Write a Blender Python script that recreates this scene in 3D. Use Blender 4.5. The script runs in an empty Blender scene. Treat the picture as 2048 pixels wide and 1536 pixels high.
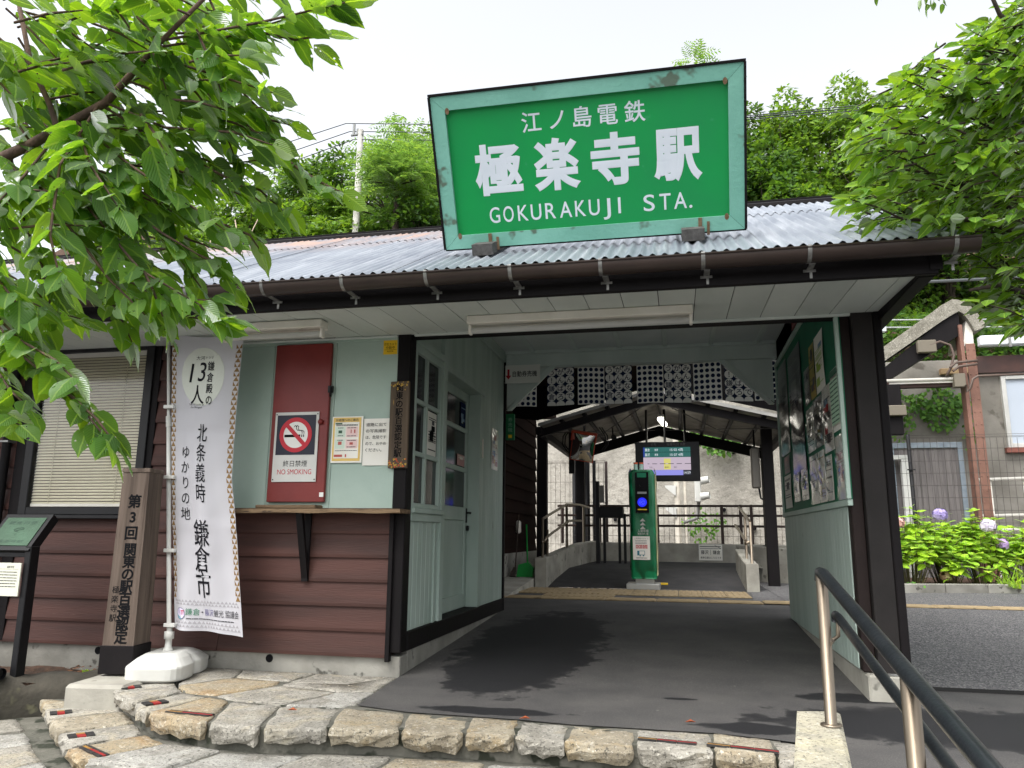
import bpy, math, random
import numpy as np
from mathutils import Matrix, Vector
random.seed(7); RNG = np.random.default_rng(7)
SC = bpy.context.scene
COL = SC.collection

# ---------------------------------------------------------------- camera
CAM = np.array([1.7828, -4.9236, 0.9])
CR = np.array([0.9778616, 0.20907734, 0.0085645])
CU = np.array([0.03205508, -0.19011742, 0.98123791])
CF = np.array([-0.20678288, 0.95924034, 0.19261051])
FPX = 1533.4
cd = bpy.data.cameras.new('camera'); cam = bpy.data.objects.new('camera', cd); COL.objects.link(cam)
cd.sensor_width = 36.0; cd.lens = FPX / 2048 * 36.0; cd.clip_start = 0.05; cd.clip_end = 400
cam.matrix_world = Matrix(((CR[0], CU[0], -CF[0], CAM[0]), (CR[1], CU[1], -CF[1], CAM[1]), (CR[2], CU[2], -CF[2], CAM[2]), (0, 0, 0, 1)))
SC.camera = cam

# ---------------------------------------------------------------- sky, sun, exposure
SUN_EL, SUN_AZ = math.radians(58), math.radians(205)
world = bpy.data.worlds.new('World'); SC.world = world; world.use_nodes = True
nt = world.node_tree; nt.nodes.clear()
sky = nt.nodes.new('ShaderNodeTexSky'); sky.sky_type = 'NISHITA'; sky.sun_disc = False
sky.sun_elevation = SUN_EL; sky.sun_rotation = SUN_AZ; sky.dust_density = 4.0; sky.air_density = 1.0; sky.ozone_density = 1.0
hs = nt.nodes.new('ShaderNodeHueSaturation'); hs.inputs['Saturation'].default_value = 0.18; hs.inputs['Value'].default_value = 1.0
bg = nt.nodes.new('ShaderNodeBackground'); bg.inputs[1].default_value = 0.15
wo = nt.nodes.new('ShaderNodeOutputWorld')
nt.links.new(sky.outputs[0], hs.inputs['Color']); nt.links.new(hs.outputs[0], bg.inputs[0]); nt.links.new(bg.outputs[0], wo.inputs[0])
sd = bpy.data.lights.new('sun', 'SUN'); sd.energy = 0.6; sd.angle = math.radians(35); sd.color = (1.0, 0.96, 0.9)
sun = bpy.data.objects.new('sun', sd); COL.objects.link(sun); sun.location = (0, -20, 40)
# the sun's direction agrees with the sky's: rotation 0 is +Y, growing towards +X
sdir = Vector((math.sin(SUN_AZ) * math.cos(SUN_EL), math.cos(SUN_AZ) * math.cos(SUN_EL), math.sin(SUN_EL)))
sun.rotation_euler = sdir.to_track_quat('Z', 'Y').to_euler()
SC.view_settings.view_transform = 'Standard'; SC.view_settings.look = 'None'
SC.view_settings.exposure = 1.45; SC.view_settings.gamma = 1.0; SC.view_settings.use_curve_mapping = False
SC.render.engine = 'CYCLES'
SC.cycles.max_bounces = 8; SC.cycles.diffuse_bounces = 5; SC.cycles.transmission_bounces = 6; SC.cycles.transparent_max_bounces = 12
SC.cycles.use_denoising = True

# ---------------------------------------------------------------- helpers
def at(px, py, Y):                       # the point on the vertical plane y=Y seen at a photo pixel
    d = CF * FPX + CR * (px - 1024) - CU * (py - 768)
    return CAM + d * ((Y - CAM[1]) / d[1])
def atd(px, py, dist):                   # the same, at a distance along the view axis
    d = CF + (CR * (px - 1024) - CU * (py - 768)) / FPX
    return CAM + d * dist

WM = {}                                  # world matrix of everything built
def tag(o, label=None, cat=None, group=None, kind=None):
    if label: o['label'] = label
    if cat: o['category'] = cat
    if group: o['group'] = group
    if kind: o['kind'] = kind
    return o
def thing(name, label, cat, loc=(0, 0, 0), group=None, rotz=0.0):
    o = bpy.data.objects.new(name, None); COL.objects.link(o)
    o.empty_display_size = 0.1
    o.location = loc; o.rotation_euler = (0, 0, rotz)
    WM[o] = Matrix.Translation(Vector(loc)) @ Matrix.Rotation(rotz, 4, 'Z')
    return tag(o, label, cat, group)
def move_copy(o, delta, parent=None):
    c = o.copy(); COL.objects.link(c); c.parent = parent or o.parent
    c.location = o.location + Vector(delta); WM[c] = WM.get(o, Matrix())
    return c

class MB:
    def __init__(s): s.v = []; s.f = []; s.m = []; s.uv = {}; s.mi = 0; s.sm = []
    def _add(s, vs, fs, smooth=False):
        b = len(s.v); s.v.extend([tuple(map(float, p)) for p in vs])
        for f in fs: s.f.append(tuple(i + b for i in f)); s.m.append(s.mi); s.sm.append(smooth)
        return s
    def box(s, x0, y0, z0, x1, y1, z1, b=0.0, M=None):
        lo = (min(x0, x1), min(y0, y1), min(z0, z1)); hi = (max(x0, x1), max(y0, y1), max(z0, z1))
        b = min(b, 0.45 * min(hi[i] - lo[i] for i in range(3)))
        if b <= 0:
            vs = [(x, y, z) for x in (lo[0], hi[0]) for y in (lo[1], hi[1]) for z in (lo[2], hi[2])]
            fs = [(0, 1, 3, 2), (4, 6, 7, 5), (0, 4, 5, 1), (2, 3, 7, 6), (0, 2, 6, 4), (1, 5, 7, 3)]
        else:
            vs = []; idx = {}
            for sx in (0, 1):
                for sy in (0, 1):
                    for sz in (0, 1):
                        full = (hi if sx else lo)[0], (hi if sy else lo)[1], (hi if sz else lo)[2]
                        ins = full[0] + (-b if sx else b), full[1] + (-b if sy else b), full[2] + (-b if sz else b)
                        for a in range(3):
                            p = list(ins); p[a] = full[a]; idx[(sx, sy, sz, a)] = len(vs); vs.append(p)
            fs = []
            for a in range(3):
                o1, o2 = [i for i in range(3) if i != a]
                for sd_ in (0, 1):
                    q = []
                    for c1, c2 in ((0, 0), (1, 0), (1, 1), (0, 1)):
                        k = [0, 0, 0]; k[a] = sd_; k[o1] = c1; k[o2] = c2; q.append(idx[(*k, a)])
                    fs.append(tuple(q))
                for c1 in (0, 1):
                    for c2 in (0, 1):
                        q = []
                        for e, ax in ((0, o1), (1, o1), (1, o2), (0, o2)):
                            k = [0, 0, 0]; k[a] = e; k[o1] = c1; k[o2] = c2; q.append(idx[(*k, ax)])
                        fs.append(tuple(q))
            for sx in (0, 1):
                for sy in (0, 1):
                    for sz in (0, 1): fs.append(tuple(idx[(sx, sy, sz, a)] for a in range(3)))
        if M is not None: vs = [M @ Vector(p) for p in vs]
        return s._add(vs, fs)
    def prism(s, poly, ext):
        n = len(poly); e = Vector(ext)
        vs = [Vector(p) for p in poly] + [Vector(p) + e for p in poly]
        fs = [tuple(range(n)), tuple(range(2 * n - 1, n - 1, -1))] + [(i, (i + 1) % n, n + (i + 1) % n, n + i) for i in range(n)]
        return s._add(vs, fs)
    def tube(s, pts, r, n=8, caps=True, smooth=True):
        P = [Vector(p) for p in pts]; rs = r if hasattr(r, '__len__') else [r] * len(P)
        vs = []; up = None
        for i, p in enumerate(P):
            t = (P[min(i + 1, len(P) - 1)] - P[max(i - 1, 0)]).normalized()
            if up is None: up = t.orthogonal().normalized()
            up = (up - t * up.dot(t)); up = up.normalized() if up.length > 1e-6 else t.orthogonal().normalized()
            w = t.cross(up)
            for k in range(n):
                a = 2 * math.pi * k / n; vs.append(p + (up * math.cos(a) + w * math.sin(a)) * rs[i])
        fs = [(i * n + k, i * n + (k + 1) % n, (i + 1) * n + (k + 1) % n, (i + 1) * n + k) for i in range(len(P) - 1) for k in range(n)]
        s._add(vs, fs, smooth)
        if caps:
            b = len(s.v) - len(vs)
            for q in (tuple(range(n)), tuple(range((len(P) - 1) * n, len(P) * n))):
                s.f.append(tuple(i + b for i in q)); s.m.append(s.mi); s.sm.append(False)
        return s
    def quad(s, *p): return s._add(p, [tuple(range(len(p)))])
    def grid(s, fn, nu, nv, smooth=True, uv=False):
        vs = [fn(i / nu, j / nv) for j in range(nv + 1) for i in range(nu + 1)]
        b = len(s.v)
        fs = [(j * (nu + 1) + i, j * (nu + 1) + i + 1, (j + 1) * (nu + 1) + i + 1, (j + 1) * (nu + 1) + i) for j in range(nv) for i in range(nu)]
        if uv:
            for j in range(nv + 1):
                for i in range(nu + 1): s.uv[b + j * (nu + 1) + i] = (i / nu, j / nv)
        return s._add(vs, fs, smooth)
    def disc(s, c, r, fn=None, n=20, u=(1, 0, 0), v=(0, 0, 1), ry=None):
        c = Vector(c); u = Vector(u); v = Vector(v); ry = ry or r
        return s._add([c + u * (r * math.cos(2 * math.pi * k / n)) + v * (ry * math.sin(2 * math.pi * k / n)) for k in range(n)], [tuple(range(n))])
    def lathe(s, prof, c=(0, 0, 0), n=20, smooth=True):
        vs = [(c[0] + r * math.cos(2 * math.pi * k / n), c[1] + r * math.sin(2 * math.pi * k / n), c[2] + z) for r, z in prof for k in range(n)]
        return s._add(vs, [(i * n + k, i * n + (k + 1) % n, (i + 1) * n + (k + 1) % n, (i + 1) * n + k) for i in range(len(prof) - 1) for k in range(n)], smooth)
    def build(s, name, mat, parent=None, label=None, cat=None, group=None, kind=None, origin=None):
        me = bpy.data.meshes.new(name); me.from_pydata(s.v, [], s.f)
        mats = mat if isinstance(mat, (list, tuple)) else [mat]
        for m in mats: me.materials.append(m)
        if len(mats) > 1: me.polygons.foreach_set('material_index', s.m)
        me.polygons.foreach_set('use_smooth', s.sm)
        if s.uv:
            l = me.uv_layers.new(name='UVMap'); li = np.zeros(len(me.loops), dtype=np.int32); me.loops.foreach_get('vertex_index', li)
            a = np.zeros((len(s.v), 2), dtype=np.float32)
            for k, w in s.uv.items(): a[k] = w
            l.data.foreach_set('uv', a[li].ravel())
        o = bpy.data.objects.new(name, me); COL.objects.link(o)
        if parent is not None:
            if origin is not None:
                og = Vector(origin); L = WM[parent].inverted() @ og
                me.transform(WM[parent].to_3x3().inverted().to_4x4() @ Matrix.Translation(-og)); o.location = L
            else: me.transform(WM[parent].inverted())
            o.parent = parent; WM[o] = WM[parent] if origin is None else Matrix.Translation(Vector(origin)) @ WM[parent].to_3x3().to_4x4()
        else:
            if origin is None and s.v:
                A = np.array(s.v); origin = ((A[:, 0].min() + A[:, 0].max()) / 2, (A[:, 1].min() + A[:, 1].max()) / 2, A[:, 2].min())
            og = Vector(origin or (0, 0, 0)); me.transform(Matrix.Translation(-og)); o.location = og; WM[o] = Matrix.Translation(og)
        me.update()
        return tag(o, label, cat, group, kind)

# lettering: glyph outlines from Blender's own font, as thin raised meshes
GL = {}
def glyph(body, bold):
    k = (body, bold)
    if k not in GL:
        c = bpy.data.curves.new('glyph', 'FONT'); c.body = body; c.size = 1.0; c.resolution_u = 6
        if bold > 0: c.bevel_depth = bold; c.bevel_resolution = 0
        elif bold < 0: c.offset = bold
        o = bpy.data.objects.new('glyph', c); COL.objects.link(o)
        me = bpy.data.meshes.new_from_object(o.evaluated_get(bpy.context.evaluated_depsgraph_get()))
        V = np.zeros(len(me.vertices) * 3); me.vertices.foreach_get('co', V); V = V.reshape(-1, 3)
        F = [tuple(p.vertices) for p in me.polygons]
        bpy.data.objects.remove(o); bpy.data.curves.remove(c); bpy.data.meshes.remove(me)
        GL[k] = (V, F)
    return GL[k]
def put(mb, body, fn, x, y, size, bold=0.0, sx=1.0, align='c', flat=0.25, wide=None, skew=0.0):
    """one line of text centred on (x,y) of a 2-D sheet; fn(x,y,d) maps the sheet (d = height above it) to the world"""
    V, F = glyph(body, bold)
    if bold > 0: flat = max(flat, .05)
    if not len(V): return
    x0, x1 = V[:, 0].min(), V[:, 0].max()
    w = (x1 - x0) * size
    if wide: sx = wide / w
    dx = {'c': -(x0 + x1) / 2, 'l': -x0, 'r': -x1}[align]
    yc = 0.36 if all(ord(ch) < 256 for ch in body) else 0.38
    z0 = V[:, 2].min()
    mb._add([fn(x + (a + dx) * size * sx + (b - yc) * size * skew, y + (b - yc) * size, (c - z0) * size * flat) for a, b, c in V], F)
def putv(mb, body, fn, x, ytop, size, pitch=None, bold=0.0, sx=1.0):
    pitch = pitch or size * 1.1
    for i, ch in enumerate(body): put(mb, ch, fn, x, ytop - (i + .5) * pitch, size, bold, sx)
def plane(o, right, up, off=0.0):
    o = Vector(o); r = Vector(right).normalized(); u = Vector(up).normalized(); n = r.cross(u)
    return lambda x, y, d=0.0: o + r * x + u * y + n * (d + off)
def rect(mb, fn, x0, y0, x1, y1, d=0.0):
    mb.quad(fn(x0, y0, d), fn(x1, y0, d), fn(x1, y1, d), fn(x0, y1, d))
def slab(mb, fn, x0, y0, x1, y1, d0, d1):
    p = [fn(x, y, d) for d in (d0, d1) for x, y in ((x0, y0), (x1, y0), (x1, y1), (x0, y1))]
    mb._add(p, [(0, 1, 2, 3), (7, 6, 5, 4), (0, 4, 5, 1), (1, 5, 6, 2), (2, 6, 7, 3), (3, 7, 4, 0)])

# ---------------------------------------------------------------- materials
def lin(c): return tuple(((x / 255) / 12.92 if x / 255 <= 0.04045 else ((x / 255 + 0.055) / 1.055) ** 2.4) for x in c) + (1.0,)
def newmat(name):
    m = bpy.data.materials.new(name); m.use_nodes = True; t = m.node_tree
    return m, t, t.nodes['Principled BSDF']
def ND(t, typ, **k):
    n = t.nodes.new(typ)
    for a, b in k.items(): setattr(n, a, b)
    return n
def coords(t, stretch=(1, 1, 1), rnd=True):
    tc = ND(t, 'ShaderNodeTexCoord'); mp = ND(t, 'ShaderNodeMapping'); mp.inputs['Scale'].default_value = stretch
    t.links.new(tc.outputs['Object'], mp.inputs['Vector'])
    if rnd:
        oi = ND(t, 'ShaderNodeObjectInfo'); mu = ND(t, 'ShaderNodeMath', operation='MULTIPLY'); mu.inputs[1].default_value = 37.0
        t.links.new(oi.outputs['Random'], mu.inputs[0]); t.links.new(mu.outputs[0], mp.inputs['Location'])
    return mp.outputs['Vector']
def noise(t, vec, scale, detail=5, rough=.55, dist=0.0):
    n = ND(t, 'ShaderNodeTexNoise'); n.inputs['Scale'].default_value = scale; n.inputs['Detail'].default_value = detail
    n.inputs['Roughness'].default_value = rough; n.inputs['Distortion'].default_value = dist; t.links.new(vec, n.inputs['Vector'])
    return n.outputs['Fac']
def ramp(t, fac, stops):
    r = ND(t, 'ShaderNodeValToRGB'); e = r.color_ramp.elements
    while len(e) < len(stops): e.new(0.5)
    for el, (p, c) in zip(e, stops): el.position = p; el.color = c if hasattr(c, '__len__') else (c, c, c, 1)
    t.links.new(fac, r.inputs[0]); return r.outputs[0]
def mixc(t, fac, a, b, blend='MIX'):
    n = ND(t, 'ShaderNodeMix', data_type='RGBA', blend_type=blend)
    for k, v in ((0, fac), (6, a), (7, b)):
        if hasattr(v, 'links') or hasattr(v, 'is_linked'): t.links.new(v, n.inputs[k])
        else: n.inputs[k].default_value = v
    return n.outputs[2]
def bump(t, h, strength, dist, bsdf, chain=None):
    b = ND(t, 'ShaderNodeBump'); b.inputs['Strength'].default_value = strength; b.inputs['Distance'].default_value = dist
    t.links.new(h, b.inputs['Height'])
    if chain: t.links.new(chain, b.inputs['Normal'])
    t.links.new(b.outputs[0], bsdf.inputs['Normal']); return b.outputs[0]
def M(name, c1, c2=None, scale=6, rough=.6, bmp=0.0, bscale=40, metal=0.0, stretch=(1, 1, 1), lo=.35, hi=.65, spots=None, spec=.35, vary=0.0, coat=0.0, world_tex=False):
    m, t, p = newmat(name); c1 = lin(c1)
    p.inputs['Roughness'].default_value = rough; p.inputs['Metallic'].default_value = metal; p.inputs['Specular IOR Level'].default_value = spec
    p.inputs['Coat Weight'].default_value = coat
    vec = coords(t, stretch, not world_tex); col = None
    if c2:
        col = mixc(t, ramp(t, noise(t, vec, scale), [(lo, 0.0), (hi, 1.0)]), c1, lin(c2))
    if spots:                              # (colour, scale, threshold): small chips, stains, flecks
        base = col if col is not None else c1
        col = mixc(t, ramp(t, noise(t, vec, spots[1], 3), [(spots[2], 0.0), (spots[2] + .06, 1.0)]), base, lin(spots[0]))
    if vary:
        oi = ND(t, 'ShaderNodeObjectInfo'); h = ND(t, 'ShaderNodeHueSaturation'); mr = ND(t, 'ShaderNodeMapRange')
        mr.inputs['To Min'].default_value = 1 - vary; mr.inputs['To Max'].default_value = 1 + vary
        t.links.new(oi.outputs['Random'], mr.inputs[0]); t.links.new(mr.outputs[0], h.inputs['Value'])
        if col is not None: t.links.new(col, h.inputs['Color'])
        else: h.inputs['Color'].default_value = c1
        col = h.outputs[0]
    if col is not None: t.links.new(col, p.inputs['Base Color'])
    else: p.inputs['Base Color'].default_value = c1
    if bmp: bump(t, noise(t, vec, bscale, 4), bmp, 0.01, p)
    return m
def emat(name, c, s):
    m, t, p = newmat(name); p.inputs['Base Color'].default_value = (0, 0, 0, 1)
    p.inputs['Emission Color'].default_value = lin(c); p.inputs['Emission Strength'].default_value = s; return m

MINT = M('mint_paint', (174, 189, 180), (156, 173, 163), 3, .5, .12, 60, stretch=(1, 1, .35), spots=((120, 128, 118), 9, .72), vary=.03)
MINTW = M('pale_wall_paint', (168, 186, 175), (154, 174, 163), 2.2, .5, .10, 50, spots=((120, 130, 122), 14, .74))
SOFF = M('soffit_paint', (206, 212, 206), (190, 198, 192), 2.5, .55, .12, 45, stretch=(1, .4, 1), spots=((150, 150, 142), 16, .73), vary=.03)
SIDE = M('brown_siding', (80, 53, 47), (61, 42, 38), 2.5, .6, .3, 50, stretch=(.25, 3, 3), spec=.25, spots=((100, 74, 68), 11, .72), vary=.09)
TRIM = M('dark_trim', (25, 22, 23), (19, 17, 18), 5, .6, .15, 60, stretch=(1, 1, .3), spec=.13)
BLACKP = M('black_paint', (17, 17, 19), (23, 23, 25), 6, .45, .08, 60, spec=.3)
GUT = M('brown_gutter', (62, 51, 46), (52, 43, 39), 4, .35, .05, 30)
ZINC = M('zinc_bracket', (150, 150, 147), (118, 118, 115), 30, .4, .05, 80, metal=.6)
CONC = M('concrete', (166, 163, 152), (136, 133, 124), 3, .85, .35, 35, spots=((108, 106, 98), 7, .63))
CONCD = M('old_concrete', (150, 148, 140), (112, 110, 103), 2.2, .9, .5, 28, spots=((84, 82, 76), 9, .62))
MORTAR = M('mortar', (112, 110, 101), (80, 80, 72), 5, .95, .9, 40, spots=((52, 55, 45), 6, .55))
WHITEP = M('white_plastic', (206, 206, 201), (194, 194, 188), 4, .38, .03, 30)
CREAMP = M('cream_enamel', (228, 224, 214), (216, 212, 200), 5, .4, .03, 30, spots=((160, 150, 130), 30, .74))
WHITE = M('white_print', (228, 228, 222), None, rough=.5)
BLACK = M('black_print', (18, 18, 20), None, rough=.8, spec=.1)
NAVY = M('navy_print', (30, 42, 72), None, rough=.9, spec=.05)
STEEL = M('stainless', (150, 138, 122), (126, 115, 100), 3, .38, .06, 60, metal=.9, stretch=(1, 1, .15))
RUBBER = M('black_grip', (26, 29, 32), (34, 37, 40), 9, .28, .10, 70, spots=((120, 124, 124), 18, .77))
MINT2 = M('lit_mint_paint', (206, 216, 211), (190, 202, 196), 3, .5, .12, 60, stretch=(1, 1, .35))  # mint paint with brighter light on beam, braces and battens put into its colour
GLASSD, _t, _p = newmat('window_glass'); _p.inputs['Base Color'].default_value = (.012, .014, .016, 1); _p.inputs['Roughness'].default_value = .10; _p.inputs['Specular IOR Level'].default_value = .4
RED = M('red_board', (124, 44, 40), (112, 38, 35), 3, .42, .12, 40, spots=((150, 110, 100), 60, .76))
REDP = M('red_print', (188, 38, 52), None, rough=.5)
YEL = M('yellow_print', (236, 196, 40), (226, 184, 30), 8, .5)
GREENB = M('green_board', (10, 104, 72), (8, 94, 66), 6, .6, .1, 90)
PAPER = M('paper', (236, 234, 226), (226, 223, 212), 4, .6, vary=.04)
WOODW = M('weathered_wood', (130, 112, 96), (96, 80, 68), 5, .85, .6, 30, stretch=(6, 6, .35), spots=((70, 58, 50), 8, .62))
WOODC = M('counter_wood', (128, 106, 80), (84, 68, 52), 4, .75, .6, 30, stretch=(.35, 6, 6), spots=((58, 46, 38), 8, .6))
CLEARP = bpy.data.materials.new('clear_cover'); CLEARP.use_nodes = True; _t = CLEARP.node_tree; _t.nodes.remove(_t.nodes['Principled BSDF'])
_a = ND(_t, 'ShaderNodeBsdfTransparent'); _g = ND(_t, 'ShaderNodeBsdfGlossy'); _g.inputs['Roughness'].default_value = .12; _m = ND(_t, 'ShaderNodeMixShader'); _f = ND(_t, 'ShaderNodeFresnel'); _f.inputs[0].default_value = 1.28
_t.links.new(_f.outputs[0], _m.inputs[0]); _t.links.new(_a.outputs[0], _m.inputs[1]); _t.links.new(_g.outputs[0], _m.inputs[2]); _t.links.new(_m.outputs[0], _t.nodes['Material Output'].inputs[0])
def wet_asphalt():
    m, t, p = newmat('asphalt'); vec = coords(t, rnd=False)
    base = mixc(t, ramp(t, noise(t, vec, 2.5, 6), [(.3, 0.0), (.7, 1.0)]), lin((84, 82, 80)), lin((64, 63, 63)))
    base = mixc(t, ramp(t, noise(t, vec, 150, 4, .75), [(.54, 0.0), (.70, .8)]), base, lin((126, 124, 120)))
    base = mixc(t, ramp(t, noise(t, vec, 110, 4, .75), [(.56, 0.0), (.68, .7)]), base, lin((50, 50, 50)))
    gv = ND(t, 'ShaderNodeTexVoronoi'); gv.inputs['Scale'].default_value = 5.5; gv.inputs['Randomness'].default_value = 1.0; t.links.new(vec, gv.inputs['Vector'])
    base = mixc(t, ramp(t, gv.outputs['Distance'], [(.035, .55), (.06, 0.0)]), base, lin((128, 126, 120)))
    # the damp patch spilled across the passage floor and the smaller ones by the step edge
    sx = ND(t, 'ShaderNodeSeparateXYZ'); t.links.new(vec, sx.inputs[0])
    def blob(cx, cy, rx, ry):
        v = ND(t, 'ShaderNodeVectorMath', operation='SUBTRACT'); t.links.new(vec, v.inputs[0]); v.inputs[1].default_value = (cx, cy, 0)
        q = ND(t, 'ShaderNodeVectorMath', operation='MULTIPLY'); t.links.new(v.outputs[0], q.inputs[0]); q.inputs[1].default_value = (1 / rx, 1 / ry, 0)
        l = ND(t, 'ShaderNodeVectorMath', operation='LENGTH'); t.links.new(q.outputs[0], l.inputs[0]); return l.outputs['Value']
    def mn(a, b):
        n = ND(t, 'ShaderNodeMath', operation='MINIMUM'); t.links.new(a, n.inputs[0]); t.links.new(b, n.inputs[1]); return n.outputs[0]
    d = mn(mn(blob(.66, 1.3, .55, 1.75), blob(.60, .1, .34, .55)), mn(blob(.80, -.80, .42, .09), blob(2.1, -.85, .24, .12)))
    d = mn(d, mn(blob(1.75, -.25, .10, .04), blob(2.7, .0, .3, .12))); d = mn(d, blob(3.2, -.6, 1.1, .45))
    ad = ND(t, 'ShaderNodeMath', operation='ADD'); t.links.new(d, ad.inputs[0])
    nz = ND(t, 'ShaderNodeMath', operation='MULTIPLY_ADD'); t.links.new(noise(t, vec, 5, 7, .65), nz.inputs[0]); nz.inputs[1].default_value = 1.3; nz.inputs[2].default_value = -.65
    t.links.new(nz.outputs[0], ad.inputs[1])
    wet = ramp(t, ad.outputs[0], [(.80, 1.0), (.92, .8), (1.0, 0.0)])
    t.links.new(mixc(t, wet, base, lin((30, 30, 32))), p.inputs['Base Color'])
    rr = ND(t, 'ShaderNodeMapRange'); t.links.new(wet, rr.inputs[0]); rr.inputs['To Min'].default_value = .85; rr.inputs['To Max'].default_value = .75; p.inputs['Specular IOR Level'].default_value = .3; t.links.new(rr.outputs[0], p.inputs['Roughness'])
    bump(t, noise(t, vec, 260, 2), .5, .004, p); return m
ASPH = wet_asphalt()
def coarse_asphalt():
    m, t, p = newmat('coarse_asphalt'); vec = coords(t, rnd=False)
    v = ND(t, 'ShaderNodeTexVoronoi'); v.inputs['Scale'].default_value = 95; t.links.new(vec, v.inputs['Vector'])
    col = ramp(t, v.outputs['Color'], [(.15, lin((50, 50, 53))), (.55, lin((92, 91, 92))), (.9, lin((150, 148, 145)))])
    col = mixc(t, ramp(t, noise(t, vec, 1.5, 5), [(.35, 0.0), (.7, .5)]), col, lin((88, 87, 88)))
    t.links.new(col, p.inputs['Base Color']); p.inputs['Roughness'].default_value = .8
    bump(t, v.outputs['Distance'], .9, .012, p); return m
ASPC = coarse_asphalt()
def granite(name, a, b, c):
    m, t, p = newmat(name); vec = coords(t)
    col = mixc(t, ramp(t, noise(t, vec, 7, 5), [(.38, 0.0), (.62, 1.0)]), lin(a), lin(b))
    col = mixc(t, ramp(t, noise(t, vec, 4, 6, .6, 1.0), [(.52, 0.0), (.66, .75)]), col, lin(c))
    fl = ramp(t, noise(t, vec, 62, 4, .8), [(.54, 0.0), (.62, .85)])
    col = mixc(t, fl, col, lin((64, 62, 56)))
    wf = ramp(t, noise(t, vec, 48, 4, .75), [(.57, 0.0), (.66, .7)])
    col = mixc(t, wf, col, lin((206, 201, 188)))
    t.links.new(col, p.inputs['Base Color']); p.inputs['Roughness'].default_value = .85
    b1 = bump(t, noise(t, vec, 22, 5, .65), .9, .016, p); bump(t, noise(t, vec, 110, 3), .6, .005, p, b1); return m
GRAN = [granite('granite_grey', (160, 156, 146), (136, 132, 122), (166, 157, 136)), granite('granite_tan', (162, 153, 133), (140, 131, 113), (160, 141, 106)),
        granite('granite_gold', (158, 142, 112), (150, 140, 120), (144, 118, 82)), granite('granite_pale', (170, 168, 161), (146, 144, 137), (120, 115, 104))]
def rusty_zinc():
    m, t, p = newmat('galvanised_sheet'); tc = ND(t, 'ShaderNodeTexCoord'); vec = tc.outputs['Object']
    col = mixc(t, ramp(t, noise(t, vec, 1.2, 5), [(.35, 0.0), (.65, 1.0)]), lin((152, 158, 166)), lin((124, 131, 141)))
    mp = ND(t, 'ShaderNodeMapping'); mp.inputs['Scale'].default_value = (9, .6, .6); t.links.new(vec, mp.inputs['Vector'])
    st = noise(t, mp.outputs[0], 2.0, 4, .6)
    col = mixc(t, ramp(t, st, [(.5, 0.0), (.75, .5)]), col, lin((205, 208, 212)))
    sx = ND(t, 'ShaderNodeSeparateXYZ'); t.links.new(vec, sx.inputs[0])
    # old rust along the upper sheets of the left half (a stain of the roof itself)
    fx = ND(t, 'ShaderNodeMapRange'); t.links.new(sx.outputs[0], fx.inputs[0]); fx.inputs['From Min'].default_value = 0.9; fx.inputs['From Max'].default_value = -.3
    fz = ND(t, 'ShaderNodeMapRange'); t.links.new(sx.outputs[2], fz.inputs[0]); fz.inputs['From Min'].default_value = 3.1; fz.inputs['From Max'].default_value = 3.6
    mu = ND(t, 'ShaderNodeMath', operation='MULTIPLY'); t.links.new(fx.outputs[0], mu.inputs[0]); t.links.new(fz.outputs[0], mu.inputs[1])
    mp2 = ND(t, 'ShaderNodeMapping'); mp2.inputs['Scale'].default_value = (3.0, .9, .9); t.links.new(vec, mp2.inputs['Vector'])
    m2 = ND(t, 'ShaderNodeMath', operation='MULTIPLY'); t.links.new(mu.outputs[0], m2.inputs[0]); t.links.new(ramp(t, noise(t, mp2.outputs[0], 1.6, 6, .65), [(.36, 0.0), (.6, 1.0)]), m2.inputs[1])
    col = mixc(t, m2.outputs[0], col, lin((176, 146, 130)))
    t.links.new(col, p.inputs['Base Color'])
    im = ND(t, 'ShaderNodeMapRange'); t.links.new(m2.outputs[0], im.inputs[0]); im.inputs['To Min'].default_value = .45; im.inputs['To Max'].default_value = .1; t.links.new(im.outputs[0], p.inputs['Metallic'])
    p.inputs['Roughness'].default_value = .5; return m
ROOFM = rusty_zinc()
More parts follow.
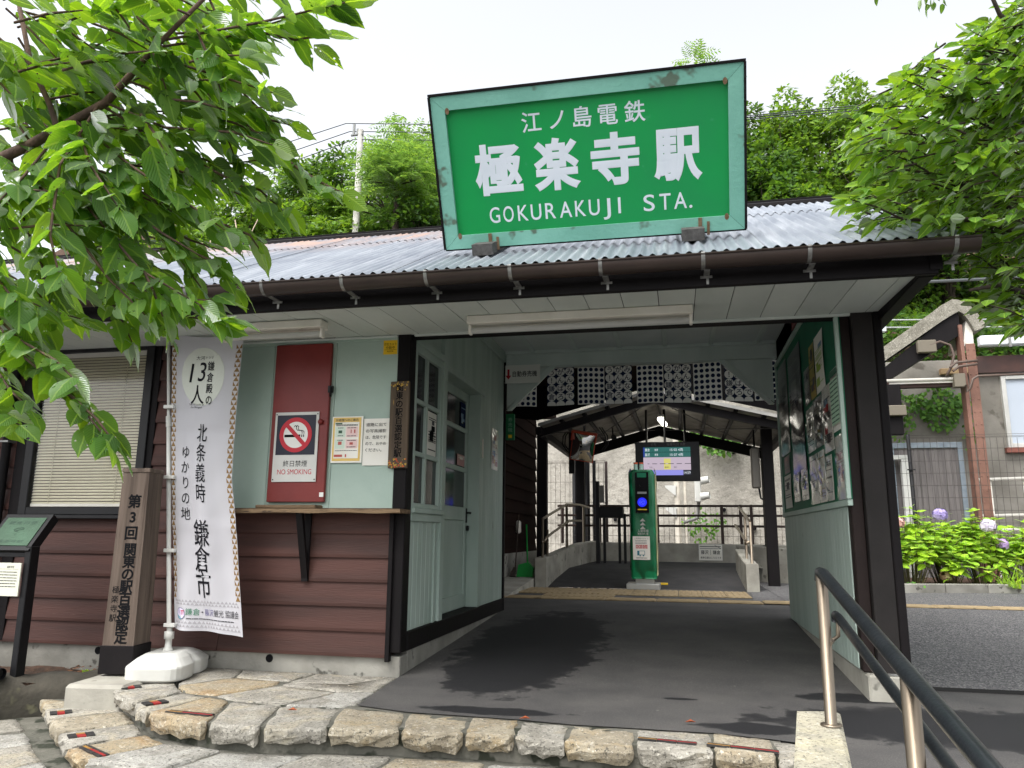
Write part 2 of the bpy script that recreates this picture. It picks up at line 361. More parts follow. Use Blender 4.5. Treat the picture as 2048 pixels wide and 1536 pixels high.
def leafmat(name, base, trans, gloss=.35, vein=True, mixt=.5, dark=.55, holes=False):
    m, t, p = newmat(name); t.nodes.remove(p); out = t.nodes['Material Output']
    oi = ND(t, 'ShaderNodeObjectInfo'); ge = ND(t, 'ShaderNodeNewGeometry')
    ad = ND(t, 'ShaderNodeMath', operation='ADD'); t.links.new(oi.outputs['Random'], ad.inputs[0]); t.links.new(ge.outputs['Random Per Island'], ad.inputs[1])
    fr = ND(t, 'ShaderNodeMath', operation='FRACT'); t.links.new(ad.outputs[0], fr.inputs[0])
    def cv(c, e):
        c = lin(c); lo = tuple(x * dark for x in c[:3]) + (1,); hi = (c[0] * 1.35, c[1] * 1.12, c[2] * .8, 1)
        col = ramp(t, fr.outputs[0], [(0.0, lo), (.6, c), (1.0, hi)])
        if vein:
            uv = ND(t, 'ShaderNodeUVMap'); s = ND(t, 'ShaderNodeSeparateXYZ'); t.links.new(uv.outputs[0], s.inputs[0])
            a = ND(t, 'ShaderNodeMath', operation='SUBTRACT'); t.links.new(s.outputs[0], a.inputs[0]); a.inputs[1].default_value = .5
            b = ND(t, 'ShaderNodeMath', operation='ABSOLUTE'); t.links.new(a.outputs[0], b.inputs[0])
            mid = ramp(t, b.outputs[0], [(.02, .8), (.05, 0.0)])
            k = ND(t, 'ShaderNodeMath', operation='MULTIPLY_ADD'); t.links.new(b.outputs[0], k.inputs[0]); k.inputs[1].default_value = -.9; t.links.new(s.outputs[1], k.inputs[2])
            w = ND(t, 'ShaderNodeMath', operation='MULTIPLY'); t.links.new(k.outputs[0], w.inputs[0]); w.inputs[1].default_value = 60
            sn = ND(t, 'ShaderNodeMath', operation='SINE'); t.links.new(w.outputs[0], sn.inputs[0])
            sv = ramp(t, sn.outputs[0], [(.75, 0.0), (1.0, .28)])
            col = mixc(t, mid, col, (c[0] * 2.2, c[1] * 1.6, c[2] * 1.8, 1)); col = mixc(t, sv, col, (c[0] * 1.8, c[1] * 1.4, c[2] * 1.5, 1))
            if e: return col, sn.outputs[0]
        return col, None
    dc, sn = cv(base, True); tcx, _ = cv(trans, False)
    d = ND(t, 'ShaderNodeBsdfDiffuse'); t.links.new(dc, d.inputs[0]); tr = ND(t, 'ShaderNodeBsdfTranslucent'); t.links.new(tcx, tr.inputs[0])
    g = ND(t, 'ShaderNodeBsdfGlossy'); g.inputs['Roughness'].default_value = gloss; g.inputs[0].default_value = (1, 1, 1, 1)
    if sn:
        b = ND(t, 'ShaderNodeBump'); b.inputs['Strength'].default_value = .35; b.inputs['Distance'].default_value = .004; t.links.new(sn, b.inputs['Height'])
        for q in (d, g): t.links.new(b.outputs[0], q.inputs['Normal'])
    m1 = ND(t, 'ShaderNodeMixShader'); m1.inputs[0].default_value = mixt; t.links.new(d.outputs[0], m1.inputs[1]); t.links.new(tr.outputs[0], m1.inputs[2])
    fz = ND(t, 'ShaderNodeFresnel'); fz.inputs[0].default_value = 1.4
    fm = ND(t, 'ShaderNodeMath', operation='MULTIPLY'); fm.inputs[1].default_value = .32; t.links.new(fz.outputs[0], fm.inputs[0])
    m2 = ND(t, 'ShaderNodeMixShader'); t.links.new(fm.outputs[0], m2.inputs[0]); t.links.new(m1.outputs[0], m2.inputs[1]); t.links.new(g.outputs[0], m2.inputs[2])
    res = m2.outputs[0]
    if holes:                              # insect holes and brown spots, different on every leaf
        uv2 = ND(t, 'ShaderNodeUVMap'); mp = ND(t, 'ShaderNodeMapping'); mp.inputs['Scale'].default_value = (5, 9, 1); t.links.new(uv2.outputs[0], mp.inputs['Vector'])
        mu = ND(t, 'ShaderNodeMath', operation='MULTIPLY'); mu.inputs[1].default_value = 61.0; t.links.new(fr.outputs[0], mu.inputs[0]); t.links.new(mu.outputs[0], mp.inputs['Location'])
        vo = ND(t, 'ShaderNodeTexVoronoi'); vo.inputs['Scale'].default_value = 1.0; t.links.new(mp.outputs[0], vo.inputs['Vector'])
        sc_ = ND(t, 'ShaderNodeSeparateColor'); t.links.new(vo.outputs['Color'], sc_.inputs[0])
        th_ = ND(t, 'ShaderNodeMapRange'); th_.inputs['From Min'].default_value = .80; th_.inputs['To Min'].default_value = 0.0; th_.inputs['To Max'].default_value = .42; t.links.new(sc_.outputs[0], th_.inputs[0])
        lt = ND(t, 'ShaderNodeMath', operation='LESS_THAN'); t.links.new(vo.outputs['Distance'], lt.inputs[0]); t.links.new(th_.outputs[0], lt.inputs[1])
        tb = ND(t, 'ShaderNodeBsdfTransparent'); m3 = ND(t, 'ShaderNodeMixShader'); t.links.new(lt.outputs[0], m3.inputs[0]); t.links.new(res, m3.inputs[1]); t.links.new(tb.outputs[0], m3.inputs[2]); res = m3.outputs[0]
    t.links.new(res, out.inputs[0]); return m
LF_CH = leafmat('cherry_leaf', (80, 118, 56), (146, 200, 38), .42, mixt=.52, dark=.46, holes=True)
LF_DW = leafmat('dogwood_leaf', (94, 138, 42), (146, 196, 34), .4, mixt=.48, dark=.30)
LF_HY = leafmat('hydrangea_leaf', (150, 200, 58), (186, 226, 60), .45, mixt=.4, dark=.42)
LF_T1 = leafmat('broad_leaf', (102, 140, 50), (150, 196, 48), .4, vein=False, mixt=.42, dark=.28)
LF_T2 = leafmat('fern_leaf', (120, 162, 86), (154, 200, 78), .45, vein=False, mixt=.5, dark=.5)
LF_T3 = leafmat('evergreen_leaf', (70, 106, 44), (112, 158, 40), .35, vein=False, mixt=.45, dark=.4)
LF_IV = leafmat('ivy_leaf', (96, 142, 66), (130, 176, 60), .4, vein=False, mixt=.3)
BARK = M('bark', (104, 84, 70), (74, 60, 52), 8, .9, .6, 30, stretch=(3, 3, .8))
BARKD = M('dark_bark', (70, 58, 50), (48, 42, 38), 8, .9, .6, 30, stretch=(3, 3, .8))

def fmesh(name, T, F, UV, C, X, Y, Z, S, mat, parent=None, **k):
    """many copies of a template (leaf) joined in one mesh: centres C, frames X/Y/Z, sizes S"""
    T = np.asarray(T, float); n = len(C); nt_ = len(T)
    V = C[:, None, :] + S[:, None, None] * (T[None, :, 0, None] * X[:, None, :] + T[None, :, 1, None] * Y[:, None, :] + T[None, :, 2, None] * Z[:, None, :])
    V = V.reshape(-1, 3)
    if parent is not None: V = V - np.array(WM[parent].translation)
    me = bpy.data.meshes.new(name)
    k4 = len(F[0]); FA = np.array(F, dtype=np.int64)
    idx = (FA[None] + (np.arange(n) * nt_)[:, None, None]).reshape(-1)
    nf = n * len(F)
    me.vertices.add(len(V)); me.vertices.foreach_set('co', V.astype(np.float32).ravel())
    me.loops.add(len(idx)); me.loops.foreach_set('vertex_index', idx.astype(np.int32))
    me.polygons.add(nf); me.polygons.foreach_set('loop_start', (np.arange(nf) * k4).astype(np.int32))
    if UV is not None:
        l = me.uv_layers.new(name='UVMap'); U = np.tile(np.asarray(UV, np.float32), (n, 1)); l.data.foreach_set('uv', U[idx].ravel())
    me.update(calc_edges=True); me.materials.append(mat)
    o = bpy.data.objects.new(name, me); COL.objects.link(o)
    if parent is not None: o.parent = parent; WM[o] = WM[parent]
    else: WM[o] = Matrix()
    return tag(o, **k)
def nrm(a): return a / np.maximum(np.linalg.norm(a, axis=-1, keepdims=True), 1e-9)
# leaf templates: y along the leaf, x across, z up; folded along the midrib and drooping to a point
def leaf_template(w=.27, fold=.07, droop=.18, n=7, curl=.05, tip=.72, bend=0.0):
    T = []; UV = []
    for i in range(n + 1):
        s = i / n; hw = w * math.sin(math.pi * min(1, s ** .72)) ** .72 if 0 < s < 1 else 0.0
        if s > tip: hw = w * .80 * (1 - (s - tip) / (1 - tip)) ** 1.25 * .82
        z = -droop * s * s
        for k in (-2, -1, 0, 1, 2):
            q = abs(k) / 2; T.append((k / 2 * hw + bend * s * s, s, z + fold * q * hw / w - curl * q * q * hw / w + .012 * math.sin(s * 19 + k))); UV.append((.5 + .25 * k * (hw / w), s))
    F = [(5 * i + a, 5 * i + a + 1, 5 * i + a + 6, 5 * i + a + 5) for i in range(n) for a in range(4)]
    return T, F, UV
LT = leaf_template(); LTB = leaf_template(.30, .10, .30, 7, .12, .70, .07); LTC = leaf_template(.25, .02, .06, 7, -.05, .75, -.06)
LT2 = leaf_template(.31, .05, .26, 5, .05, .78); LTD = leaf_template(.225, .12, .10, 5, .02, .78); LTE = leaf_template(.25, .06, .30, 5, .10, .74, .05)
DIA = ([(0, 0, 0), (.3, .45, .06), (0, 1, -.1), (-.3, .45, .06)], [(0, 1, 2, 3)], [(.5, 0), (1, .5), (.5, 1), (0, .5)])
def frond_template(n=7):
    T = []; F = []; UV = []
    for i in range(n):
        s = .12 + .85 * i / n; z = -.3 * s * s
        for k in (-1, 1):
            l = .30 * math.sin(math.pi * (.25 + .7 * i / n)); b = len(T)
            T += [(0, s, z), (k * l * .5, s + .02, z - .01), (k * l, s + .10, z - .08), (k * l * .5, s + .09, z - .01)]
            UV += [(.5, 0), (1, .5), (.5, 1), (0, .5)]; F.append((b, b + 1, b + 2, b + 3))
    return T, F, UV
FRD = frond_template()
# ================================================================ SETTING
def fz(y): return max(0.0, min(.145, .145 * y / 3.0)) if y > -.2 else 0.0
Z2, Z3, ZS = -.115, -.225, -.34
mb = MB(); mb.box(-90, -90, ZS - .5, 90, -1.5, ZS); mb.build('street', ASPC, kind='structure')
mb = MB()
FE = [(0, -.02), (.075, -.85), (.39, -.935), (.725, -.945), (.985, -.955), (1.24, -.99), (1.905, -.99), (2.16, -1.04), (2.42, -1.12), (2.44, -1.35), (3.2, -1.35)]
for (x0, y0), (x1, y1) in zip(FE, FE[1:]): mb.quad((x0, y0, 0), (x1, y1, 0), (x1, 0, 0), (x0, 0, 0))
for a, b in ((0, 1), (1, 2), (2, 3), (3, 6.55)):
    mb.quad((-1.4 if a >= 3 else -.02, a, fz(a)), (3.2, a, fz(a)), (3.2, b, fz(b)), (-1.4 if a >= 3 else -.02, b, fz(b)))
mb.quad((3.2, -1.35, 0), (14, -1.35, 0), (14, .38, .0), (3.2, .38, .0)); mb.quad((2.3, -7, -.2), (14, -7, -.2), (14, -1.35, 0), (2.42, -1.35, 0))
mb.build('passage_floor', ASPH, kind='structure', origin=(0, 0, 0))
mb = MB()
for a, b in ((.36, 1.2), (1.2, 2.1), (2.1, 3.0), (3.0, 9.0)): mb.quad((3.0, a, fz(a) + .008), (26, a, fz(a) + .008), (26, b, fz(b) + .008), (3.0, b, fz(b) + .008))
mb.quad((2.62, 4.82, .149), (3.0, 4.82, .149), (3.0, 9, .149), (2.9, 9, .149))
mb.build('side_path', ASPC, kind='structure', origin=(0, 0, 0))
mb = MB(); mb.prism([(-.75, 4.5, .0), (-.75, 4.5, .155), (-.75, 6.6, .285), (-.75, 9.5, .285), (-.75, 9.5, .0)], (.44, 0, 0)); mb.build('concrete_strip', CONC, kind='structure')
mb = MB()
mb.quad((-.25, 6.55, .150), (2.8, 6.55, .150), (2.8, 8.2, .36), (-.25, 8.2, .36)); mb.quad((-.25, 8.2, .36), (2.8, 8.2, .36), (3.9, 10.5, .41), (-.25, 10.5, .41))
mb.quad((2.8, 6.55, .152), (3.9, 9.0, .152), (3.9, 10.5, .152), (2.8, 8.2, .152))
mb.build('ramp_floor', M('ramp_asphalt', (62, 61, 62), (48, 48, 50), 4, .85, .4, 120), kind='structure', origin=(0, 0, 0))
mb = MB(); mb.box(-40, 9.0, -.9, 60, 16, -.25); mb.build('track_bed', M('ballast', (120, 112, 102), (84, 78, 72), 30, .95, 1.0, 60), kind='structure')

# ---- tactile paving
TACT = M('tactile_yellow', (152, 135, 104), (138, 121, 92), 8, .85, .25, 60, spots=((104, 92, 70), 14, .62), vary=.08)
tp = thing('tactile_paving', None, None, (1, 4.4, .145)); del_ = None; tp['kind'] = 'structure'
def tile(L, W, nb, along):
    m = MB(); m.box(-L / 2 + .003, -W / 2 + .003, 0, L / 2 - .003, W / 2 - .003, .010, .003)
    for i in range(nb):
        if along: y = -W / 2 + W * (i + .5) / nb; m.box(-L / 2 + .02, y - .018, .008, L / 2 - .02, y + .018, .016, .004)
        else: x = -L / 2 + L * (i + .5) / nb; m.box(x - .018, -W / 2 + .02, .008, x + .018, W / 2 - .02, .016, .004)
    return m
t0 = tile(.60, .33, 4, True); 
def shifted(m, d):
    m.v = [(a + d[0], b + d[1], c + d[2]) for a, b, c in m.v]; return m
base = shifted(t0, (-.6, 4.62, .147)).build('tile', TACT, tp, origin=(-.6, 4.62, .147))
for i in range(1, 22): move_copy(base, (.6 * i, 0, .0 if -.6 + .6 * i < 2.9 else .008))
base = shifted(tile(.30, .50, 4, False), (-.2, 5.55, .147)).build('tile', TACT, tp, origin=(-.2, 5.55, .147))
for j in range(2):
    for i in range(10):
        if i or j: move_copy(base, (.3 * i, .5 * j, 0))
base = shifted(tile(.30, .40, 4, False), (.22, 5.06, .147)).build('tile', TACT, tp, origin=(.22, 5.06, .147))
for i in range(1, 3): move_copy(base, (.3 * i, 0, 0))

# ---- stone steps
steps = thing('stone_steps', None, None, (0, -1.2, 0)); steps['kind'] = 'structure'
F1 = [(-1.66, -.58), (-1.53, -.70), (-1.38, -.88), (-1.10, -1.09), (-.88, -1.27), (-.46, -1.40), (-.17, -1.41), (.13, -1.34), (.48, -1.30), (.78, -1.275), (1.02, -1.275), (1.25, -1.285), (1.565, -1.30), (1.9, -1.30), (2.16, -1.33), (2.42, -1.40)]
B1 = [(-1.30, -.36), (-1.28, -.48), (-1.18, -.62), (-1.02, -.78), (-.82, -.84), (-.63, -.92), (-.32, -.945), (.02, -.92), (.39, -.945), (.725, -.955), (.985, -.965), (1.24, -1.0), (1.55, -1.0), (1.905, -1.0), (2.16, -1.05), (2.42, -1.12)]
F2 = [(-2.10, -.62), (-1.84, -.86), (-1.62, -1.08), (-1.35, -1.31), (-1.10, -1.53), (-.88, -1.69), (-.45, -1.75), (.0, -1.72), (.42, -1.68), (.9, -1.66), (1.35, -1.68), (1.8, -1.69), (2.16, -1.70)]
B2 = [(-1.72, -.66), (-1.58, -.70), (-1.36, -.80), (-1.12, -1.04), (-.92, -1.22), (-.70, -1.36), (-.36, -1.40), (.05, -1.36), (.46, -1.30), (.9, -1.28), (1.35, -1.29), (1.8, -1.30), (2.16, -1.32)]
F3 = [(-2.5, -.95), (-2.15, -1.16), (-1.86, -1.42), (-1.5, -1.72), (-1.0, -2.02), (-.4, -2.1), (.3, -2.1), (1.0, -2.1), (1.6, -2.1), (2.16, -2.1)]
B3 = [(-2.2, -.70), (-1.90, -.93), (-1.66, -1.14), (-1.36, -1.40), (-.92, -1.72), (-.42, -1.80), (.3, -1.75), (1.0, -1.72), (1.6, -1.72), (2.16, -1.74)]
# mortar bodies under the stones
def body(front, back, zt, zb, inset):
    m = MB(); n = len(front)
    fr = [Vector((*p, 0)) for p in front]; bk = [Vector((*p, 0)) for p in back]
    fr = [f + (b - f).normalized() * inset for f, b in zip(fr, bk)]
    for i in range(n - 1):
        m.prism([(fr[i].x, fr[i].y, zb), (fr[i + 1].x, fr[i + 1].y, zb), (bk[i + 1].x, bk[i + 1].y, zb), (bk[i].x, bk[i].y, zb)], (0, 0, zt - zb))
    return m
m1 = body(F1, B1, -.009, Z2 - .02, .05)
m1.prism([(-1.9, .0, -.2), (-1.30, -.36, -.2), (-1.02, -.78, -.2), (-.63, -.92, -.2), (.02, -.9, -.2), (.07, -.86, -.2), (0.0, .0, -.2)], (0, 0, .191))
m1.prism([(.02, -.80, -.2), (-.0, -.96, -.2), (.39, -1.0, -.2), (1.24, -1.04, -.2), (2.2, -1.1, -.2), (2.2, -.9, -.2)], (0, 0, .1935))
m1.build('mortar', MORTAR, steps)
body(F2, [(x * .97 + .06, y + .22) for x, y in B2], Z2 - .009, Z3 - .02, .05).build('mortar', MORTAR, steps)
body(F3, [(x * .97 + .06, y + .28) for x, y in B3], Z3 - .009, ZS - .02, .05).build('mortar', MORTAR, steps)
def stone(poly, zt, zb, seed, mat, name='stone', rough=.016, parent=None):
    rn = random.Random(seed); c = Vector((sum(p[0] for p in poly) / len(poly), sum(p[1] for p in poly) / len(poly)))
    P = []
    for i in range(len(poly)):                     # subdivide edges and round the corners
        a = Vector(poly[i]); b = Vector(poly[(i + 1) % len(poly)])
        for s in (.05, .22, .41, .60, .79, .95): P.append(a.lerp(b, s) + Vector((rn.uniform(-1, 1), rn.uniform(-1, 1))) * rough * .5)
    n = len(P)
    out = [(p - c).normalized() for p in P]
    def ring(k, z, dz, jit): return [(*(p - o_ * (k + rn.uniform(-jit, jit))), z + rn.uniform(-dz, dz)) for p, o_ in zip(P, out)]
    h = zt - zb
    R = [ring(.020, zb + rn.uniform(-.006, .006), .010, .012), ring(.004, zb + h * .30, .008, .010), ring(-.002, zb + h * .62, .008, .009), ring(.001, zt - .010, .003, .005), ring(.007, zt - .001, .002, .003), ring(.05, zt - .0005, .003, .004)]
    m = MB(); vs = [q for r in R for q in r] + [(c.x, c.y, zt + .0005)]
    m._add(vs, [(j * n + i, j * n + (i + 1) % n, (j + 1) * n + (i + 1) % n, (j + 1) * n + i) for j in range(4) for i in range(n)])
    k = len(R) - 1
    m._add([], [])
    for f in [((k - 1) * n + i, (k - 1) * n + (i + 1) % n, k * n + (i + 1) % n, k * n + i) for i in range(n)] + [(k * n + i, k * n + (i + 1) % n, (k + 1) * n) for i in range(n)]: m.f.append(f); m.m.append(0); m.sm.append(True)
    return m.build(name, mat, parent or steps, origin=(c.x, c.y, zb))
def row(front, back, zt, zb, seed, pick, gap=.007):
    out = []
    for i in range(len(front) - 1):
        a, b, c, d = (Vector(p) for p in (front[i], front[i + 1], back[i + 1], back[i]))
        u = (b - a).normalized() * gap; w = (c - d).normalized() * gap; g = (d - a).normalized() * .015
        out.append(stone([a + u - g * 0, b - u, c - w, d + w], zt + random.uniform(-.006, .004), zb, seed + i, GRAN[pick[i % len(pick)]]))
    return out
R1 = row(F1, B1, .0, Z2 + .032, 100, [0, 0, 0, 0, 2, 0, 0, 1, 1, 1, 0, 1, 0, 1])
R2 = row(F2, B2, Z2, Z3 + .03, 200, [1, 0, 1, 0, 2, 3, 3, 0, 1, 3, 0, 1])
R3 = row(F3, B3, Z3, ZS + .02, 300, [0, 3, 0, 3, 1, 0, 3, 0, 1])
PAVE = [((-1.62, -.33), (-1.28, -.36), (-1.18, -.60), (-1.0, -.30), (-1.1, .0), (-1.62, .0)), ((-1.0, -.30), (-1.17, -.60), (-1.0, -.77), (-.80, -.80), (-.62, -.45), (-.66, -.32)),
        ((-1.1, -.01), (-.99, -.29), (-.62, -.31), (-.56, -.01)), ((-.60, -.45), (-.79, -.81), (-.62, -.90), (-.33, -.92), (-.18, -.55)), ((-.54, -.01), (-.60, -.33), (-.17, -.36), (-.06, -.02)),
        ((-.17, -.55), (-.31, -.92), (.02, -.90), (.06, -.84), (.03, -.48)), ((-.57, -.34), (-.60, -.43), (-.17, -.53), (.02, -.47), (.0, -.05), (-.05, -.03), (-.16, -.37))]
for i, p in enumerate(PAVE): stone(list(p), -.002, -.05, 400 + i, GRAN[[0, 2, 0, 0, 0, 3, 0][i]], rough=.012)
# painted warning bars on some stone edges
MBLK = M('warning_black', (34, 33, 34), (58, 56, 54), 30, .7, .2, 60); MRED = M('warning_red', (164, 40, 40), (128, 40, 36), 20, .7); MGLD = M('warning_gold', (170, 128, 60), (130, 96, 50), 20, .7)
def mark(o, cx, cy, ang, L, W, z):
    if L < .1: L *= 1.45
    else: W *= 1.35
    m = MB(); ca, sa = math.cos(ang), math.sin(ang)
    fn = lambda x, y, d=0: Vector((cx + x * ca - y * sa, cy + x * sa + y * ca, z + d))
    for r in range(3):
        for k in range(3):
            m.mi = 0 if (r != 1) else (1 if k > 0 else 2)
            slab(m, fn, -L / 2 + L * k / 3 + .002, -W / 2 + W * r / 3 + .001, -L / 2 + L * (k + 1) / 3 - .001, -W / 2 + W * (r + 1) / 3 - .001, -.004, .004)
    m.build('warning_mark', [MBLK, MRED, MGLD], o)
mark(R1[1], -1.40, -.73, -.75, .05, .11, .001); mark(R1[3], -.99, -1.06, -.62, .055, .12, .001); mark(R1[4], -.66, -1.24, -.1, .27, .035, .001)
mark(R1[12], 1.70, -1.2, -.12, .26, .026, .003); mark(R1[13], 2.02, -1.24, -.2, .3, .03, .003)
mark(R2[1], -1.68, -.93, -.8, .06, .11, Z2 + .002); mark(R2[3], -1.20, -1.33, -.75, .06, .12, Z2 + .002); mark(R2[4], -.93, -1.56, -.5, .24, .035, Z2 + .002); mark(R3[1], -1.98, -1.12, -.7, .06, .11, Z3 + .002)

# ---- planter of soil on the left
pl = thing('planter_bed', 'dark stone edged planter bed of soil at the left wall foot', 'planter', (-2.4, -.4, ZS))
mb = MB(); N = 14
top = lambda i: Vector((-1.80 - .085 * i, -.36 - .055 * i + .02 * math.sin(i * 1.7), .03 + .012 * math.sin(i * 2.3)))
prof = [(0, -.36), (.03, -.10), (.0, .0), (-.07, .015), (-.13, -.02)]
mb.grid(lambda u, v: (lambda p, q: (p.x + .6 * q[0], p.y - q[0], p.z + q[1] - .03))(top(u * N), prof[round(v * 4)]), N, 4)
mb.build('stone_edge', M('mossy_stone', (74, 70, 62), (52, 50, 44), 5, .95, .9, 25, spots=((90, 88, 70), 6, .62)), pl)
SOIL = M('soil', (86, 64, 50), (56, 44, 36), 18, 1.0, 1.0, 50)
mb = MB(); mb.grid(lambda u, v: (-4.2 + u * 2.6, -1.6 + v * 1.7, -.055 + .03 * math.sin(u * 23) * math.cos(v * 19)) if True else 0, 20, 12)
mb.v = [(x, max(y, -.40 + .62 * (x + 1.75) + .06), z) if x < -1.75 else (x, max(y, -.34), z) for x, y, z in mb.v]
mb.build('soil', SOIL, pl)
mb = MB()
for i in range(90):
    x = random.uniform(-2.35, -1.82); y = random.uniform(max(-.3 + .62 * (x + 1.75) + .05, -.6), -.05); a = random.uniform(0, 6.3); l = random.uniform(.012, .03)
    mb.quad(*[(x + l * math.cos(a + k) * (1 if k % 2 < 1 else .5), y + l * math.sin(a + k) * (1 if k % 2 < 1 else .5), -.025 + random.uniform(0, .012)) for k in (0, 1.5, 3.1, 4.7)])
mb.build('leaf_litter', M('dry_leaves', (132, 92, 66), (96, 66, 48), 20, .9, vary=.2), pl, kind='stuff')

# ================================================================ STATION BUILDING
B = thing('station_building', 'small wooden station building with brown siding, mint walls and corrugated roof', 'building', (0, 1.5, 0))
RS = .514; RL = math.sqrt(1 + RS * RS)
def rz(y): return 2.366 + RS * (y + .953)
# foundation
mb = MB(); mb.box(-5.5, .0, -.45, -.0, .14, .12, .006); mb.box(-.14, .14, -.1, 0.0, 2.96, .142, .006)
f0 = mb.build('foundation', CONCD, B)
mb = MB(); mb.box(2.80, -.05, -.12, 3.02, 3.0, .140, .012); mb.build('foundation', CONC, B)
for x in (-2.24, -.92, -3.6):
    mb = MB(); mb.tube([(x, -.004, .075), (x, .02, .075)], .026, 14); mb.build('vent_hole', BLACK, f0)
# siding: lapped boards, one object each
PITCH = .157
def siding_board(x0, x1, z, name='siding_board', par=None, jit=0.0):
    m = MB(); h = PITCH + .012
    m.prism([(x0, -.030, z), (x0, -.032, z + .02), (x0, -.012, z + h), (x0, .0, z + h), (x0, .0, z)], (x1 - x0, 0, 0))
    return m.build(name, SIDE, par)
sw = MB(); sw.box(-5.5, .002, .12, -1.6, .12, 2.30); sw.box(-1.6, .002, .12, -.09, .12, 1.03); sidewall = sw.build('siding_wall', SIDE, B)
for i in range(14):
    z = .112 + PITCH * i
    if z > 2.2: break
    if z < .96: segs = [(-5.5, -3.05), (-3.05, -1.94), (-1.936, -.092)] if i % 2 else [(-5.5, -2.9), (-2.896, -1.3), (-1.296, -.092)]
    else: segs = [(-5.5, -3.30), (-3.296, -3.02), (-1.99, -1.6)]
    for a, b in segs: siding_board(a, b, z, par=sidewall)
mb = MB(); mb.box(-.092, -.045, .09, -.062, .0, 1.03, .003); mb.build('corner_board', TRIM, B)
mb = MB(); mb.box(-2.02, -.034, 1.0, -1.94, .0, 2.26, .003); mb.box(-3.12, -.034, .12, -3.02, 0, 2.26, .003); mb.build('corner_board', TRIM, B)
# mint wall panels above the counter
mw = MB(); mw.box(-1.6, .004, 1.0, -.085, .12, 2.30); mintwall = mw.build('upper_wall', MINTW, B)
for a, b in ((-1.6, -1.03), (-1.028, -.548), (-.546, -.088)):
    mb = MB(); mb.box(a, -.012, 1.056, b, .004, 2.248, .002); mb.build('wall_panel', MINTW, mintwall)
mb = MB(); mb.box(-1.6, -.022, 2.225, -.092, -.012, 2.262, .003); mb.build('batten', MINTW, mintwall)
mb = MB(); mb.tube([(-.95, -.03, 2.262), (-.56, -.03, 2.258)], .004, 6); mb.build('curtain_wire', ZINC, mintwall)
# window with blind
win = MB()
for bx_ in ((-3.02, -.05, 1.015, -2.95, .03, 2.285), (-2.06, -.05, 1.015, -1.99, .03, 2.285), (-2.95, -.05, 2.235, -2.06, .03, 2.285), (-2.95, -.05, 1.015, -2.06, .03, 1.07)): win.box(*bx_, .004)
winf = win.build('window', BLACKP, B)
mb = MB(); mb.box(-3.06, -.10, .985, -1.95, .0, 1.013, .004); mb.build('sill', BLACKP, winf)
mb = MB(); mb.box(-2.95, -.012, 1.075, -2.06, -.006, 1.095); mb.box(-2.95, -.018, 2.20, -2.06, -.002, 2.236); mb.build('blind_rail', CREAMP, winf)
SLAT = M('blind_slat', (204, 198, 172), (192, 186, 158), 3, .5)
mb = MB()
for i in range(50):
    z = 1.095 + i * .0222; sg = .003 * math.sin(i * .9)
    mb._add([(-2.95, -.009, z - .001), (-2.06, -.009, z + sg * .3 - .001), (-2.06, .008, z + .0235), (-2.95, .008, z + .0235)], [(0, 1, 2, 3)])
    mb._add([(-2.95, -.004, z), (-2.06, -.004, z + sg * .3), (-2.06, -.003, z - .003), (-2.95, -.003, z - .003)], [(0, 1, 2, 3)])
mb.build('blind_slat', SLAT, winf, kind='stuff')
mb = MB()
for x in (-2.80, -2.24): mb.tube([(x, -.010, 1.08), (x, -.010, 2.22)], .0022, 5)
mb.box(-2.95, .03, 1.06, -2.06, .034, 2.24); mb.build('ladder_cord', SLAT, winf)
mb = MB(); mb.box(-2.95, -.030, 1.07, -2.06, -.026, 2.235); mb.build('pane', CLEARP, winf)
# counter with diagonal brace
mb = MB(); mb.grid(lambda u, v: (-1.62 + 1.655 * u, -.20 + .195 * v + (.006 * math.sin(u * 31) + .004 * math.sin(u * 77) if v < .1 else 0), 1.056 + .0015 * math.sin(u * 40 + v * 9)), 60, 2)
mb.grid(lambda u, v: (-1.62 + 1.655 * u, -.20 + .006 * math.sin(u * 31) + .004 * math.sin(u * 77), 1.056 - v * (.026 + .004 * math.sin(u * 23))), 60, 1)
mb.box(-1.62, -.194, 1.030, .035, -.002, 1.034); mb.box(.033, -.197, 1.03, .036, -.002, 1.055)
ctr = mb.build('counter', WOODC, B)
mb = MB(); mb.prism([(-.70, -.185, 1.03), (-.70, -.15, 1.03), (-.70, -.03, .60), (-.70, -.045, .585)], (.045, 0, 0)); mb.prism([(-.70, -.045, 1.03), (-.70, -.03, 1.03), (-.70, -.03, .58), (-.70, -.05, .58)], (.045, 0, 0)); mb.build('brace', TRIM, ctr)
# corner posts and the beam over the passage
mb = MB(); mb.box(-.088, -.02, .142, .006, .10, 2.285, .006); mb.build('corner_post', TRIM, B)
mb = MB(); mb.box(2.792, .02, .144, 2.86, .12, 2.26, .005); mb.build('corner_post', M('post_brown', (40, 32, 30), (34, 27, 26), 4, .6, .1, 50, spec=.15), B); mb = MB(); mb.box(2.862, -.03, .144, 2.985, .10, 2.27, .004); mb.build('post_cover', M('post_cover', (44, 41, 40), (37, 35, 34), 4, .6, .08, 50, spec=.15), B); mb = MB(); mb.box(2.987, -.035, .144, 3.035, .12, 2.27, .006); mb.build('corner_post', TRIM, B)
mb = MB(); mb.box(2.86, -.045, .138, 2.99, -.02, .15, .002); mb.build('post_flashing', ZINC, B)
mb = MB(); mb.box(.008, .0, 2.243, 2.86, .09, 2.282, .004); mb.build('front_beam', TRIM, B)
mb = MB(); mb.box(0.0, .0, 2.282, 2.86, .09, 2.83); mb.build('wall_above_beam', MINT, B)
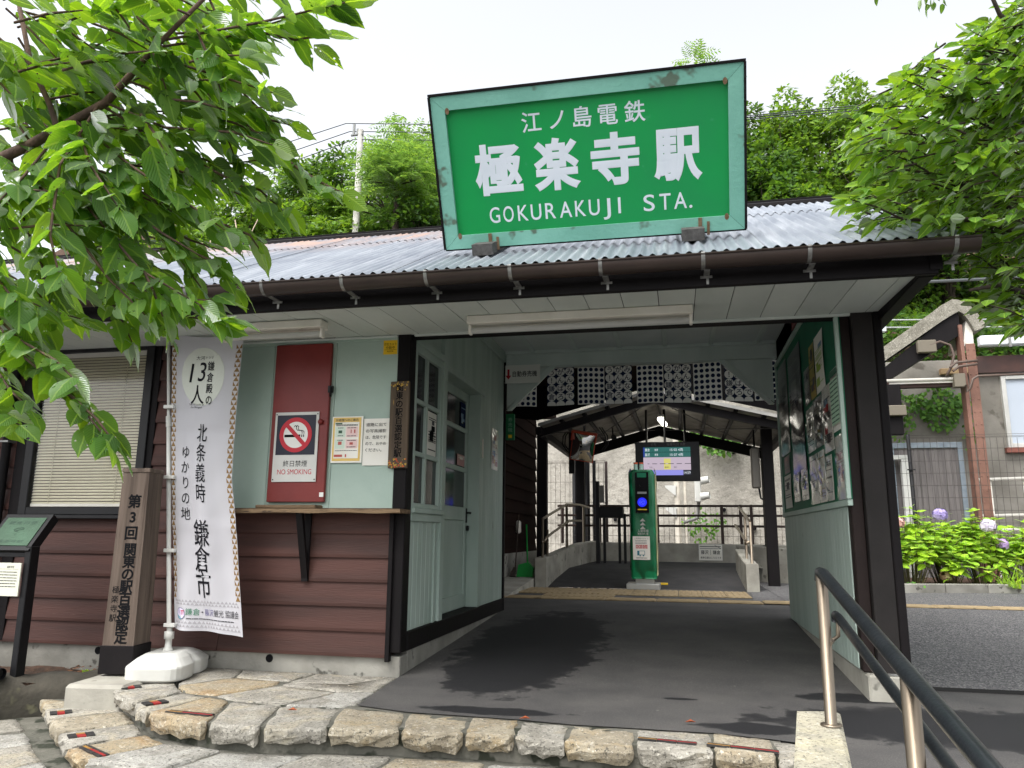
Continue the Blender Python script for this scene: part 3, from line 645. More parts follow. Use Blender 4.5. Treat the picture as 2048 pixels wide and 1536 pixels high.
# left passage wall
lw = MB(); lw.box(-.14, .10, .14, -.125, 2.96, 2.84); lwall = lw.build('passage_wall', MINT, B)
mb = MB(); mb.box(-.12, .10, .143, .012, 2.962, .262, .004); mb.build('base_board', TRIM, lwall)
for i in range(7):
    y = .125 + i * .0925; mb = MB(); mb.box(-.045, y, .262, -.012, y + .090, 1.0, .003); mb.build('wall_board', MINT, lwall)
mb = MB(); mb.box(-.12, .10, .985, .008, .78, 1.04, .003); mb.box(-.12, .10, 1.04, .03, .78, 1.075, .004); mb.build('window_ledge', MINT, lwall)
mb = MB(); mb.box(-.12, .768, .262, .010, .862, 2.83, .003); mb.box(-.12, .66, .262, .0, .70, .985, .002); mb.build('wall_post', MINT, lwall)
# passage window, six panes
pw = MB()
for q in ((.10, 1.075, .15, 2.235), (.715, 1.075, .768, 2.235), (.15, 2.175, .715, 2.235), (.15, 1.075, .715, 1.11)): pw.box(-.05, q[0], q[1], .004, q[2], q[3], .003)
pwo = pw.build('passage_window', MINT, B)
mb = MB(); mb.box(-.044, .385, 1.11, -.004, .425, 2.175, .002); mb.build('mullion', MINT, pwo)
for z in (1.455, 1.83): mb = MB(); mb.box(-.042, .15, z - .016, -.006, .715, z + .016, .002); mb.build('glazing_bar', MINT, pwo)
for a, b in ((.15, .385), (.425, .715)):
    for c, d in ((1.11, 1.439), (1.471, 1.814), (1.846, 2.175)): mb = MB(); mb.box(-.030, a, c, -.024, b, d); mb.build('pane', GLASSD, pwo)
mb = MB(); mb.box(-.12, .10, 2.237, .014, .768, 2.29, .003); mb.box(-.10, .10, 2.29, -.02, .768, 2.82, .002); mb.build('window_head', MINT, lwall)
# boarded part beyond the door, and above it
for i in range(10):
    y = 2.02 + i * .0935; mb = MB(); mb.box(-.12, y, .262, -.004, y + .0915, 2.72, .003); mb.build('wall_board', MINT, lwall)
for i in range(13):
    y = .866 + i * .0886; mb = MB(); mb.box(-.12, y, 2.235, -.004, y + .0866, 2.72, .003); mb.build('wall_board', MINT, lwall)
mb = MB(); mb.box(-.12, 2.945, .144, .016, 2.985, 2.83, .003); mb.build('corner_trim', TRIM, lwall)
mb = MB(); mb.box(-.12, .862, 2.72, .02, 2.96, 2.826, .004); mb.build('crown_moulding', MINT, lwall)
mb = MB(); mb.box(-.12, .866, 2.185, .018, 2.06, 2.234, .004); mb.box(-.13, 1.945, .262, .004, 2.018, 2.185, .003); mb.build('door_casing', MINT, lwall)
# half-glazed door
dm = MB()
for q in ((.88, .268, .96, 2.183), (1.862, .268, 1.943, 2.183), (.96, 2.10, 1.862, 2.183), (.96, .268, 1.862, .385), (.96, 1.02, 1.862, 1.135)): dm.box(-.138, q[0], q[1], -.105, q[2], q[3], .003)
door = dm.build('door', MINT, B)
mb = MB(); mb.box(-.13, .96, .385, -.120, 1.862, 1.02); mb.build('door_panel', MINT, door)
for z in (1.47, 1.83): mb = MB(); mb.box(-.136, .96, z - .02, -.107, 1.862, z + .02, .002); mb.build('glazing_bar', MINT, door)
for a, b in ((1.135, 1.45), (1.49, 1.81), (1.85, 2.10)): mb = MB(); mb.box(-.126, .96, a, -.120, 1.862, b); mb.build('pane', GLASSD, door)
mb = MB(); mb.box(-.106, 1.885, 1.0, -.098, 1.92, 1.13, .002); mb.tube([(-.10, 1.90, 1.09), (-.06, 1.90, 1.09), (-.055, 1.86, 1.085)], .008, 8); mb.box(-.10, 1.888, .93, -.078, 1.918, .975, .004); mb.build('handle', BLACKP, door)
mb = MB(); mb.box(.0, 2.03, 1.60, .012, 2.055, 1.78, .002); mb.build('pull_plate', CREAMP, lwall)
# right passage wall: board below, notice board frame above
rw = MB(); rw.box(2.80, .12, .14, 3.0, 3.0, 2.84); rwall = rw.build('passage_wall', MINT, B)
for i in range(31):
    y = .125 + i * .0925; mb = MB(); mb.box(2.787, y, .146, 2.80, y + .0905, 1.085, .003); mb.build('wall_board', MINT, rwall)
mb = MB(); mb.box(2.770, -.0, 1.085, 2.80, 3.0, 1.125, .004); mb.box(2.765, -.015, 1.125, 2.79, .018, 2.245, .004); mb.box(2.772, .1, 2.555, 2.80, 3.0, 2.60, .003); mb.box(2.772, 2.95, 1.125, 2.80, 2.985, 2.56, .003)
mb.build('notice_frame', MINTW, rwall)
mb = MB(); mb.box(2.788, .0, 1.125, 2.799, 2.95, 2.555); mb.build('notice_backing', GREENB, rwall)
mb = MB(); mb.box(2.775, 1.45, 2.62, 2.80, 1.75, 2.74, .003); mb.build('alarm_box', RED, rwall)
gw = MB(); gw.prism([(2.80, -.0, 2.26), (2.80, 3.0, 2.26), (2.80, 3.0, 3.0), (2.80, 1.72, 3.66), (2.80, .0, 2.8)], (.2, 0, 0)); gw.build('gable_wall', SIDE, B)
# passage ceiling with battens
mb = MB(); mb.box(-.12, .09, 2.83, 2.82, 3.0, 2.85); ceil = mb.build('ceiling', M('ceiling_paint', (206, 213, 212), (194, 202, 200), 3, .6), B)
for i in range(6): mb = MB(); x = .30 + i * .46; mb.box(x, .09, 2.812, x + .045, 2.94, 2.832, .003); mb.build('batten', MINT2, ceil)
mb = MB(); mb.box(0, 2.90, 2.80, 2.79, 2.95, 2.832, .003); mb.build('batten', MINT2, ceil)
# back beam and knee braces
mb = MB(); mb.box(-.02, 2.96, 2.665, 2.80, 3.06, 2.82, .004); bbeam = mb.build('back_beam', MINT2, B)
for s, x0, x1 in ((1, .02, .50), (-1, 2.755, 2.28)):
    mb = MB(); mb.prism([(x0, 2.975, 2.20), (x0 + s * .05, 2.975, 2.20), (x1 + s * .05, 2.975, 2.665), (x1 - s * .02, 2.975, 2.665)], (0, .05, 0)); mb.build('knee_brace', MINT2, bbeam)
    mb = MB(); mb.prism([(x0, 2.995, 2.22), (x1, 2.995, 2.66), (x0, 2.995, 2.66)], (0, .02, 0)); mb.build('brace_panel', MINT2, bbeam)
# soffit boards
sf = MB(); sf.box(-5.5, -.86, 2.262, 3.03, .0, 2.272); soff = sf.build('soffit', TRIM, B)
x = -5.5; k = 0
while x < 3.0:
    w = min(.206, 3.02 - x); m = MB(); m.prism([(x + .002, -.855, 2.222), (x + w - .003, -.855, 2.222), (x + w - .003, .0, 2.262), (x + .002, .0, 2.262)], (0, 0, .008)); m.build('soffit_board', SOFF, soff); x += .206; k += 1
mb = MB(); mb.box(-1.6, -.03, 2.243, -.09, .0, 2.258, .003); mb.box(.03, -.025, 2.245, 2.86, -.003, 2.262, .003); mb.build('soffit_moulding', SOFF, soff)
mb = MB(); mb.box(-5.5, -.89, 2.205, 3.10, -.855, 2.34, .004); mb.build('fascia', TRIM, B)
mb = MB(); mb.box(3.02, -.84, 2.205, 3.10, 3.3, 2.30, .005); mb.prism([(3.06, -.90, rz(-.9) - .17), (3.06, -.90, rz(-.9) - .02), (3.06, 1.72, rz(1.72) - .02), (3.06, 3.35, 2.90 - .02), (3.06, 3.35, 2.90 - .17), (3.06, 1.72, rz(1.72) - .17)], (.06, 0, 0)); mb.build('barge_board', TRIM, B)
# roof: corrugated sheets in two courses
roof = MB(); roof.prism([(-5.5, -.9, rz(-.9) - .03), (-5.5, 1.72, rz(1.72) - .03), (-5.5, 3.35, 2.90 - .03), (-5.5, 3.35, 2.90 - .06), (-5.5, 1.72, rz(1.72) - .06), (-5.5, -.9, rz(-.9) - .06)], (8.6, 0, 0)); roof = roof.build('roof', TRIM, B)
WAVE = .0635; AMP = .0105
def sheet(x0, nw, y0, y1, lift):
    m = MB(); n = nw * 8
    def fn(u, v):
        y = y0 + (y1 - y0) * v; d = AMP * math.cos(u * nw * 2 * math.pi) + lift
        return (x0 + u * nw * WAVE, y - d * RS / RL, rz(y) + d / RL)
    m.grid(fn, n, 3); m.build('roof_sheet', ROOFM, roof)
YS = .95
for i in range(12):
    x0 = -5.42 + i * WAVE * 11; n = 12 if i < 11 else 15
    sheet(x0, n, -.965, YS + .06, .010 + .0022 * (i % 2)); sheet(x0, n, YS - .06, 1.73, .0165 + .002 * (i % 2))
mb = MB(); mb.prism([(-5.4, 1.72, 3.71), (-5.4, 3.36, 2.896), (-5.4, 3.36, 2.886), (-5.4, 1.72, 3.70)], (8.6, 0, 0)); mb.build('roof_sheet', ROOFM, roof)
mb = MB(); mb.prism([(-5.45, 1.60, 3.705), (-5.45, 1.60, 3.735), (-5.45, 1.72, 3.795), (-5.45, 1.86, 3.735), (-5.45, 1.86, 3.69), (-5.45, 1.72, 3.745)], (8.62, 0, 0)); mb.tube([(-5.45, 1.72, 3.79), (3.17, 1.72, 3.79)], .022, 8); mb.build('ridge_cap', TRIM, roof)
# gutter and its straps
gt = MB(); R_ = .061; gy, gz = -1.0, 2.327
prof = [(R_ * math.cos(a), R_ * math.sin(a)) for a in [math.pi * (1 + k / 12) for k in range(13)]]
gt.grid(lambda u, v: (-5.5 + 8.75 * u, gy + prof[round(v * 12)][0], gz + prof[round(v * 12)][1]), 1, 12)
gt.tube([(-5.5, gy - R_, gz), (3.25, gy - R_, gz)], .007, 8)
for x in (3.25, 1.96 + .35):
    gt._add([(x, gy + a, gz + b) for a, b in prof], [tuple(range(13))])
gut = gt.build('gutter', GUT, B)
st = MB(); pr2 = [((R_ + .003) * math.cos(a), (R_ + .003) * math.sin(a)) for a in [math.pi * (1 + k / 10) for k in range(9)]]
X0 = .45
for dx in (-.011, .011): pass
st.grid(lambda u, v: (X0 - .010 + .020 * u, gy + pr2[round(v * 8)][0], gz + pr2[round(v * 8)][1]), 1, 8)
st.box(X0 - .010, gy - R_ - .006, gz - .004, X0 + .010, gy - R_ + .03, gz + .010, .001); st.box(X0 + .005, -.985, gz - .066, X0 + .035, -.892, gz - .060); st.box(X0 - .012, -.896, gz - .078, X0 + .050, -.891, gz - .064); st.box(X0 + .018, -.896, gz - .112, X0 + .032, -.891, gz - .076, .001)
s0 = st.build('gutter_strap', ZINC, gut, origin=(X0, gy, gz))
for dx in (-1.5, -1.0, -.5, .48, .97, 1.50, 2.02, 2.69, -2.0, -2.5, -3.0, -3.5, -4.0): move_copy(s0, (dx, 0, 0))
# downpipe at the left
mb = MB(); mb.tube([(-3.17, -.07, 2.2), (-3.17, -.07, .1), (-3.17, -.10, .03), (-3.12, -.30, -.03)], .032, 10); dp = mb.build('downpipe', BLACKP, B)
for z in (1.55, .6): mb = MB(); mb.box(-3.21, -.105, z, -3.13, .0, z + .015, .001); mb.build('pipe_clip', ZINC, dp)
# ================================================================ SIGNS AND THINGS AT THE FRONT
# ---- the big station sign on the roof, square to the roof slope
th = math.atan(RS); SO = Vector((.38, -.45, 2.69))
sp = plane(SO, (1, 0, 0), (0, -math.sin(th), math.cos(th)))
SG = thing('station_sign', 'large green station sign in a mint wooden frame standing on the roof', 'sign', (1.3, -.35, 2.66))
PAT = M('sign_frame_paint', (122, 178, 162), (104, 160, 144), 3, .6, .25, 40, spots=((86, 104, 90), 6, .60))
SGREEN = M('sign_green', (10, 140, 70), (18, 132, 72), 2.2, .42, .05, 20, spots=((40, 140, 86), 11, .70))
SWHITE = M('sign_white', (206, 212, 220), (198, 206, 214), 5, rough=.6, spec=.2)
def sbox(name, poly, d0, d1, mat, par=SG):
    m = MB(); n = len(poly); m._add([sp(x, y, d) for d in (d0, d1) for x, y in poly], [tuple(range(n)), tuple(range(2 * n - 1, n - 1, -1))] + [(i, (i + 1) % n, n + (i + 1) % n, n + i) for i in range(n)]); return m.build(name, mat, par)
W_, H_ = 1.842, .925; a = .085
for q in ([(0, 0), (W_, 0), (W_ - a, a), (a, a)], [(0, H_), (W_, H_), (W_ - a, H_ - a), (a, H_ - a)], [(0, .002), (a - .0, a + .002), (a, H_ - a - .002), (0, H_ - .002)], [(W_, .002), (W_ - a, a + .002), (W_ - a, H_ - a - .002), (W_, H_ - .002)]):
    sbox('frame', q, -.03, 0, PAT)
fr = sbox('back_box', [(-.012, -.012), (W_ + .012, -.012), (W_ + .012, H_ + .012), (-.012, H_ + .012)], -.10, -.031, TRIM)
for q in ([(-.012, H_ + .002), (W_ + .012, H_ + .002), (W_ + .012, H_ + .016), (-.012, H_ + .016)], [(-.014, 0), (-.002, 0), (-.002, H_), (-.014, H_)], [(W_ + .002, 0), (W_ + .014, 0), (W_ + .014, H_), (W_ + .002, H_)]): sbox('edge_strip', q, -.03, .008, TRIM)
sbox('panel', [(a - .005, a - .005), (W_ - a + .005, a - .005), (W_ - a + .005, H_ - a + .005), (a - .005, H_ - a + .005)], -.029, -.024, SGREEN)
mb = MB(); sl = lambda x, y, d=0: sp(x, y, d - .0235)
for ch, x in zip('江ノ島電鉄', (.61, .765, .918, 1.07, 1.228)): put(mb, ch, sl, x, .724, .128, .010, flat=.3)
mb.build('lettering', SWHITE, SG)
mb = MB()
for ch, x, w in zip('極楽寺駅', (.381, .745, 1.10, 1.467), (.30, .285, .29, .28)): put(mb, ch, sl, x, .466, .310, .037, flat=.05, wide=w)
mb.build('lettering', SWHITE, SG)
mb = MB()
for ch, x in zip('GOKURAKUJISTA.', (.333, .421, .514, .597, .688, .783, .874, .959, 1.036, 1.112, 1.29, 1.385, 1.475, 1.535)): put(mb, ch, sl, x, .195, .137, .006, flat=.3, wide={'J': .045, 'I': .016, '.': .018, 'A': .076}.get(ch, .066))
mb.build('lettering', SWHITE, SG)
RUST = M('rusty_iron', (124, 106, 84), (96, 70, 50), 20, .8, .3, 60)
for x in (.285, 1.575):
    mb = MB(); q = lambda x_, y_, d=0: sp(x_, y_, d)
    slab(mb, q, x, -.02, x + .022, .085, .001, .007); mb.build('bracket', RUST, SG); mb = MB(); slab(mb, q, x + .05, -.02, x + .066, .06, .001, .006); mb.build('bracket', RUST, SG)
for x0, x1 in ((.585, .715), (1.855, 1.985)):
    mb = MB(); y0, y1 = -.56, .55; zz = lambda y: rz(y) + .026
    mb.prism([(x0, y0, zz(y0)), (x0, y1, zz(y1)), (x0, y1, zz(y1) + .07), (x0, y0 - .035, zz(y0) + .06)], (x1 - x0, 0, 0)); mb.build('foot_beam', M('grey_timber', (92, 90, 88), (70, 68, 66), 5, .85, .4, 30, stretch=(6, .5, 6)), SG)
for x in (.10, 1.74):
    for y in (.085, .84): mb = MB(); mb.disc(sp(x, y - .005, .0015), .013, n=10, u=(1, 0, 0), v=(0, -math.sin(th), math.cos(th)), ry=.02); mb.build('rust_spot', RUST, SG)
for x in (.35, 1.6): mb = MB(); mb.tube([sp(x, .55, -.10), (SO.x + x, .55, rz(.55) + .05)], .02, 6); mb.build('stay_bar', RUST, SG)

# ---- fluorescent lamps under the eave
def lamp(x0, x1, y, z, label):
    L = thing('fluorescent_lamp', label, 'lamp', ((x0 + x1) / 2, y, z), group='tube lamps under the eave')
    mb = MB(); mb.box(x0, y - .055, z - .052, x1, y + .055, z, .006); mb.build('housing', CREAMP, L)
    mb = MB(); mb.tube([(x0 + .012, y - .005, z - .085), (x1 - .012, y - .005, z - .085)], .019, 12); mb.build('tube', WHITEP, L)
    for x in (x0 + .004, x1 - .022): mb = MB(); mb.box(x, y - .026, z - .112, x + .018, y + .018, z - .05, .004); mb.build('lamp_holder', CREAMP, L)
    return L
lamp(.53, 1.905, -.42, 2.238, 'long white tube lamp on the eave soffit over the passage mouth')
lamp(-1.10, -.385, -.55, 2.230, 'short white tube lamp on the soffit above the banner')

# ---- red board with the no-smoking sign, guidance sheets, plaque
fw_ = lambda off: plane((0, -.014 - off, 0), (1, 0, 0), (0, 0, 1))
RB = thing('red_board', 'tall dark red hatch board on the mint wall over the counter', 'board', (-.78, -.03, 1.10))
mb = MB(); mb.box(-1.0, -.045, 1.105, -.572, -.015, 2.218, .004); mb.build('panel', RED, RB)
mb = MB(); mb.box(-.585, -.05, 1.86, -.548, -.03, 1.91, .003); mb.tube([(-.56, -.05, 1.90), (-.558, -.055, 1.83)], .008, 6); mb.build('hasp', BLACKP, RB)
mb = MB(); mb.lathe([(0, 0), (.016, .002), (.02, .012), (.012, .022), (0, .024)], n=12); mb.v = [(-.622 + x, -.045 - z, 1.655 + y) for x, y, z in mb.v]; mb.build('knob', RED, RB)
mb = MB(); mb.box(-.605, -.048, 1.14, -.575, -.044, 1.17); mb.build('sticker', WHITE, RB)
mb = MB(); mb.box(-1.02, -.15, 1.058, -.58, -.03, 1.083, .006); tag(mb.build('wooden_block', WOODC), 'grey weathered plank lying on the counter below the red board', 'plank')
NS = thing('no_smoking_sign', 'white no smoking sign fixed low on the dark red board', 'sign', (-.80, -.05, 1.243)); q = fw_(.034)
mb = MB(); slab(mb, q, -.965, 1.243, -.635, 1.727, 0, .006); mb.build('plate', WHITEP, NS)
mb = MB(); slab(mb, lambda x, y, d=0: q(x, y, d), -.948, 1.428, -.655, 1.706, .0062, .0075); mb.build('dark_panel', NAVY if False else M('sign_navy', (22, 26, 44), None, rough=.45), NS)
def ring(m, fn, cx, cy, r0, r1, d, n=36):
    vs = [fn(cx + r * math.cos(2 * math.pi * k / n), cy + r * math.sin(2 * math.pi * k / n), d) for r in (r0, r1) for k in range(n)]
    m._add(vs, [(k, (k + 1) % n, n + (k + 1) % n, n + k) for k in range(n)])
def dsc(m, fn, cx, cy, r, d, n=28): m._add([fn(cx + r * math.cos(2 * math.pi * k / n), cy + r * math.sin(2 * math.pi * k / n), d) for k in range(n)], [tuple(range(n))])
mb = MB(); cx, cy = -.802, 1.567
dsc(mb, q, cx, cy, .105, .0085); mb.mi = 1; ring(mb, q, cx, cy, .092, .122, .0100)
mb.mi = 2; rect(mb, q, cx - .085, cy - .016, cx + .035, cy + .002, .0092); rect(mb, q, cx + .043, cy - .016, cx + .05, cy + .002, .0092); rect(mb, q, cx + .057, cy - .016, cx + .064, cy + .002, .0092)
def stroke(m, fn, pts, w, d):
    for i in range(len(pts) - 1):
        a_, b_ = Vector(pts[i]), Vector(pts[i + 1]); t_ = (b_ - a_).normalized(); n_ = Vector((-t_.y, t_.x)) * w / 2; a_ = a_ - t_ * w * .3; b_ = b_ + t_ * w * .3
        m._add([fn(*(a_ + n_), d), fn(*(b_ + n_), d), fn(*(b_ - n_), d), fn(*(a_ - n_), d)], [(0, 1, 2, 3)])
for off in (0, .014): stroke(mb, q, [(cx + .048 + off, cy + .008), (cx + .048 + off, cy + .022), (cx + .036 + off, cy + .030), (cx + .012 + off, cy + .032), (cx + .002 + off, cy + .044), (cx + .006 + off, cy + .058), (cx - .006 + off, cy + .066), (cx - .014 + off, cy + .056)], .0045, .0093 + off * .01)
mb.mi = 1; A = Vector((cx, cy)); u_ = Vector((.7071, -.7071)); n_ = Vector((.7071, .7071)) * .014
mb._add([q(*(A - u_ * .1 + n_), .0105), q(*(A + u_ * .1 + n_), .0105), q(*(A + u_ * .1 - n_), .0105), q(*(A - u_ * .1 - n_), .0105)], [(0, 1, 2, 3)])
mb.build('pictogram', [WHITE, REDP, BLACK], NS)
mb = MB(); put(mb, '終日禁煙', q, -.795, 1.368, .046, .0, flat=.01); mb.v = [tuple(Vector(p) + Vector((0, -.007, 0))) for p in mb.v]; mb.build('lettering', BLACK, NS)
mb = MB(); put(mb, 'NO SMOKING', q, -.797, 1.312, .05, .0, flat=.01, wide=.255); mb.v = [tuple(Vector(p) + Vector((0, -.007, 0))) for p in mb.v]; mb.build('lettering', REDP, NS)
mb = MB()
for x in (-.955, -.645):
    for z in (1.258, 1.712): mb = MB(); dsc(mb, q, x, z, .005, .0068, 8); mb.build('screw', BLACK, NS)
def lines(m, fn, x0, x1, ys, h, d, rn, gap=.15):
    for y in ys:
        x = x0
        while x < x1 - h:
            w = rn.uniform(1.0, 6) * h; w = min(w, x1 - x); rect(m, fn, x, y - h / 2, x + w, y + h / 2, d); x += w + h * rn.uniform(.25, .6)
q = fw_(.001)
GP = thing('guidance_poster', 'yellow bordered guidance poster pinned between red board and white notice', 'poster', (-.43, -.02, 1.37))
mb = MB(); slab(mb, q, -.545, 1.372, -.318, 1.692, .010, .012); mb.build('sheet', PAPER, GP)
mb = MB(); rect(mb, q, -.537, 1.384, -.331, 1.684, .0132); mb.build('border', M('ochre_print', (222, 188, 108), None, rough=.6), GP)
mb = MB(); rect(mb, q, -.524, 1.402, -.345, 1.652, .0140); mb.mi = 1; rect(mb, q, -.438, 1.548, -.352, 1.620, .0148); rect(mb, q, -.438, 1.470, -.352, 1.532, .0148); mb.mi = 2
rect(mb, q, -.518, 1.548, -.446, 1.620, .0148); rect(mb, q, -.518, 1.470, -.446, 1.532, .0148); mb.mi = 3; rn = random.Random(3)
lines(mb, q, -.50, -.46, (1.612, 1.527, 1.558), .005, .0156, rn); lines(mb, q, -.43, -.365, (1.612, 1.525, 1.556, 1.480), .005, .0156, rn); lines(mb, q, -.515, -.355, (1.628, 1.634, 1.455), .0035, .0156, rn); put(mb, 'お客様へのご案内', q, -.434, 1.667, .021, 0, flat=.0)
mb.v[-1] = mb.v[-1]; mb.mi = 4; rect(mb, q, -.495, 1.495, -.468, 1.518, .0156); rect(mb, q, -.41, 1.495, -.385, 1.512, .0156); rect(mb, q, -.52, 1.412, -.46, 1.428, .0156); rect(mb, q, -.405, 1.575, -.398, 1.6, .0156); rect(mb, q, -.38, 1.575, -.37, 1.6, .0156); rect(mb, q, -.44, 1.41, -.43, 1.43, .0156); mb.mi = 5; rect(mb, q, -.52, 1.638, -.47, 1.648, .0150); rect(mb, q, -.495, 1.575, -.468, 1.595, .0156)
mb.v = [tuple(Vector(p) + (Vector((0, -.0165, 0)) if p[1] > -.0155 else Vector((0, 0, 0)))) for p in mb.v]
mb.build('print', [PAPER, M('pink_print', (230, 200, 196), None), M('pale_green_print', (206, 222, 206), None), M('grey_print', (70, 70, 74), None), M('brick_print', (184, 92, 84), None), M('dark_green_print', (62, 92, 72), None)], GP)
NT = thing('notice_sheet', 'white notice with five lines of black writing right of the guidance poster', 'notice', (-.215, -.02, 1.35))
mb = MB(); mb.grid(lambda u, v: q(-.316 + .196 * u, 1.352 + .322 * v, .004 + .004 * math.sin(u * 5 + v * 3) * (1 - v)), 8, 10, uv=False); mb.build('sheet', PAPER, NT)
mb = MB()
for i, s in enumerate(('道路に出て', 'の写真撮影', 'は、危険です', 'ので、おやめ', 'ください。')):
    put(mb, s, q, -.296, 1.632 - i * .0435, .0265, 0, flat=0.0, align='l', wide=.148 if i < 4 else .118)
mb.v = [tuple(Vector(p) + Vector((0, -.0088, 0))) for p in mb.v]; mb.build('lettering', BLACK, NT)
YS_ = thing('camera_notice', 'small yellow security camera sticker beside the dark corner post', 'sticker', (-.14, -.02, 2.122))
mb = MB(); slab(mb, q, -.196, 2.124, -.094, 2.248, .001, .0035); mb.build('sticker', YEL, YS_)
mb = MB(); put(mb, '防犯カメラ', q, -.145, 2.196, .022, 0, flat=0.0, wide=.088); put(mb, '作動中', q, -.145, 2.172, .023, 0, flat=0.0); put(mb, 'ALSOK', q, -.145, 2.146, .016, 0, flat=0.0); rect(mb, q, -.19, 2.1565, -.10, 2.158, 0); mb.v = [tuple(Vector(p) + Vector((0, -.0042, 0))) for p in mb.v]; mb.build('lettering', BLACK, YS_)
PQ = thing('wooden_plaque', 'narrow dark wooden plaque with black characters on the corner post', 'plaque', (-.05, -.04, 1.33))
PQW = M('plaque_wood', (92, 78, 62), (70, 58, 46), 4, .7, .4, 40, stretch=(5, 5, .5), spots=((150, 120, 60), 9, .68))
mb = MB(); mb.box(-.120, -.048, 1.330, .016, -.022, 1.924, .004); mb.build('board', PQW, PQ); q = plane((0, -.0492, 0), (1, 0, 0), (0, 0, 1))
mb = MB(); putv(mb, '関東の駅百選認定駅', q, -.052, 1.908, .058, .0562, .016, .95); mb.build('lettering', BLACK, PQ)
mb = MB(); rn = random.Random(5)
for i in range(60):
    x = rn.uniform(-.115, .01); z = rn.uniform(1.335, 1.392) if i % 3 else rn.uniform(1.86, 1.918); s = rn.uniform(.004, .011); mb.mi = 0 if rn.random() < .6 else 1
    if z > 1.5: mb.mi = 1
    mb._add([q(x + s * math.cos(k) * rn.uniform(.5, 1), z + s * math.sin(k) * rn.uniform(.5, 1), .0004 + i * .00001) for k in (0, 1, 2, 3, 4, 5)], [tuple(range(6))])
mb.build('peeling_paint', [M('orange_flake', (176, 76, 40), None, rough=.7), M('gold_flake', (170, 136, 54), None, rough=.6)], PQ)

# ---- wooden monument post on a concrete block
MP = thing('monument_post', 'square weathered wooden post with carved black characters on a dark foot', 'monument', (-1.672, -.45, .02), rotz=math.radians(9))
def loc(p, parent): return WM[parent] @ Vector(p)
def lbox(m, parent, *a, b=0.0): m.box(*a, b=b, M=WM[parent])
MWD = M('monument_wood', (106, 93, 83), (76, 65, 57), 3, .85, .55, 30, stretch=(7, 7, .4), spots=((70, 58, 50), 6, .64))
mb = MB(); 
W0, W1 = .100, .088
vs = [loc((sx * (W0 if z == .18 else W1), sy * (W0 if z == .18 else W1), z), MP) for z in (.18, 1.255) for sx, sy in ((-1, -1), (1, -1), (1, 1), (-1, 1))]
mb._add(vs, [(0, 1, 2, 3), (7, 6, 5, 4)] + [(i, (i + 1) % 4, 4 + (i + 1) % 4, 4 + i) for i in range(4)]); post = mb.build('post', MWD, MP)
mb = MB(); lbox(mb, MP, -.108, -.108, .012, .108, .108, .180, b=.003); mb.build('foot', TRIM, MP)
mb = MB(); lbox(mb, MP, -.094, -.094, 1.256, .094, .094, 1.283, b=.003); mb.build('cap', MWD, MP)
q0_ = plane(loc((0, -.0885, 0), MP), WM[MP].to_3x3() @ Vector((1, 0, 0)), (0, 0, 1)); q = lambda x, y, d=0: q0_(x, y, d + .0128 * (1.275 - y) / 1.1)
qq = lambda x, y, d=0: q(x, y, d + .002 - .0035 * (y / 1.2) * 0)
mb = MB(); putv(mb, '第3回', q, .008, 1.12, .090, .100, .030); putv(mb, '関東の駅百選認定', q, .014, .805, .085, .0765, .030); mb.build('lettering', BLACK, MP)
mb = MB(); putv(mb, '極楽寺駅', q, -.052, .545, .048, .057, .006); mb.build('lettering', BLACK, MP)
mb = MB(); mb.box(-1.80, -.82, -.14, -1.43, -.27, .018, .02, M=Matrix.Translation((-1.62, -.5, 0)) @ Matrix.Rotation(.12, 4, 'Z') @ Matrix.Translation((1.62, .5, 0)))
tag(mb.build('concrete_block', CONC), 'pale concrete block under the wooden monument post', 'block')

# ---- banner on its pole and tank
FL = thing('banner_flag', 'tall white nobori banner with black characters on a white pole and tank', 'banner', (-1.46, -.3, 0))
PT = lambda s: Vector((-1.476 + (-1.704 + 1.476) * s, -.30, .21 + (2.31 - .21) * s))
mb = MB(); mb.tube([PT(0), PT(.68)], .0145, 10); mb.tube([PT(.68), PT(1)], .0115, 10); mb.tube([PT(.665), PT(.70)], .0185, 10); mb.build('pole', WHITEP, FL)
mb = MB(); mb.tube([PT(.995) + Vector((-.0, -.01, 0)), (-1.12, -.31, 2.288), (-1.085, -.31, 2.29)], .0065, 8); mb.box(-1.725, -.325, 2.29, -1.68, -.28, 2.325, .005); mb.build('cross_bar', WHITEP, FL)
def cloth(u, v):          # u across, v from the top down
    xl = -1.655 + (.205) * v - .012 * math.sin(v * 3.1); xr = -1.100 + .155 * max(0, v - .5) / .5 * (1.0 if v > .5 else 0) - .020 * math.sin(min(1, v * 1.5) * math.pi)
    x = xl + (xr - xl) * u; z = 2.268 - .028 * u - 1.985 * v - .012 * u * v + .028 * math.sin(u * 3.14) * (1 - v) ** 8 * -1
    y = -.318 + .018 * math.sin(u * 7 + v * 2) * (.4 + v) + .012 * math.sin(u * 15 - v * 5) * v + (.03 * math.sin(u * 9.5 - 3) * max(0, v - .8) / .2)
    y += .007 * math.exp(-((v - .345) / .014) ** 2) - .006 * math.exp(-((v - .665) / .014) ** 2) + .004 * math.sin(v * 46 + u * 9) * math.sin(u * 5 + 1) * .6
    z += .020 * u * v - .018 * max(0, v - .92) / .08 * max(0, u - .62) / .38
    return Vector((x, y, z))
CW, CH_ = .50, 2.0
cf = lambda x, y, d=0: cloth(x / CW, (CH_ - y) / CH_) + Vector((0, -.0012 - d, 0))
mb = MB(); mb.grid(lambda u, v: cloth(u, v), 36, 70); 
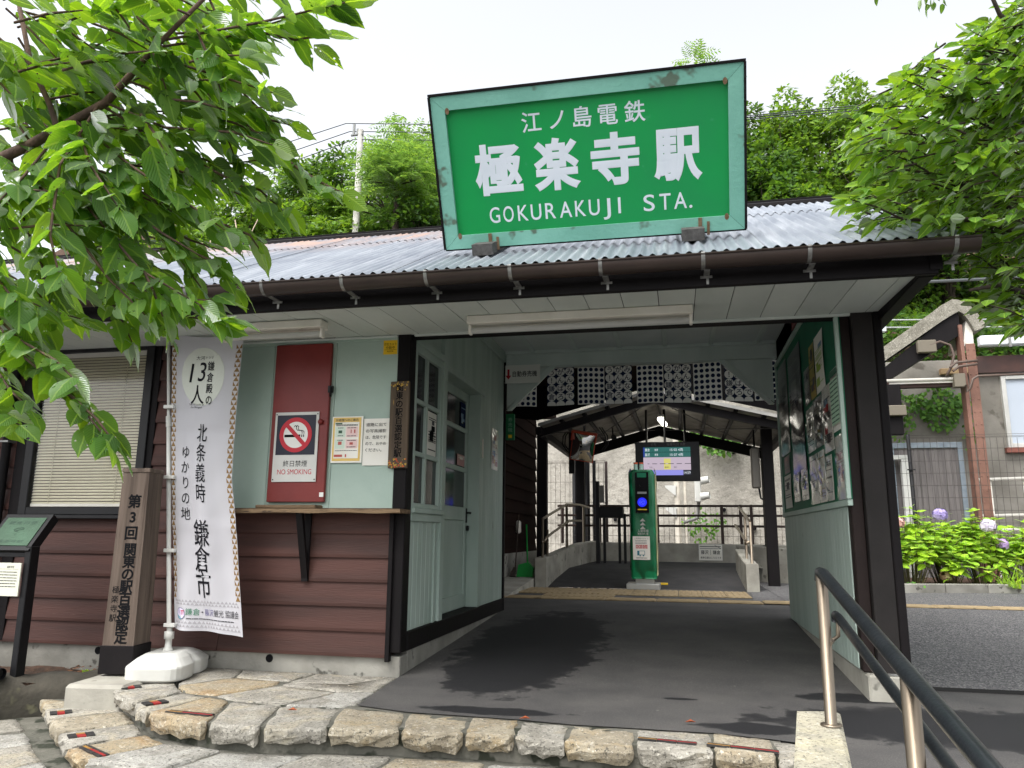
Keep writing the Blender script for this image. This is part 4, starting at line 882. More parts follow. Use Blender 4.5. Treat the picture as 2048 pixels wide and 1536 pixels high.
CLOTHM, _t, _p = newmat('banner_cloth'); _t.nodes.remove(_p); _d = ND(_t, 'ShaderNodeBsdfDiffuse'); _d.inputs[0].default_value = lin((206, 205, 210)); _tr = ND(_t, 'ShaderNodeBsdfTranslucent'); _tr.inputs[0].default_value = lin((206, 205, 210)); _m = ND(_t, 'ShaderNodeMixShader'); _m.inputs[0].default_value = .3
_t.links.new(_d.outputs[0], _m.inputs[1]); _t.links.new(_tr.outputs[0], _m.inputs[2]); _t.links.new(_m.outputs[0], _t.nodes['Material Output'].inputs[0])
ban = mb.build('cloth', CLOTHM, FL)
INK = M('banner_ink', (28, 28, 36), None, rough=.8); GOLD = M('gold_triangle', (128, 100, 58), None, rough=.7); PALE = M('pale_oval', (196, 200, 190), None, rough=.8); GREYT = M('grey_triangle', (160, 158, 162), None, rough=.8)
def densify(m, fn2, poly, n=10): m._add([fn2(*p) for p in poly], [tuple(range(len(poly)))])
mb = MB(); n = 40                      # oval, as a fan of small quads that follows the cloth
for r0, r1 in ((0.02, .33), (.33, .66), (.66, 1.0)):
    for k in range(n):
        a0, a1 = 2 * math.pi * k / n, 2 * math.pi * (k + 1) / n
        mb._add([cf(.235 + .165 * r * math.cos(a_), 1.70 + .215 * r * math.sin(a_), .0008) for r, a_ in ((r0, a0), (r1, a0), (r1, a1), (r0, a1))], [(0, 1, 2, 3)])
mb.build('oval_print', PALE, ban)
mb = MB(); d2 = lambda x, y, d=0: cf(x, y, .0022)
put(mb, '大河', d2, .215, 1.835, .034, 0, .9, wide=.068); put(mb, 'ドラマ', d2, .285, 1.838, .024, 0, .7, wide=.055)
put(mb, '1', d2, .150, 1.725, .20, .004, .9, skew=.12); put(mb, '3', d2, .235, 1.735, .20, .004, .72, skew=.12)
put(mb, '人', d2, .205, 1.565, .145, .012, .8); putv(mb, '鎌倉殿の', d2, .298, 1.815, .075, .082, .012, .7)
put(mb, 'The 13 Lords of', d2, .20, 1.495, .018, 0, wide=.13); put(mb, 'the Shogun', d2, .20, 1.475, .018, 0, wide=.1)
putv(mb, '北条義時', d2, .262, 1.365, .135, .136, .004, .58); putv(mb, 'ゆかりの地', d2, .118, 1.215, .092, .104, .002, .85); putv(mb, '鎌倉市', d2, .25, .71, .185, .166, .006, .66)
mb.build('lettering', INK, ban)
mb = MB(); q = d2
for i, (s, x) in enumerate((('鎌倉', .165), ('・', .222), ('藤沢', .275), ('観光', .345), ('協議会', .432))):
    mb.mi = [0, 1, 2, 1, 1][i]; put(mb, s, d2, x, .118, .047 if i != 1 else .04, .0, wide=[.082, .012, .07, .062, .092][i])
mb.mi = 1; lines(mb, d2, .13, .44, (.075,), .005, 0, random.Random(2)); mb.build('lettering', [M('logo_green', (60, 120, 92), None), INK, M('logo_violet', (104, 100, 140), None)], ban)
mb = MB(); e = lambda x, y, d=0: cf(x, y, .0015 + d)
dsc(mb, e, .085, .105, .036, .0); mb.mi = 1; mb._add([e(.085 + .035 * math.cos(a_), .105 + .035 * math.sin(a_), .0006) for a_ in [math.pi * (1.0 + .02 + k / 12 * .96) for k in range(13)]], [tuple(range(13))])
mb.mi = 2; rect(mb, e, .093, .098, .098, .122, .0012); rect(mb, e, .106, .098, .111, .122, .0012); rect(mb, e, .089, .120, .115, .126, .0012); mb.mi = 3; rect(mb, e, .068, .104, .073, .126, .0012); ring(mb, e, .085, .105, .034, .037, .0014)
mb.build('round_logo', [M('logo_sky', (206, 196, 220), None), M('logo_sea', (90, 136, 150), None), M('logo_gate', (178, 92, 110), None), M('logo_grey', (84, 92, 110), None)], ban)
mb = MB()
for side in (0, 1):
    x0, x1 = (.002, .036) if side == 0 else (CW - .040, CW - .002); nn = 52; h = (1.93 - .20) / nn
    if side == 0: x1 = .032
    for i in range(nn):
        y = .20 + i * h; mid = (x0 + x1) / 2
        if i % 2 == 0: mb._add([cf(x0, y, .001), cf(x1, y, .001), cf(mid, y + h, .001)], [(0, 1, 2)])
        else: mb._add([cf(x0, y, .001), cf(x0, y + h, .001), cf(mid, y, .001)], [(0, 1, 2)]); mb._add([cf(x1, y, .001), cf(x1, y + h, .001), cf(mid, y, .001)], [(0, 1, 2)])
mb.build('triangle_border', GOLD, ban, kind='stuff')
mb = MB()
for r_, y in enumerate((.178, .160, .045, .022)):
    for i in range(20):
        x = .02 + i * .024 + (r_ % 2) * .012
        if x < .47: mb._add([cf(x, y, .001), cf(x + .022, y, .001), cf(x + .011, y + .016, .001)], [(0, 1, 2)])
mb.build('triangle_print', GREYT, ban, kind='stuff')
for s in (.97, .73, .50, .27, .045):
    mb = MB(); p = PT(s); mb.box(p.x - .018, -.335, p.z - .012, p.x + .062, -.295, p.z + .012, .003); mb.build('strap', WHITEP, FL)
for x in (-1.385, -1.118): mb = MB(); mb.box(x - .014, -.330, 2.245, x + .014, -.308, 2.305, .003); mb.build('strap', WHITEP, FL)
# water tank foot, a rounded two-lobed moulding
tk = MB(); ta = math.radians(104); tc = Vector((-1.445, -.325, 0))
def tank(u, v):
    ang = u * 2 * math.pi; c_, s_ = math.cos(ang), math.sin(ang)
    hx, hy = .29, .185; e_ = 5; rr = (abs(c_ / hx) ** e_ + abs(s_ / hy) ** e_) ** (-1 / e_)
    notch = 1 - .16 * math.exp(-((ang - math.pi * 1.5) / .22) ** 2) - .16 * math.exp(-((ang - math.pi * .5) / .22) ** 2)
    zs = [(0.0, .96), (.010, .99), (.074, 1.0), (.084, .985), (.124, .76), (.142, .60), (.148, .50), (.140, .2), (.140, 0.0)]
    k = v * (len(zs) - 1); i = min(int(k), len(zs) - 2); f = k - i; z = zs[i][0] * (1 - f) + zs[i + 1][0] * f; m_ = zs[i][1] * (1 - f) + zs[i + 1][1] * f
    rr *= m_ * (notch if z < .12 else 1 - (1 - notch) * .5); x, y = rr * c_, rr * s_
    return (tc.x + x * math.cos(ta) - y * math.sin(ta), tc.y + x * math.sin(ta) + y * math.cos(ta), .004 + z)
tk.grid(tank, 60, 8, smooth=False); tk.build('water_tank', WHITEP, FL)
mb = MB(); mb.lathe([(.030, .0), (.030, .012), (.022, .02), (.020, .07), (.031, .072), (.031, .118), (.018, .12), (.018, .14)], (-1.478, -.30, .145), 14); mb.build('pole_socket', WHITEP, FL)

# ---- bronze information panel stand on the left
IP = thing('information_stand', 'dark metal stand with a slanted green plaque and a white text panel', 'information board', (-2.42, -.62, -.04))
A0 = Vector((-2.63, -.66, .79)); ux = Vector((1, .0, .0)); uy = Vector((0, .16, .21)).normalized(); pf = plane(A0, ux, uy)
mb = MB(); slab(mb, pf, -.02, -.02, .345, .27, -.06, .0); mb.build('plaque_case', BLACKP, IP)
BRZ = M('verdigris_plaque', (62, 90, 70), (52, 76, 58), 6, .5, .2, 60, metal=.2)
mb = MB(); slab(mb, pf, .012, .014, .315, .238, .001, .005); pq = mb.build('plaque', BRZ, IP)
mb = MB(); put(mb, '鎌倉百景', pf, .16, .195, .03, .01, flat=.2, wide=.22); put(mb, '極楽寺駅', pf, .165, .045, .024, .008, flat=.2, wide=.2); put(mb, '史', pf, .165, .1, .018, .004, flat=.2); stroke(mb, pf, [(.13, .135), (.15, .15), (.19, .155), (.2, .145), (.17, .135), (.14, .128), (.17, .12)], .005, .002)
mb.v = [tuple(Vector(p) + Vector((0, -.004, .004))) for p in mb.v]; mb.build('relief', M('dark_bronze', (52, 74, 60), None, rough=.5, metal=.3), IP)
mb = MB()
for x in (-2.32, -2.64): mb.box(x, -.66, -.08, x + .045, -.585, .80, .004)
mb.box(-2.64, -.65, .73, -2.28, -.60, .775, .003); mb.build('leg', BLACKP, IP)
q = plane((-2.66, -.672, .49), (1, 0, 0), (0, 0, 1)); mb = MB(); slab(mb, q, 0, 0, .345, .205, 0, .008); mb.build('text_panel', M('cream_panel', (204, 204, 188), None, rough=.5), IP)
mb = MB(); put(mb, '極楽寺駅', q, .24, .18, .016, 0, flat=0, align='l', wide=.055); rect(mb, q, .02, .166, .33, .1672, .0002); rn = random.Random(9); lines(mb, q, .02, .325, (.148, .130, .112, .094, .076, .058), .0045, .0002, rn); mb.v = [tuple(Vector(p) + Vector((0, -.0086, 0))) for p in mb.v]; mb.build('lettering', BLACK, IP)
mb = MB(); mb.tube([(-2.66, -.72, .08), (-2.29, -.75, .035)], .036, 14, caps=False); mb.tube([(-2.66, -.72, .08), (-2.31, -.75, .037)], .031, 14); tag(mb.build('black_pipe', BLACKP), 'short black pipe lying in the planter beside the stand leg', 'pipe')
# ================================================================ INSIDE THE PASSAGE
# ---- hanging cloths on the back beam
CLOTHW = CLOTHM.copy(); CLOTHW.name = 'towel_cloth'
for _n in CLOTHW.node_tree.nodes:
    if _n.type in ('BSDF_DIFFUSE', 'BSDF_TRANSLUCENT'): _n.inputs[0].default_value = lin((226, 226, 224))
CLW = M('cloth_white', (206, 208, 208), (196, 198, 198), 4, .85); XS = [(.02, .33, 'd'), (.445, .735, 't'), (.775, 1.06, 'd'), (1.07, 1.348, 't'), (1.40, 1.675, 'd'), (1.683, 1.955, 't'), (1.98, 2.262, 'd'), (2.292, 2.565, 't'), (2.58, 2.86, 'd')]
WORDS = {'d': ['leftmost dotted navy and white cloth behind the left knee brace', 'dotted cloth second from the left on the back beam', 'dotted cloth with the lamp glare in the middle of the beam', 'dotted cloth right of the middle cheering cloth', 'dotted cloth corner showing beside the right knee brace'],
         't': ['leftmost cheering cloth with navy diamonds and Japanese characters', 'cheering cloth second from the left, above the convex mirror', 'cheering cloth just right of the lamp glare cloth', 'rightmost cheering cloth partly behind the right knee brace']}
cnt = {'d': 0, 't': 0}
for x0, x1, k in XS:
    t_ = thing('hanging_cloth', WORDS[k][cnt[k]], 'cloth banner', ((x0 + x1) / 2, 3.1, 2.26), group='cloths hung along the back beam'); cnt[k] += 1
    w = x1 - x0; h = .405; ph = x0 * 9; zt = 2.665 + random.uniform(-.006, .006)
    f = lambda x, y, d=0, x0=x0, w=w, h=h, ph=ph, zt=zt: Vector((x0 + x, 3.09 + .008 * math.sin(x / w * 5 + ph) * (1 - y / h) - d, zt - h + y + .006 * math.sin(x * 12 + ph)))
    mb = MB(); mb.grid(lambda u, v: f(u * w, v * h), 10, 6); c0 = mb.build('cloth', CLOTHW, t_)
    mb = MB()
    if k == 'd':
        for i in range(5):
            for j in range(7): dsc(mb, f, w * (i + .5) / 5, h * (j + .5) / 7, .0205, .0015, 16)
        mb.build('dot_print', NAVY, c0, kind='stuff')
    else:
        ca, cb = w / 3, h * .222
        def star(X, Y):
            pts = []
            for qx, qy, a0 in ((1, 1, 180), (1, -1, 90), (-1, -1, 0), (-1, 1, 270)):
                arc = [(X + qx * ca / 2 + ca / 2 * math.cos(math.radians(a0 + t * 22.5)), Y + qy * cb / 2 + cb / 2 * math.sin(math.radians(a0 + t * 22.5))) for t in range(5)]
                pts += (arc if qx * qy > 0 else arc[::1])[:4]
            pts = [(min(max(a, 0), w), min(max(b, 0), h)) for a, b in pts]
            if max(p[0] for p in pts) - min(p[0] for p in pts) > .004 and max(p[1] for p in pts) - min(p[1] for p in pts) > .004: mb._add([f(a, b, .0014) for a, b in pts], [tuple(range(len(pts)))])
        for i in range(4):
            for j in range(6): star(w * i / 3, h * (1 - .095 - .222 * j) + cb / 2)
        mb.build('star_print', NAVY, c0, kind='stuff')
        mb = MB()
        for i, col in enumerate(('う！鎌倉', 'がんばろ', 'みんなで')):
            for j, ch in enumerate(col): put(mb, ch, f, w * (i + .5) / 3, h * (1 - .095 - .222 * j), .072, .010, flat=0.0)
        mb.v = [(a, b - .0045, c) for a, b, c in mb.v]; mb.build('lettering', NAVY, c0)
mb = MB(); mb.tube([(0, 3.10, 2.668), (2.8, 3.10, 2.668)], .004, 6); tag(mb.build('cord', WHITEP), 'thin cord the cloths hang from under the back beam', 'cord')
# ---- ticket machine sign
TS = thing('ticket_sign', 'white ticket machine sign with a red down arrow on the back beam', 'sign', (.19, 2.95, 2.48)); q = plane((0, 2.945, 0), (1, 0, 0), (0, 0, 1))
mb = MB(); slab(mb, q, -.015, 2.488, .392, 2.685, -.012, 0); mb.build('plate', WHITE, TS)
mb = MB(); put(mb, '自動券売機', q, .225, 2.588, .068, .008, flat=0.0, wide=.265); mb.v = [(a, b - .0012, c) for a, b, c in mb.v]; mb.build('lettering', BLACK, TS)
mb = MB(); mb._add([q(x, y, .0012) for x, y in ((.035, 2.64), (.058, 2.64), (.058, 2.572), (.078, 2.572), (.0465, 2.53), (.015, 2.572), (.035, 2.572))], [tuple(range(7))]); mb.build('arrow', REDP, TS)
# ---- green hanging sign
GS = thing('green_sign', 'narrow green vertical sign at the far corner of the mint wall', 'sign', (.05, 3.0, 1.88)); q = plane((0, 2.995, 0), (1, 0, 0), (0, 0, 1))
mb = MB(); mb.box(.012, 2.998, 1.885, .105, 3.03, 2.165, .003); mb.build('plate', M('sign_green_dark', (26, 112, 70), None, rough=.5), GS)
mb = MB(); putv(mb, '券売機', q, .06, 2.13, .05, .055, .002); mb.v = [(a, b - .001, c) for a, b, c in mb.v]; mb.build('lettering', M('faded_white', (130, 180, 150), None), GS)
mb = MB(); rect(mb, q, .04, 1.905, .08, 1.94, .0005); mb.build('orange_patch', YEL, GS)
# ---- sheets on the left wall and its window
def sheet_x(x, y0, y1, z0, z1, sgn, label, cols, name='wall_poster', amp=.004, seed=0, plastic=False, nl=5, cat='poster'):
    """a paper sheet on a wall x = const; sgn +1 faces +x"""
    rn = random.Random(seed); w = abs(y1 - y0); h = z1 - z0
    f = lambda a, b, d=0: Vector((x + sgn * (.004 + d + amp * (math.sin(a / w * 4 + seed) * .5 + .5) * math.sin(b / h * 3.1)), (y0 + a) if sgn > 0 else (y1 - a), z0 + b))
    t_ = thing(name, label, cat, (x, (y0 + y1) / 2, z0))
    mb = MB(); mb.grid(lambda u, v: f(u * w, v * h), 6, 8); mb.build('sheet', cols[0], t_)
    mb = MB()
    for i, c in enumerate(cols[1:]):
        mb.mi = i; 
        for _ in range(1 if i == 0 else 3):
            a = rn.uniform(.06, .5) * w; b = rn.uniform(.06, .75) * h; aw = rn.uniform(.25, .45) * w; bh = rn.uniform(.08, .22) * h
            for s in range(3):
                rect(mb, f, a + aw * s / 3, b, a + aw * (s + 1) / 3, b + bh, .0015 + i * .0007)
    mb.mi = len(cols) - 2 if len(cols) > 1 else 0
    lines(mb, f, .1 * w, .9 * w, [h * (.1 + .8 * rn.random()) for _ in range(nl)], .006, .0035, rn)
    if len(cols) > 1: mb.build('print', cols[1:], t_)
    if plastic:
        mb = MB(); mb.grid(lambda u, v: f(u * w, v * h, .006 + .0028 * math.sin(v * 11 + seed) * math.sin(u * 5 + seed) + .0010 * math.sin(v * 29 + u * 9)), 10, 22); mb.build('clear_cover', CLEARP, t_)
    return t_
DKP = M('dark_poster', (40, 46, 62), (78, 66, 70), 2.5, .5); GRP = M('grey_poster', (150, 148, 142), (120, 120, 118), 4, .5); OLV = M('olive_poster', (176, 150, 66), (136, 128, 56), 4, .5); PGRN = M('timetable_green', (176, 206, 180), None, rough=.5)
BLP = M('blue_print', (86, 122, 160), (150, 172, 190), 8, .5); LIME = M('lime_print', (150, 180, 60), None, rough=.5); TXT = M('text_grey', (70, 70, 72), None, rough=.6); PINK = M('pinkish_print', (200, 150, 146), (168, 120, 116), 6, .5)
sheet_x(-.022, .46, .68, 1.475, 1.80, 1, 'black and white notice inside the passage window pane', [PAPER, TXT, BLACK], name='window_notice', seed=2, amp=0.0, nl=10, cat='notice')
sheet_x(-.118, 1.68, 1.85, 1.86, 2.08, 1, 'blue sticker with a yellow triangle on the top door pane', [NAVY, YEL, BLP], name='door_sticker', seed=4, amp=0, nl=2, cat='sticker')
sheet_x(-.118, 1.60, 1.84, 1.50, 1.60, 1, 'small pinkish sticker low in the middle door pane', [PINK, PAPER], name='door_sticker', seed=5, amp=0, nl=2, cat='sticker')
sheet_x(-.004, 2.40, 2.68, 1.53, 1.94, 1, 'glossy colour poster in a plastic cover beside the door', [PAPER, YEL, BLP, PINK], seed=7, plastic=True)
# ---- notice board posters (right wall)
NB = 2.787
PST = [(2.27, 2.84, 1.65, 2.50, 'tall grey poster in a framed case at the far end of the notice board', [GRP, TXT], 1), (1.45, 2.12, 1.41, 2.46, 'large dark navy poster in crumpled plastic on the notice board', [DKP, NAVY, GRP], 1),
       (.84, 1.06, 1.90, 2.30, 'ochre poster high on the green notice board', [OLV, M('dark_red_print', (120, 60, 48), None), TXT], 0), (.48, .82, 1.90, 2.31, 'white sheet with blue lettering right of the ochre poster', [PAPER, BLP, LIME], 0),
       (1.08, 1.32, 1.90, 2.17, 'grey printed sheet left of the ochre poster', [GRP, TXT], 1), (.33, .65, 1.46, 1.90, 'sheet of small blue and red pictures under the timetable side', [PAPER, BLP, REDP, TXT], 1),
       (.69, 1.00, 1.53, 1.88, 'glossy grey sheet in the middle of the notice board', [GRP, OLV, TXT], 1), (1.02, 1.32, 1.53, 1.86, 'glossy white sheet left of the middle sheet', [PAPER, TXT], 1),
       (.03, .32, 1.56, 1.96, 'pale green timetable with dark stripes near the front edge', [PAPER, PGRN, TXT], 0), (.02, .31, 1.13, 1.53, 'lime and blue picture poster at the lower front corner', [PAPER, LIME, BLP, PINK], 1),
       (.99, 1.31, 1.14, 1.50, 'white leaflet at the bottom centre of the notice board', [PAPER, TXT], 1), (.70, .97, 1.14, 1.50, 'cream leaflet right of the bottom centre leaflet', [PAPER, TXT, OLV], 1), (.45, .67, 1.14, 1.44, 'small text sheet at the bottom between leaflet and picture poster', [PAPER, TXT], 1),
       (1.44, 1.74, 1.19, 1.44, 'small white leaflet below the dark navy poster', [PAPER, BLP, TXT], 1), (1.86, 2.17, 1.195, 1.435, 'small white leaflet left below the dark navy poster', [PAPER, TXT], 1), (2.36, 2.80, 1.16, 1.46, 'tall pale sheet at the bottom far end of the notice board', [PAPER, TXT], 0), (2.38, 2.74, 1.475, 1.635, 'grey pink slip above the pale far sheet', [GRP, PINK], 0)]
for i, (a, b, c, d, lab, cols, pl_) in enumerate(PST): sheet_x(NB, a, b, c, d, -1, lab, cols, name='board_poster', seed=20 + i, plastic=bool(pl_), amp=.006, nl=8)
# rows of the timetable
tt = [o for o in COL.objects if o.get('label', '').startswith('pale green timetable')][0]
mb = MB(); f = plane((NB - .016, .32, 1.56), (0, -1, 0), (0, 0, 1))
rect(mb, f, .02, .04, .27, .33, 0)
mb.build('table', PGRN, tt); mb = MB()
for i in range(10): rect(mb, f, .025, .055 + i * .028, .14, .064 + i * .028, .0008); rect(mb, f, .15, .055 + i * .028, .265, .064 + i * .028, .0008)
rect(mb, f, .02, .345, .27, .385, .0008); mb.build('print', M('dark_teal_print', (54, 96, 78), None), tt)
# ---- card reader post in its plastic wrap
CRD = thing('card_reader', 'green card reader post wrapped in clear plastic on a grey base', 'card reader', (1.26, 6.55, .15))
GRN = M('reader_green', (18, 128, 82), (14, 118, 74), 3, .32); 
def rbox(m, x0, x1, y0, y1, z0, z1, r=.05, n=5, cap=.06):
    pts = []
    for cx_, cy_, a0 in ((x1 - r, y1 - r, 0), (x0 + r, y1 - r, 90), (x0 + r, y0 + r, 180), (x1 - r, y0 + r, 270)):
        for k in range(n + 1): a_ = math.radians(a0 + 90 * k / n); pts.append((cx_ + r * math.cos(a_), cy_ + r * math.sin(a_)))
    N = len(pts); mx, my = (x0 + x1) / 2, (y0 + y1) / 2; vs = []
    for z, s in ((z0, .97), (z0 + .03, 1), (z1 - cap, 1), (z1 - cap * .4, .93), (z1, .80)):
        vs += [(mx + (px - mx) * s, my + (py - my) * (s if s > .9 else .97), z) for px, py in pts]
    fs = [(j * N + i, j * N + (i + 1) % N, (j + 1) * N + (i + 1) % N, (j + 1) * N + i) for j in range(4) for i in range(N)] + [tuple(range(4 * N, 5 * N)), tuple(range(N))]
    m._add(vs, fs, True)
mb = MB(); rbox(mb, 1.10, 1.46, 6.36, 6.72, .30, 1.84); mb.build('body', GRN, CRD)
mb = MB(); mb.box(1.455, 6.42, .34, 1.475, 6.70, 1.78, .008); mb.build('side_panel', M('cream_strip', (214, 206, 160), None, rough=.4), CRD)
mb = MB(); mb.box(1.03, 6.33, .15, 1.50, 6.80, .235, .01); mb.box(1.16, 6.42, .235, 1.42, 6.7, .30); mb.build('base', M('grey_metal', (168, 168, 164), None, rough=.4, metal=.5), CRD)
q = plane((0, 6.357, 0), (1, 0, 0), (0, 0, 1))
mb = MB(); slab(mb, q, 1.185, 1.22, 1.375, 1.80, 0, .02); rp = mb.build('reader_panel', BLACK, CRD)
mb = MB(); slab(mb, q, 1.215, 1.725, 1.345, 1.79, .021, .023); mb.build('display', M('reader_screen', (28, 116, 84), None, rough=.3), rp)
mb = MB(); rect(mb, q, 1.215, 1.49, 1.345, 1.52, .022); mb.build('slot', M('slot_grey', (140, 142, 140), None), rp)
mb = MB(); dsc(mb, q, 1.28, 1.37, .066, .023); mb.build('touch_light', emat('blue_light', (30, 40, 255), .4), rp)
mb = MB(); put(mb, 'IC', q, 1.28, 1.37, .05, .004, flat=.0); ring(mb, q, 1.28, 1.37, .034, .038, .0); mb.v = [(a, b - .0245, c) for a, b, c in mb.v]; mb.build('lettering', M('pale_blue', (120, 140, 240), None), rp)
mb = MB(); rect(mb, q, 1.215, 1.26, 1.345, 1.275, .022); mb.build('slot', YEL, rp)
for z in (1.10, 1.045, .99): mb = MB(); mb._add([q(1.24, z, .002), q(1.32, z, .002), q(1.28, z + .045, .002)], [(0, 1, 2)]); mb.build('arrow', WHITE, CRD)
mb = MB(); put(mb, '入場専用', q, 1.28, .965, .045, .003, flat=0, wide=.15); put(mb, '簡易改札機', q, 1.28, .925, .035, .002, flat=0, wide=.15); mb.v = [(a, b - .003, c) for a, b, c in mb.v]; mb.build('lettering', WHITE, CRD)
mb = MB(); slab(mb, q, 1.135, .565, 1.375, .89, .018, .020); st = mb.build('sticker', PAPER, CRD); mb = MB(); rn = random.Random(4)
put(mb, 'ご利用ありがとう', q, 1.255, .86, .026, .002, flat=0, wide=.19); lines(mb, q, 1.17, 1.33, (.83, .81, .79), .006, .0, rn); mb.mi = 1; lines(mb, q, 1.175, 1.34, (.765, .745, .728), .012, 0, rn)
mb.mi = 2; rect(mb, q, 1.195, .625, 1.225, .69, 0); rect(mb, q, 1.225, .63, 1.30, .636, 0); rect(mb, q, 1.225, .684, 1.30, .69, 0); rect(mb, q, 1.296, .63, 1.302, .69, 0); dsc(mb, q, 1.235, .622, .01, 0, 10); dsc(mb, q, 1.28, .622, .01, 0, 10); mb.mi = 0; lines(mb, q, 1.18, 1.33, (.59,), .008, 0, rn)
mb.v = [(a, b - .0212, c) for a, b, c in mb.v]; mb.build('print', [TXT, REDP, M('teal_print', (50, 116, 130), None)], st)
mb = MB(); ns = 40
def wrapf(u, v):
    a_ = u * 2 * math.pi; e_ = 5; c_, s_ = math.cos(a_), math.sin(a_); rr = (abs(c_) ** e_ + abs(s_) ** e_) ** (-1 / e_)
    k = .195 + .006 * math.sin(a_ * 7 + v * 9) + .004 * math.sin(v * 31 + a_ * 3) - (.02 if v > .96 else 0) - .03 * max(0, .12 - v) / .12
    return (1.285 + rr * k * c_, 6.54 + rr * k * s_, .27 + v * 1.60)
mb.grid(wrapf, ns, 24); mb.build('plastic_wrap', CLEARP, CRD)
for x in (1.19, 1.27): mb = MB(); mb.tube([(x, 6.52, 1.84), (x, 6.52, 1.93)], .03, 10); cp = mb.build('lamp_stub', M('lamp_clear', (150, 180, 166), None, rough=.2), CRD); mb = MB(); mb.tube([(x, 6.52, 1.932), (x, 6.52, 1.955)], .031, 10); mb.build('cap', M('orange_cap', (190, 84, 50), None), cp)
mb = MB(); mb.box(1.42, 6.9, .19, 1.60, 7.2, .215, .004); tag(mb.build('yellow_block', YEL), 'small yellow block on the ramp behind the card reader', 'block')

# ================================================================ BEHIND THE BUILDING
# wing of the station with brown boards
WG = thing('station_wing', 'brown boarded rear wing left of the ramp with a concrete foot', 'building', (-.83, 6.0, .1))
mb = MB(); mb.box(-.90, 3.07, .1, -.745, 9.2, .62, .006); mb.build('foundation', CONCD, WG)
DSIDE = M('shaded_siding', (40, 28, 25), (31, 23, 21), 2.5, .9, .3, 50, stretch=(3, .3, 3), vary=.06, spec=.04)  # the brown siding again, the wing's shade put into its colour
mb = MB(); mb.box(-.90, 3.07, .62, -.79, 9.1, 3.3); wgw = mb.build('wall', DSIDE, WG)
for i in range(12):
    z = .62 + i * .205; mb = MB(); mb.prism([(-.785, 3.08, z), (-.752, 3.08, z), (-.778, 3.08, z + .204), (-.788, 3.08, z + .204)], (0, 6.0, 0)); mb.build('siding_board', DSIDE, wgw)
mb = MB(); mb.box(-.75, 7.2, .92, -.70, 7.4, 1.12, .02); tag(mb.build('meter_box', CREAMP), 'small pale box on the brown boards of the rear wing', 'box')
DP = thing('dustpan_broom', 'green upright dustpan with a broom against the rear wing', 'dustpan', (-.55, 6.5, .27))
DG = M('dustpan_green', (28, 140, 60), None, rough=.4)
mb = MB(); mb.prism([(-.60, 6.55, .285), (-.36, 6.55, .285), (-.345, 6.55, .42), (-.42, 6.55, .50), (-.57, 6.55, .46)], (0, .13, 0)); mb.build('pan', DG, DP)
mb = MB(); mb.tube([(-.44, 6.6, .48), (-.47, 6.65, 1.05)], .011, 8); mb.build('pan_handle', DG, DP)
mb = MB(); mb.tube([(-.63, 6.6, .35), (-.60, 6.7, 1.2)], .010, 8); mb.tube([(-.66, 6.56, .285), (-.64, 6.59, .42)], [.05, .012], 8); mb.build('broom', BARKD, DP)
# concrete ramp walls with stainless handrails
def rampwall(name, label, pts, w, zt, zb):
    m = MB(); n = len(pts); L_ = []
    for i in range(n):
        a_ = Vector((*pts[max(0, i - 1)], 0)); b_ = Vector((*pts[min(n - 1, i + 1)], 0)); t_ = (b_ - a_).normalized(); nn = Vector((-t_.y, t_.x, 0)) * w / 2
        p = Vector((*pts[i], 0)); L_.append([p + nn + Vector((0, 0, zb[i])), p + nn + Vector((0, 0, zt[i] - .012)), p + nn * .85 + Vector((0, 0, zt[i])), p - nn * .85 + Vector((0, 0, zt[i])), p - nn + Vector((0, 0, zt[i] - .012)), p - nn + Vector((0, 0, zb[i]))])
    vs = [v for l in L_ for v in l]; m._add(vs, [(6 * i + k, 6 * i + (k + 1) % 6, 6 * (i + 1) + (k + 1) % 6, 6 * (i + 1) + k) for i in range(n - 1) for k in range(6)] + [tuple(range(6)), tuple(range(6 * n - 6, 6 * n))])
    o = m.build(name, CONC); return tag(o, label, 'wall', 'concrete ramp walls')
rampwall('ramp_wall', 'left concrete ramp wall curving up behind the tactile paving', [(-.21, 6.42), (-.19, 7.2), (-.12, 8.2), (.0, 9.4), (.13, 10.5)], .165, [.57, .60, .68, .76, .79], [.1] * 5)
rampwall('ramp_wall', 'right concrete ramp wall stub with a handrail on top', [(2.765, 6.48), (2.755, 7.2), (2.75, 8.3)], .17, [.525, .58, .70], [.1] * 3)
rampwall('ramp_wall', 'low concrete wall panel right of the ramp behind the stub', [(2.80, 9.4), (3.35, 8.8), (3.9, 8.55)], .14, [.76, .72, .70], [.1] * 3)
rampwall('ramp_wall', 'low concrete wall across the end of the ramp under the railing', [(.05, 10.55), (3.9, 10.55)], .16, [.77, .75], [.0] * 2)
def rail(label, segs, posts, r=.02, bars=()):
    t_ = thing('handrail', label, 'handrail', segs[0][0], group='stainless handrails of the ramp')
    for s in segs: mb = MB(); mb.tube(s, r, 10); mb.build('rail', STEEL, t_)
    for p in posts: mb = MB(); mb.tube(p, r, 10); mb.build('post', STEEL, t_)
    return t_
rail('stainless double handrail on the left ramp wall', [[(-.19, 6.46, 1.13), (-.19, 7.0, 1.20), (-.10, 8.4, 1.42), (.0, 9.4, 1.45), (.08, 10.2, 1.43)], [(-.13, 6.46, .86), (-.13, 7.0, .93), (-.06, 8.4, 1.14), (.02, 9.4, 1.16)]],
     [[(-.19, 6.46, .56), (-.19, 6.46, 1.13)], [(-.19, 6.46, .80), (-.16, 6.46, .80), (-.13, 6.46, .86)], [(-.19, 6.9, .58), (-.19, 6.9, .98)], [(-.1, 8.4, .66), (-.1, 8.4, 1.42)], [(.03, 9.7, .75), (.03, 9.7, 1.44)]])
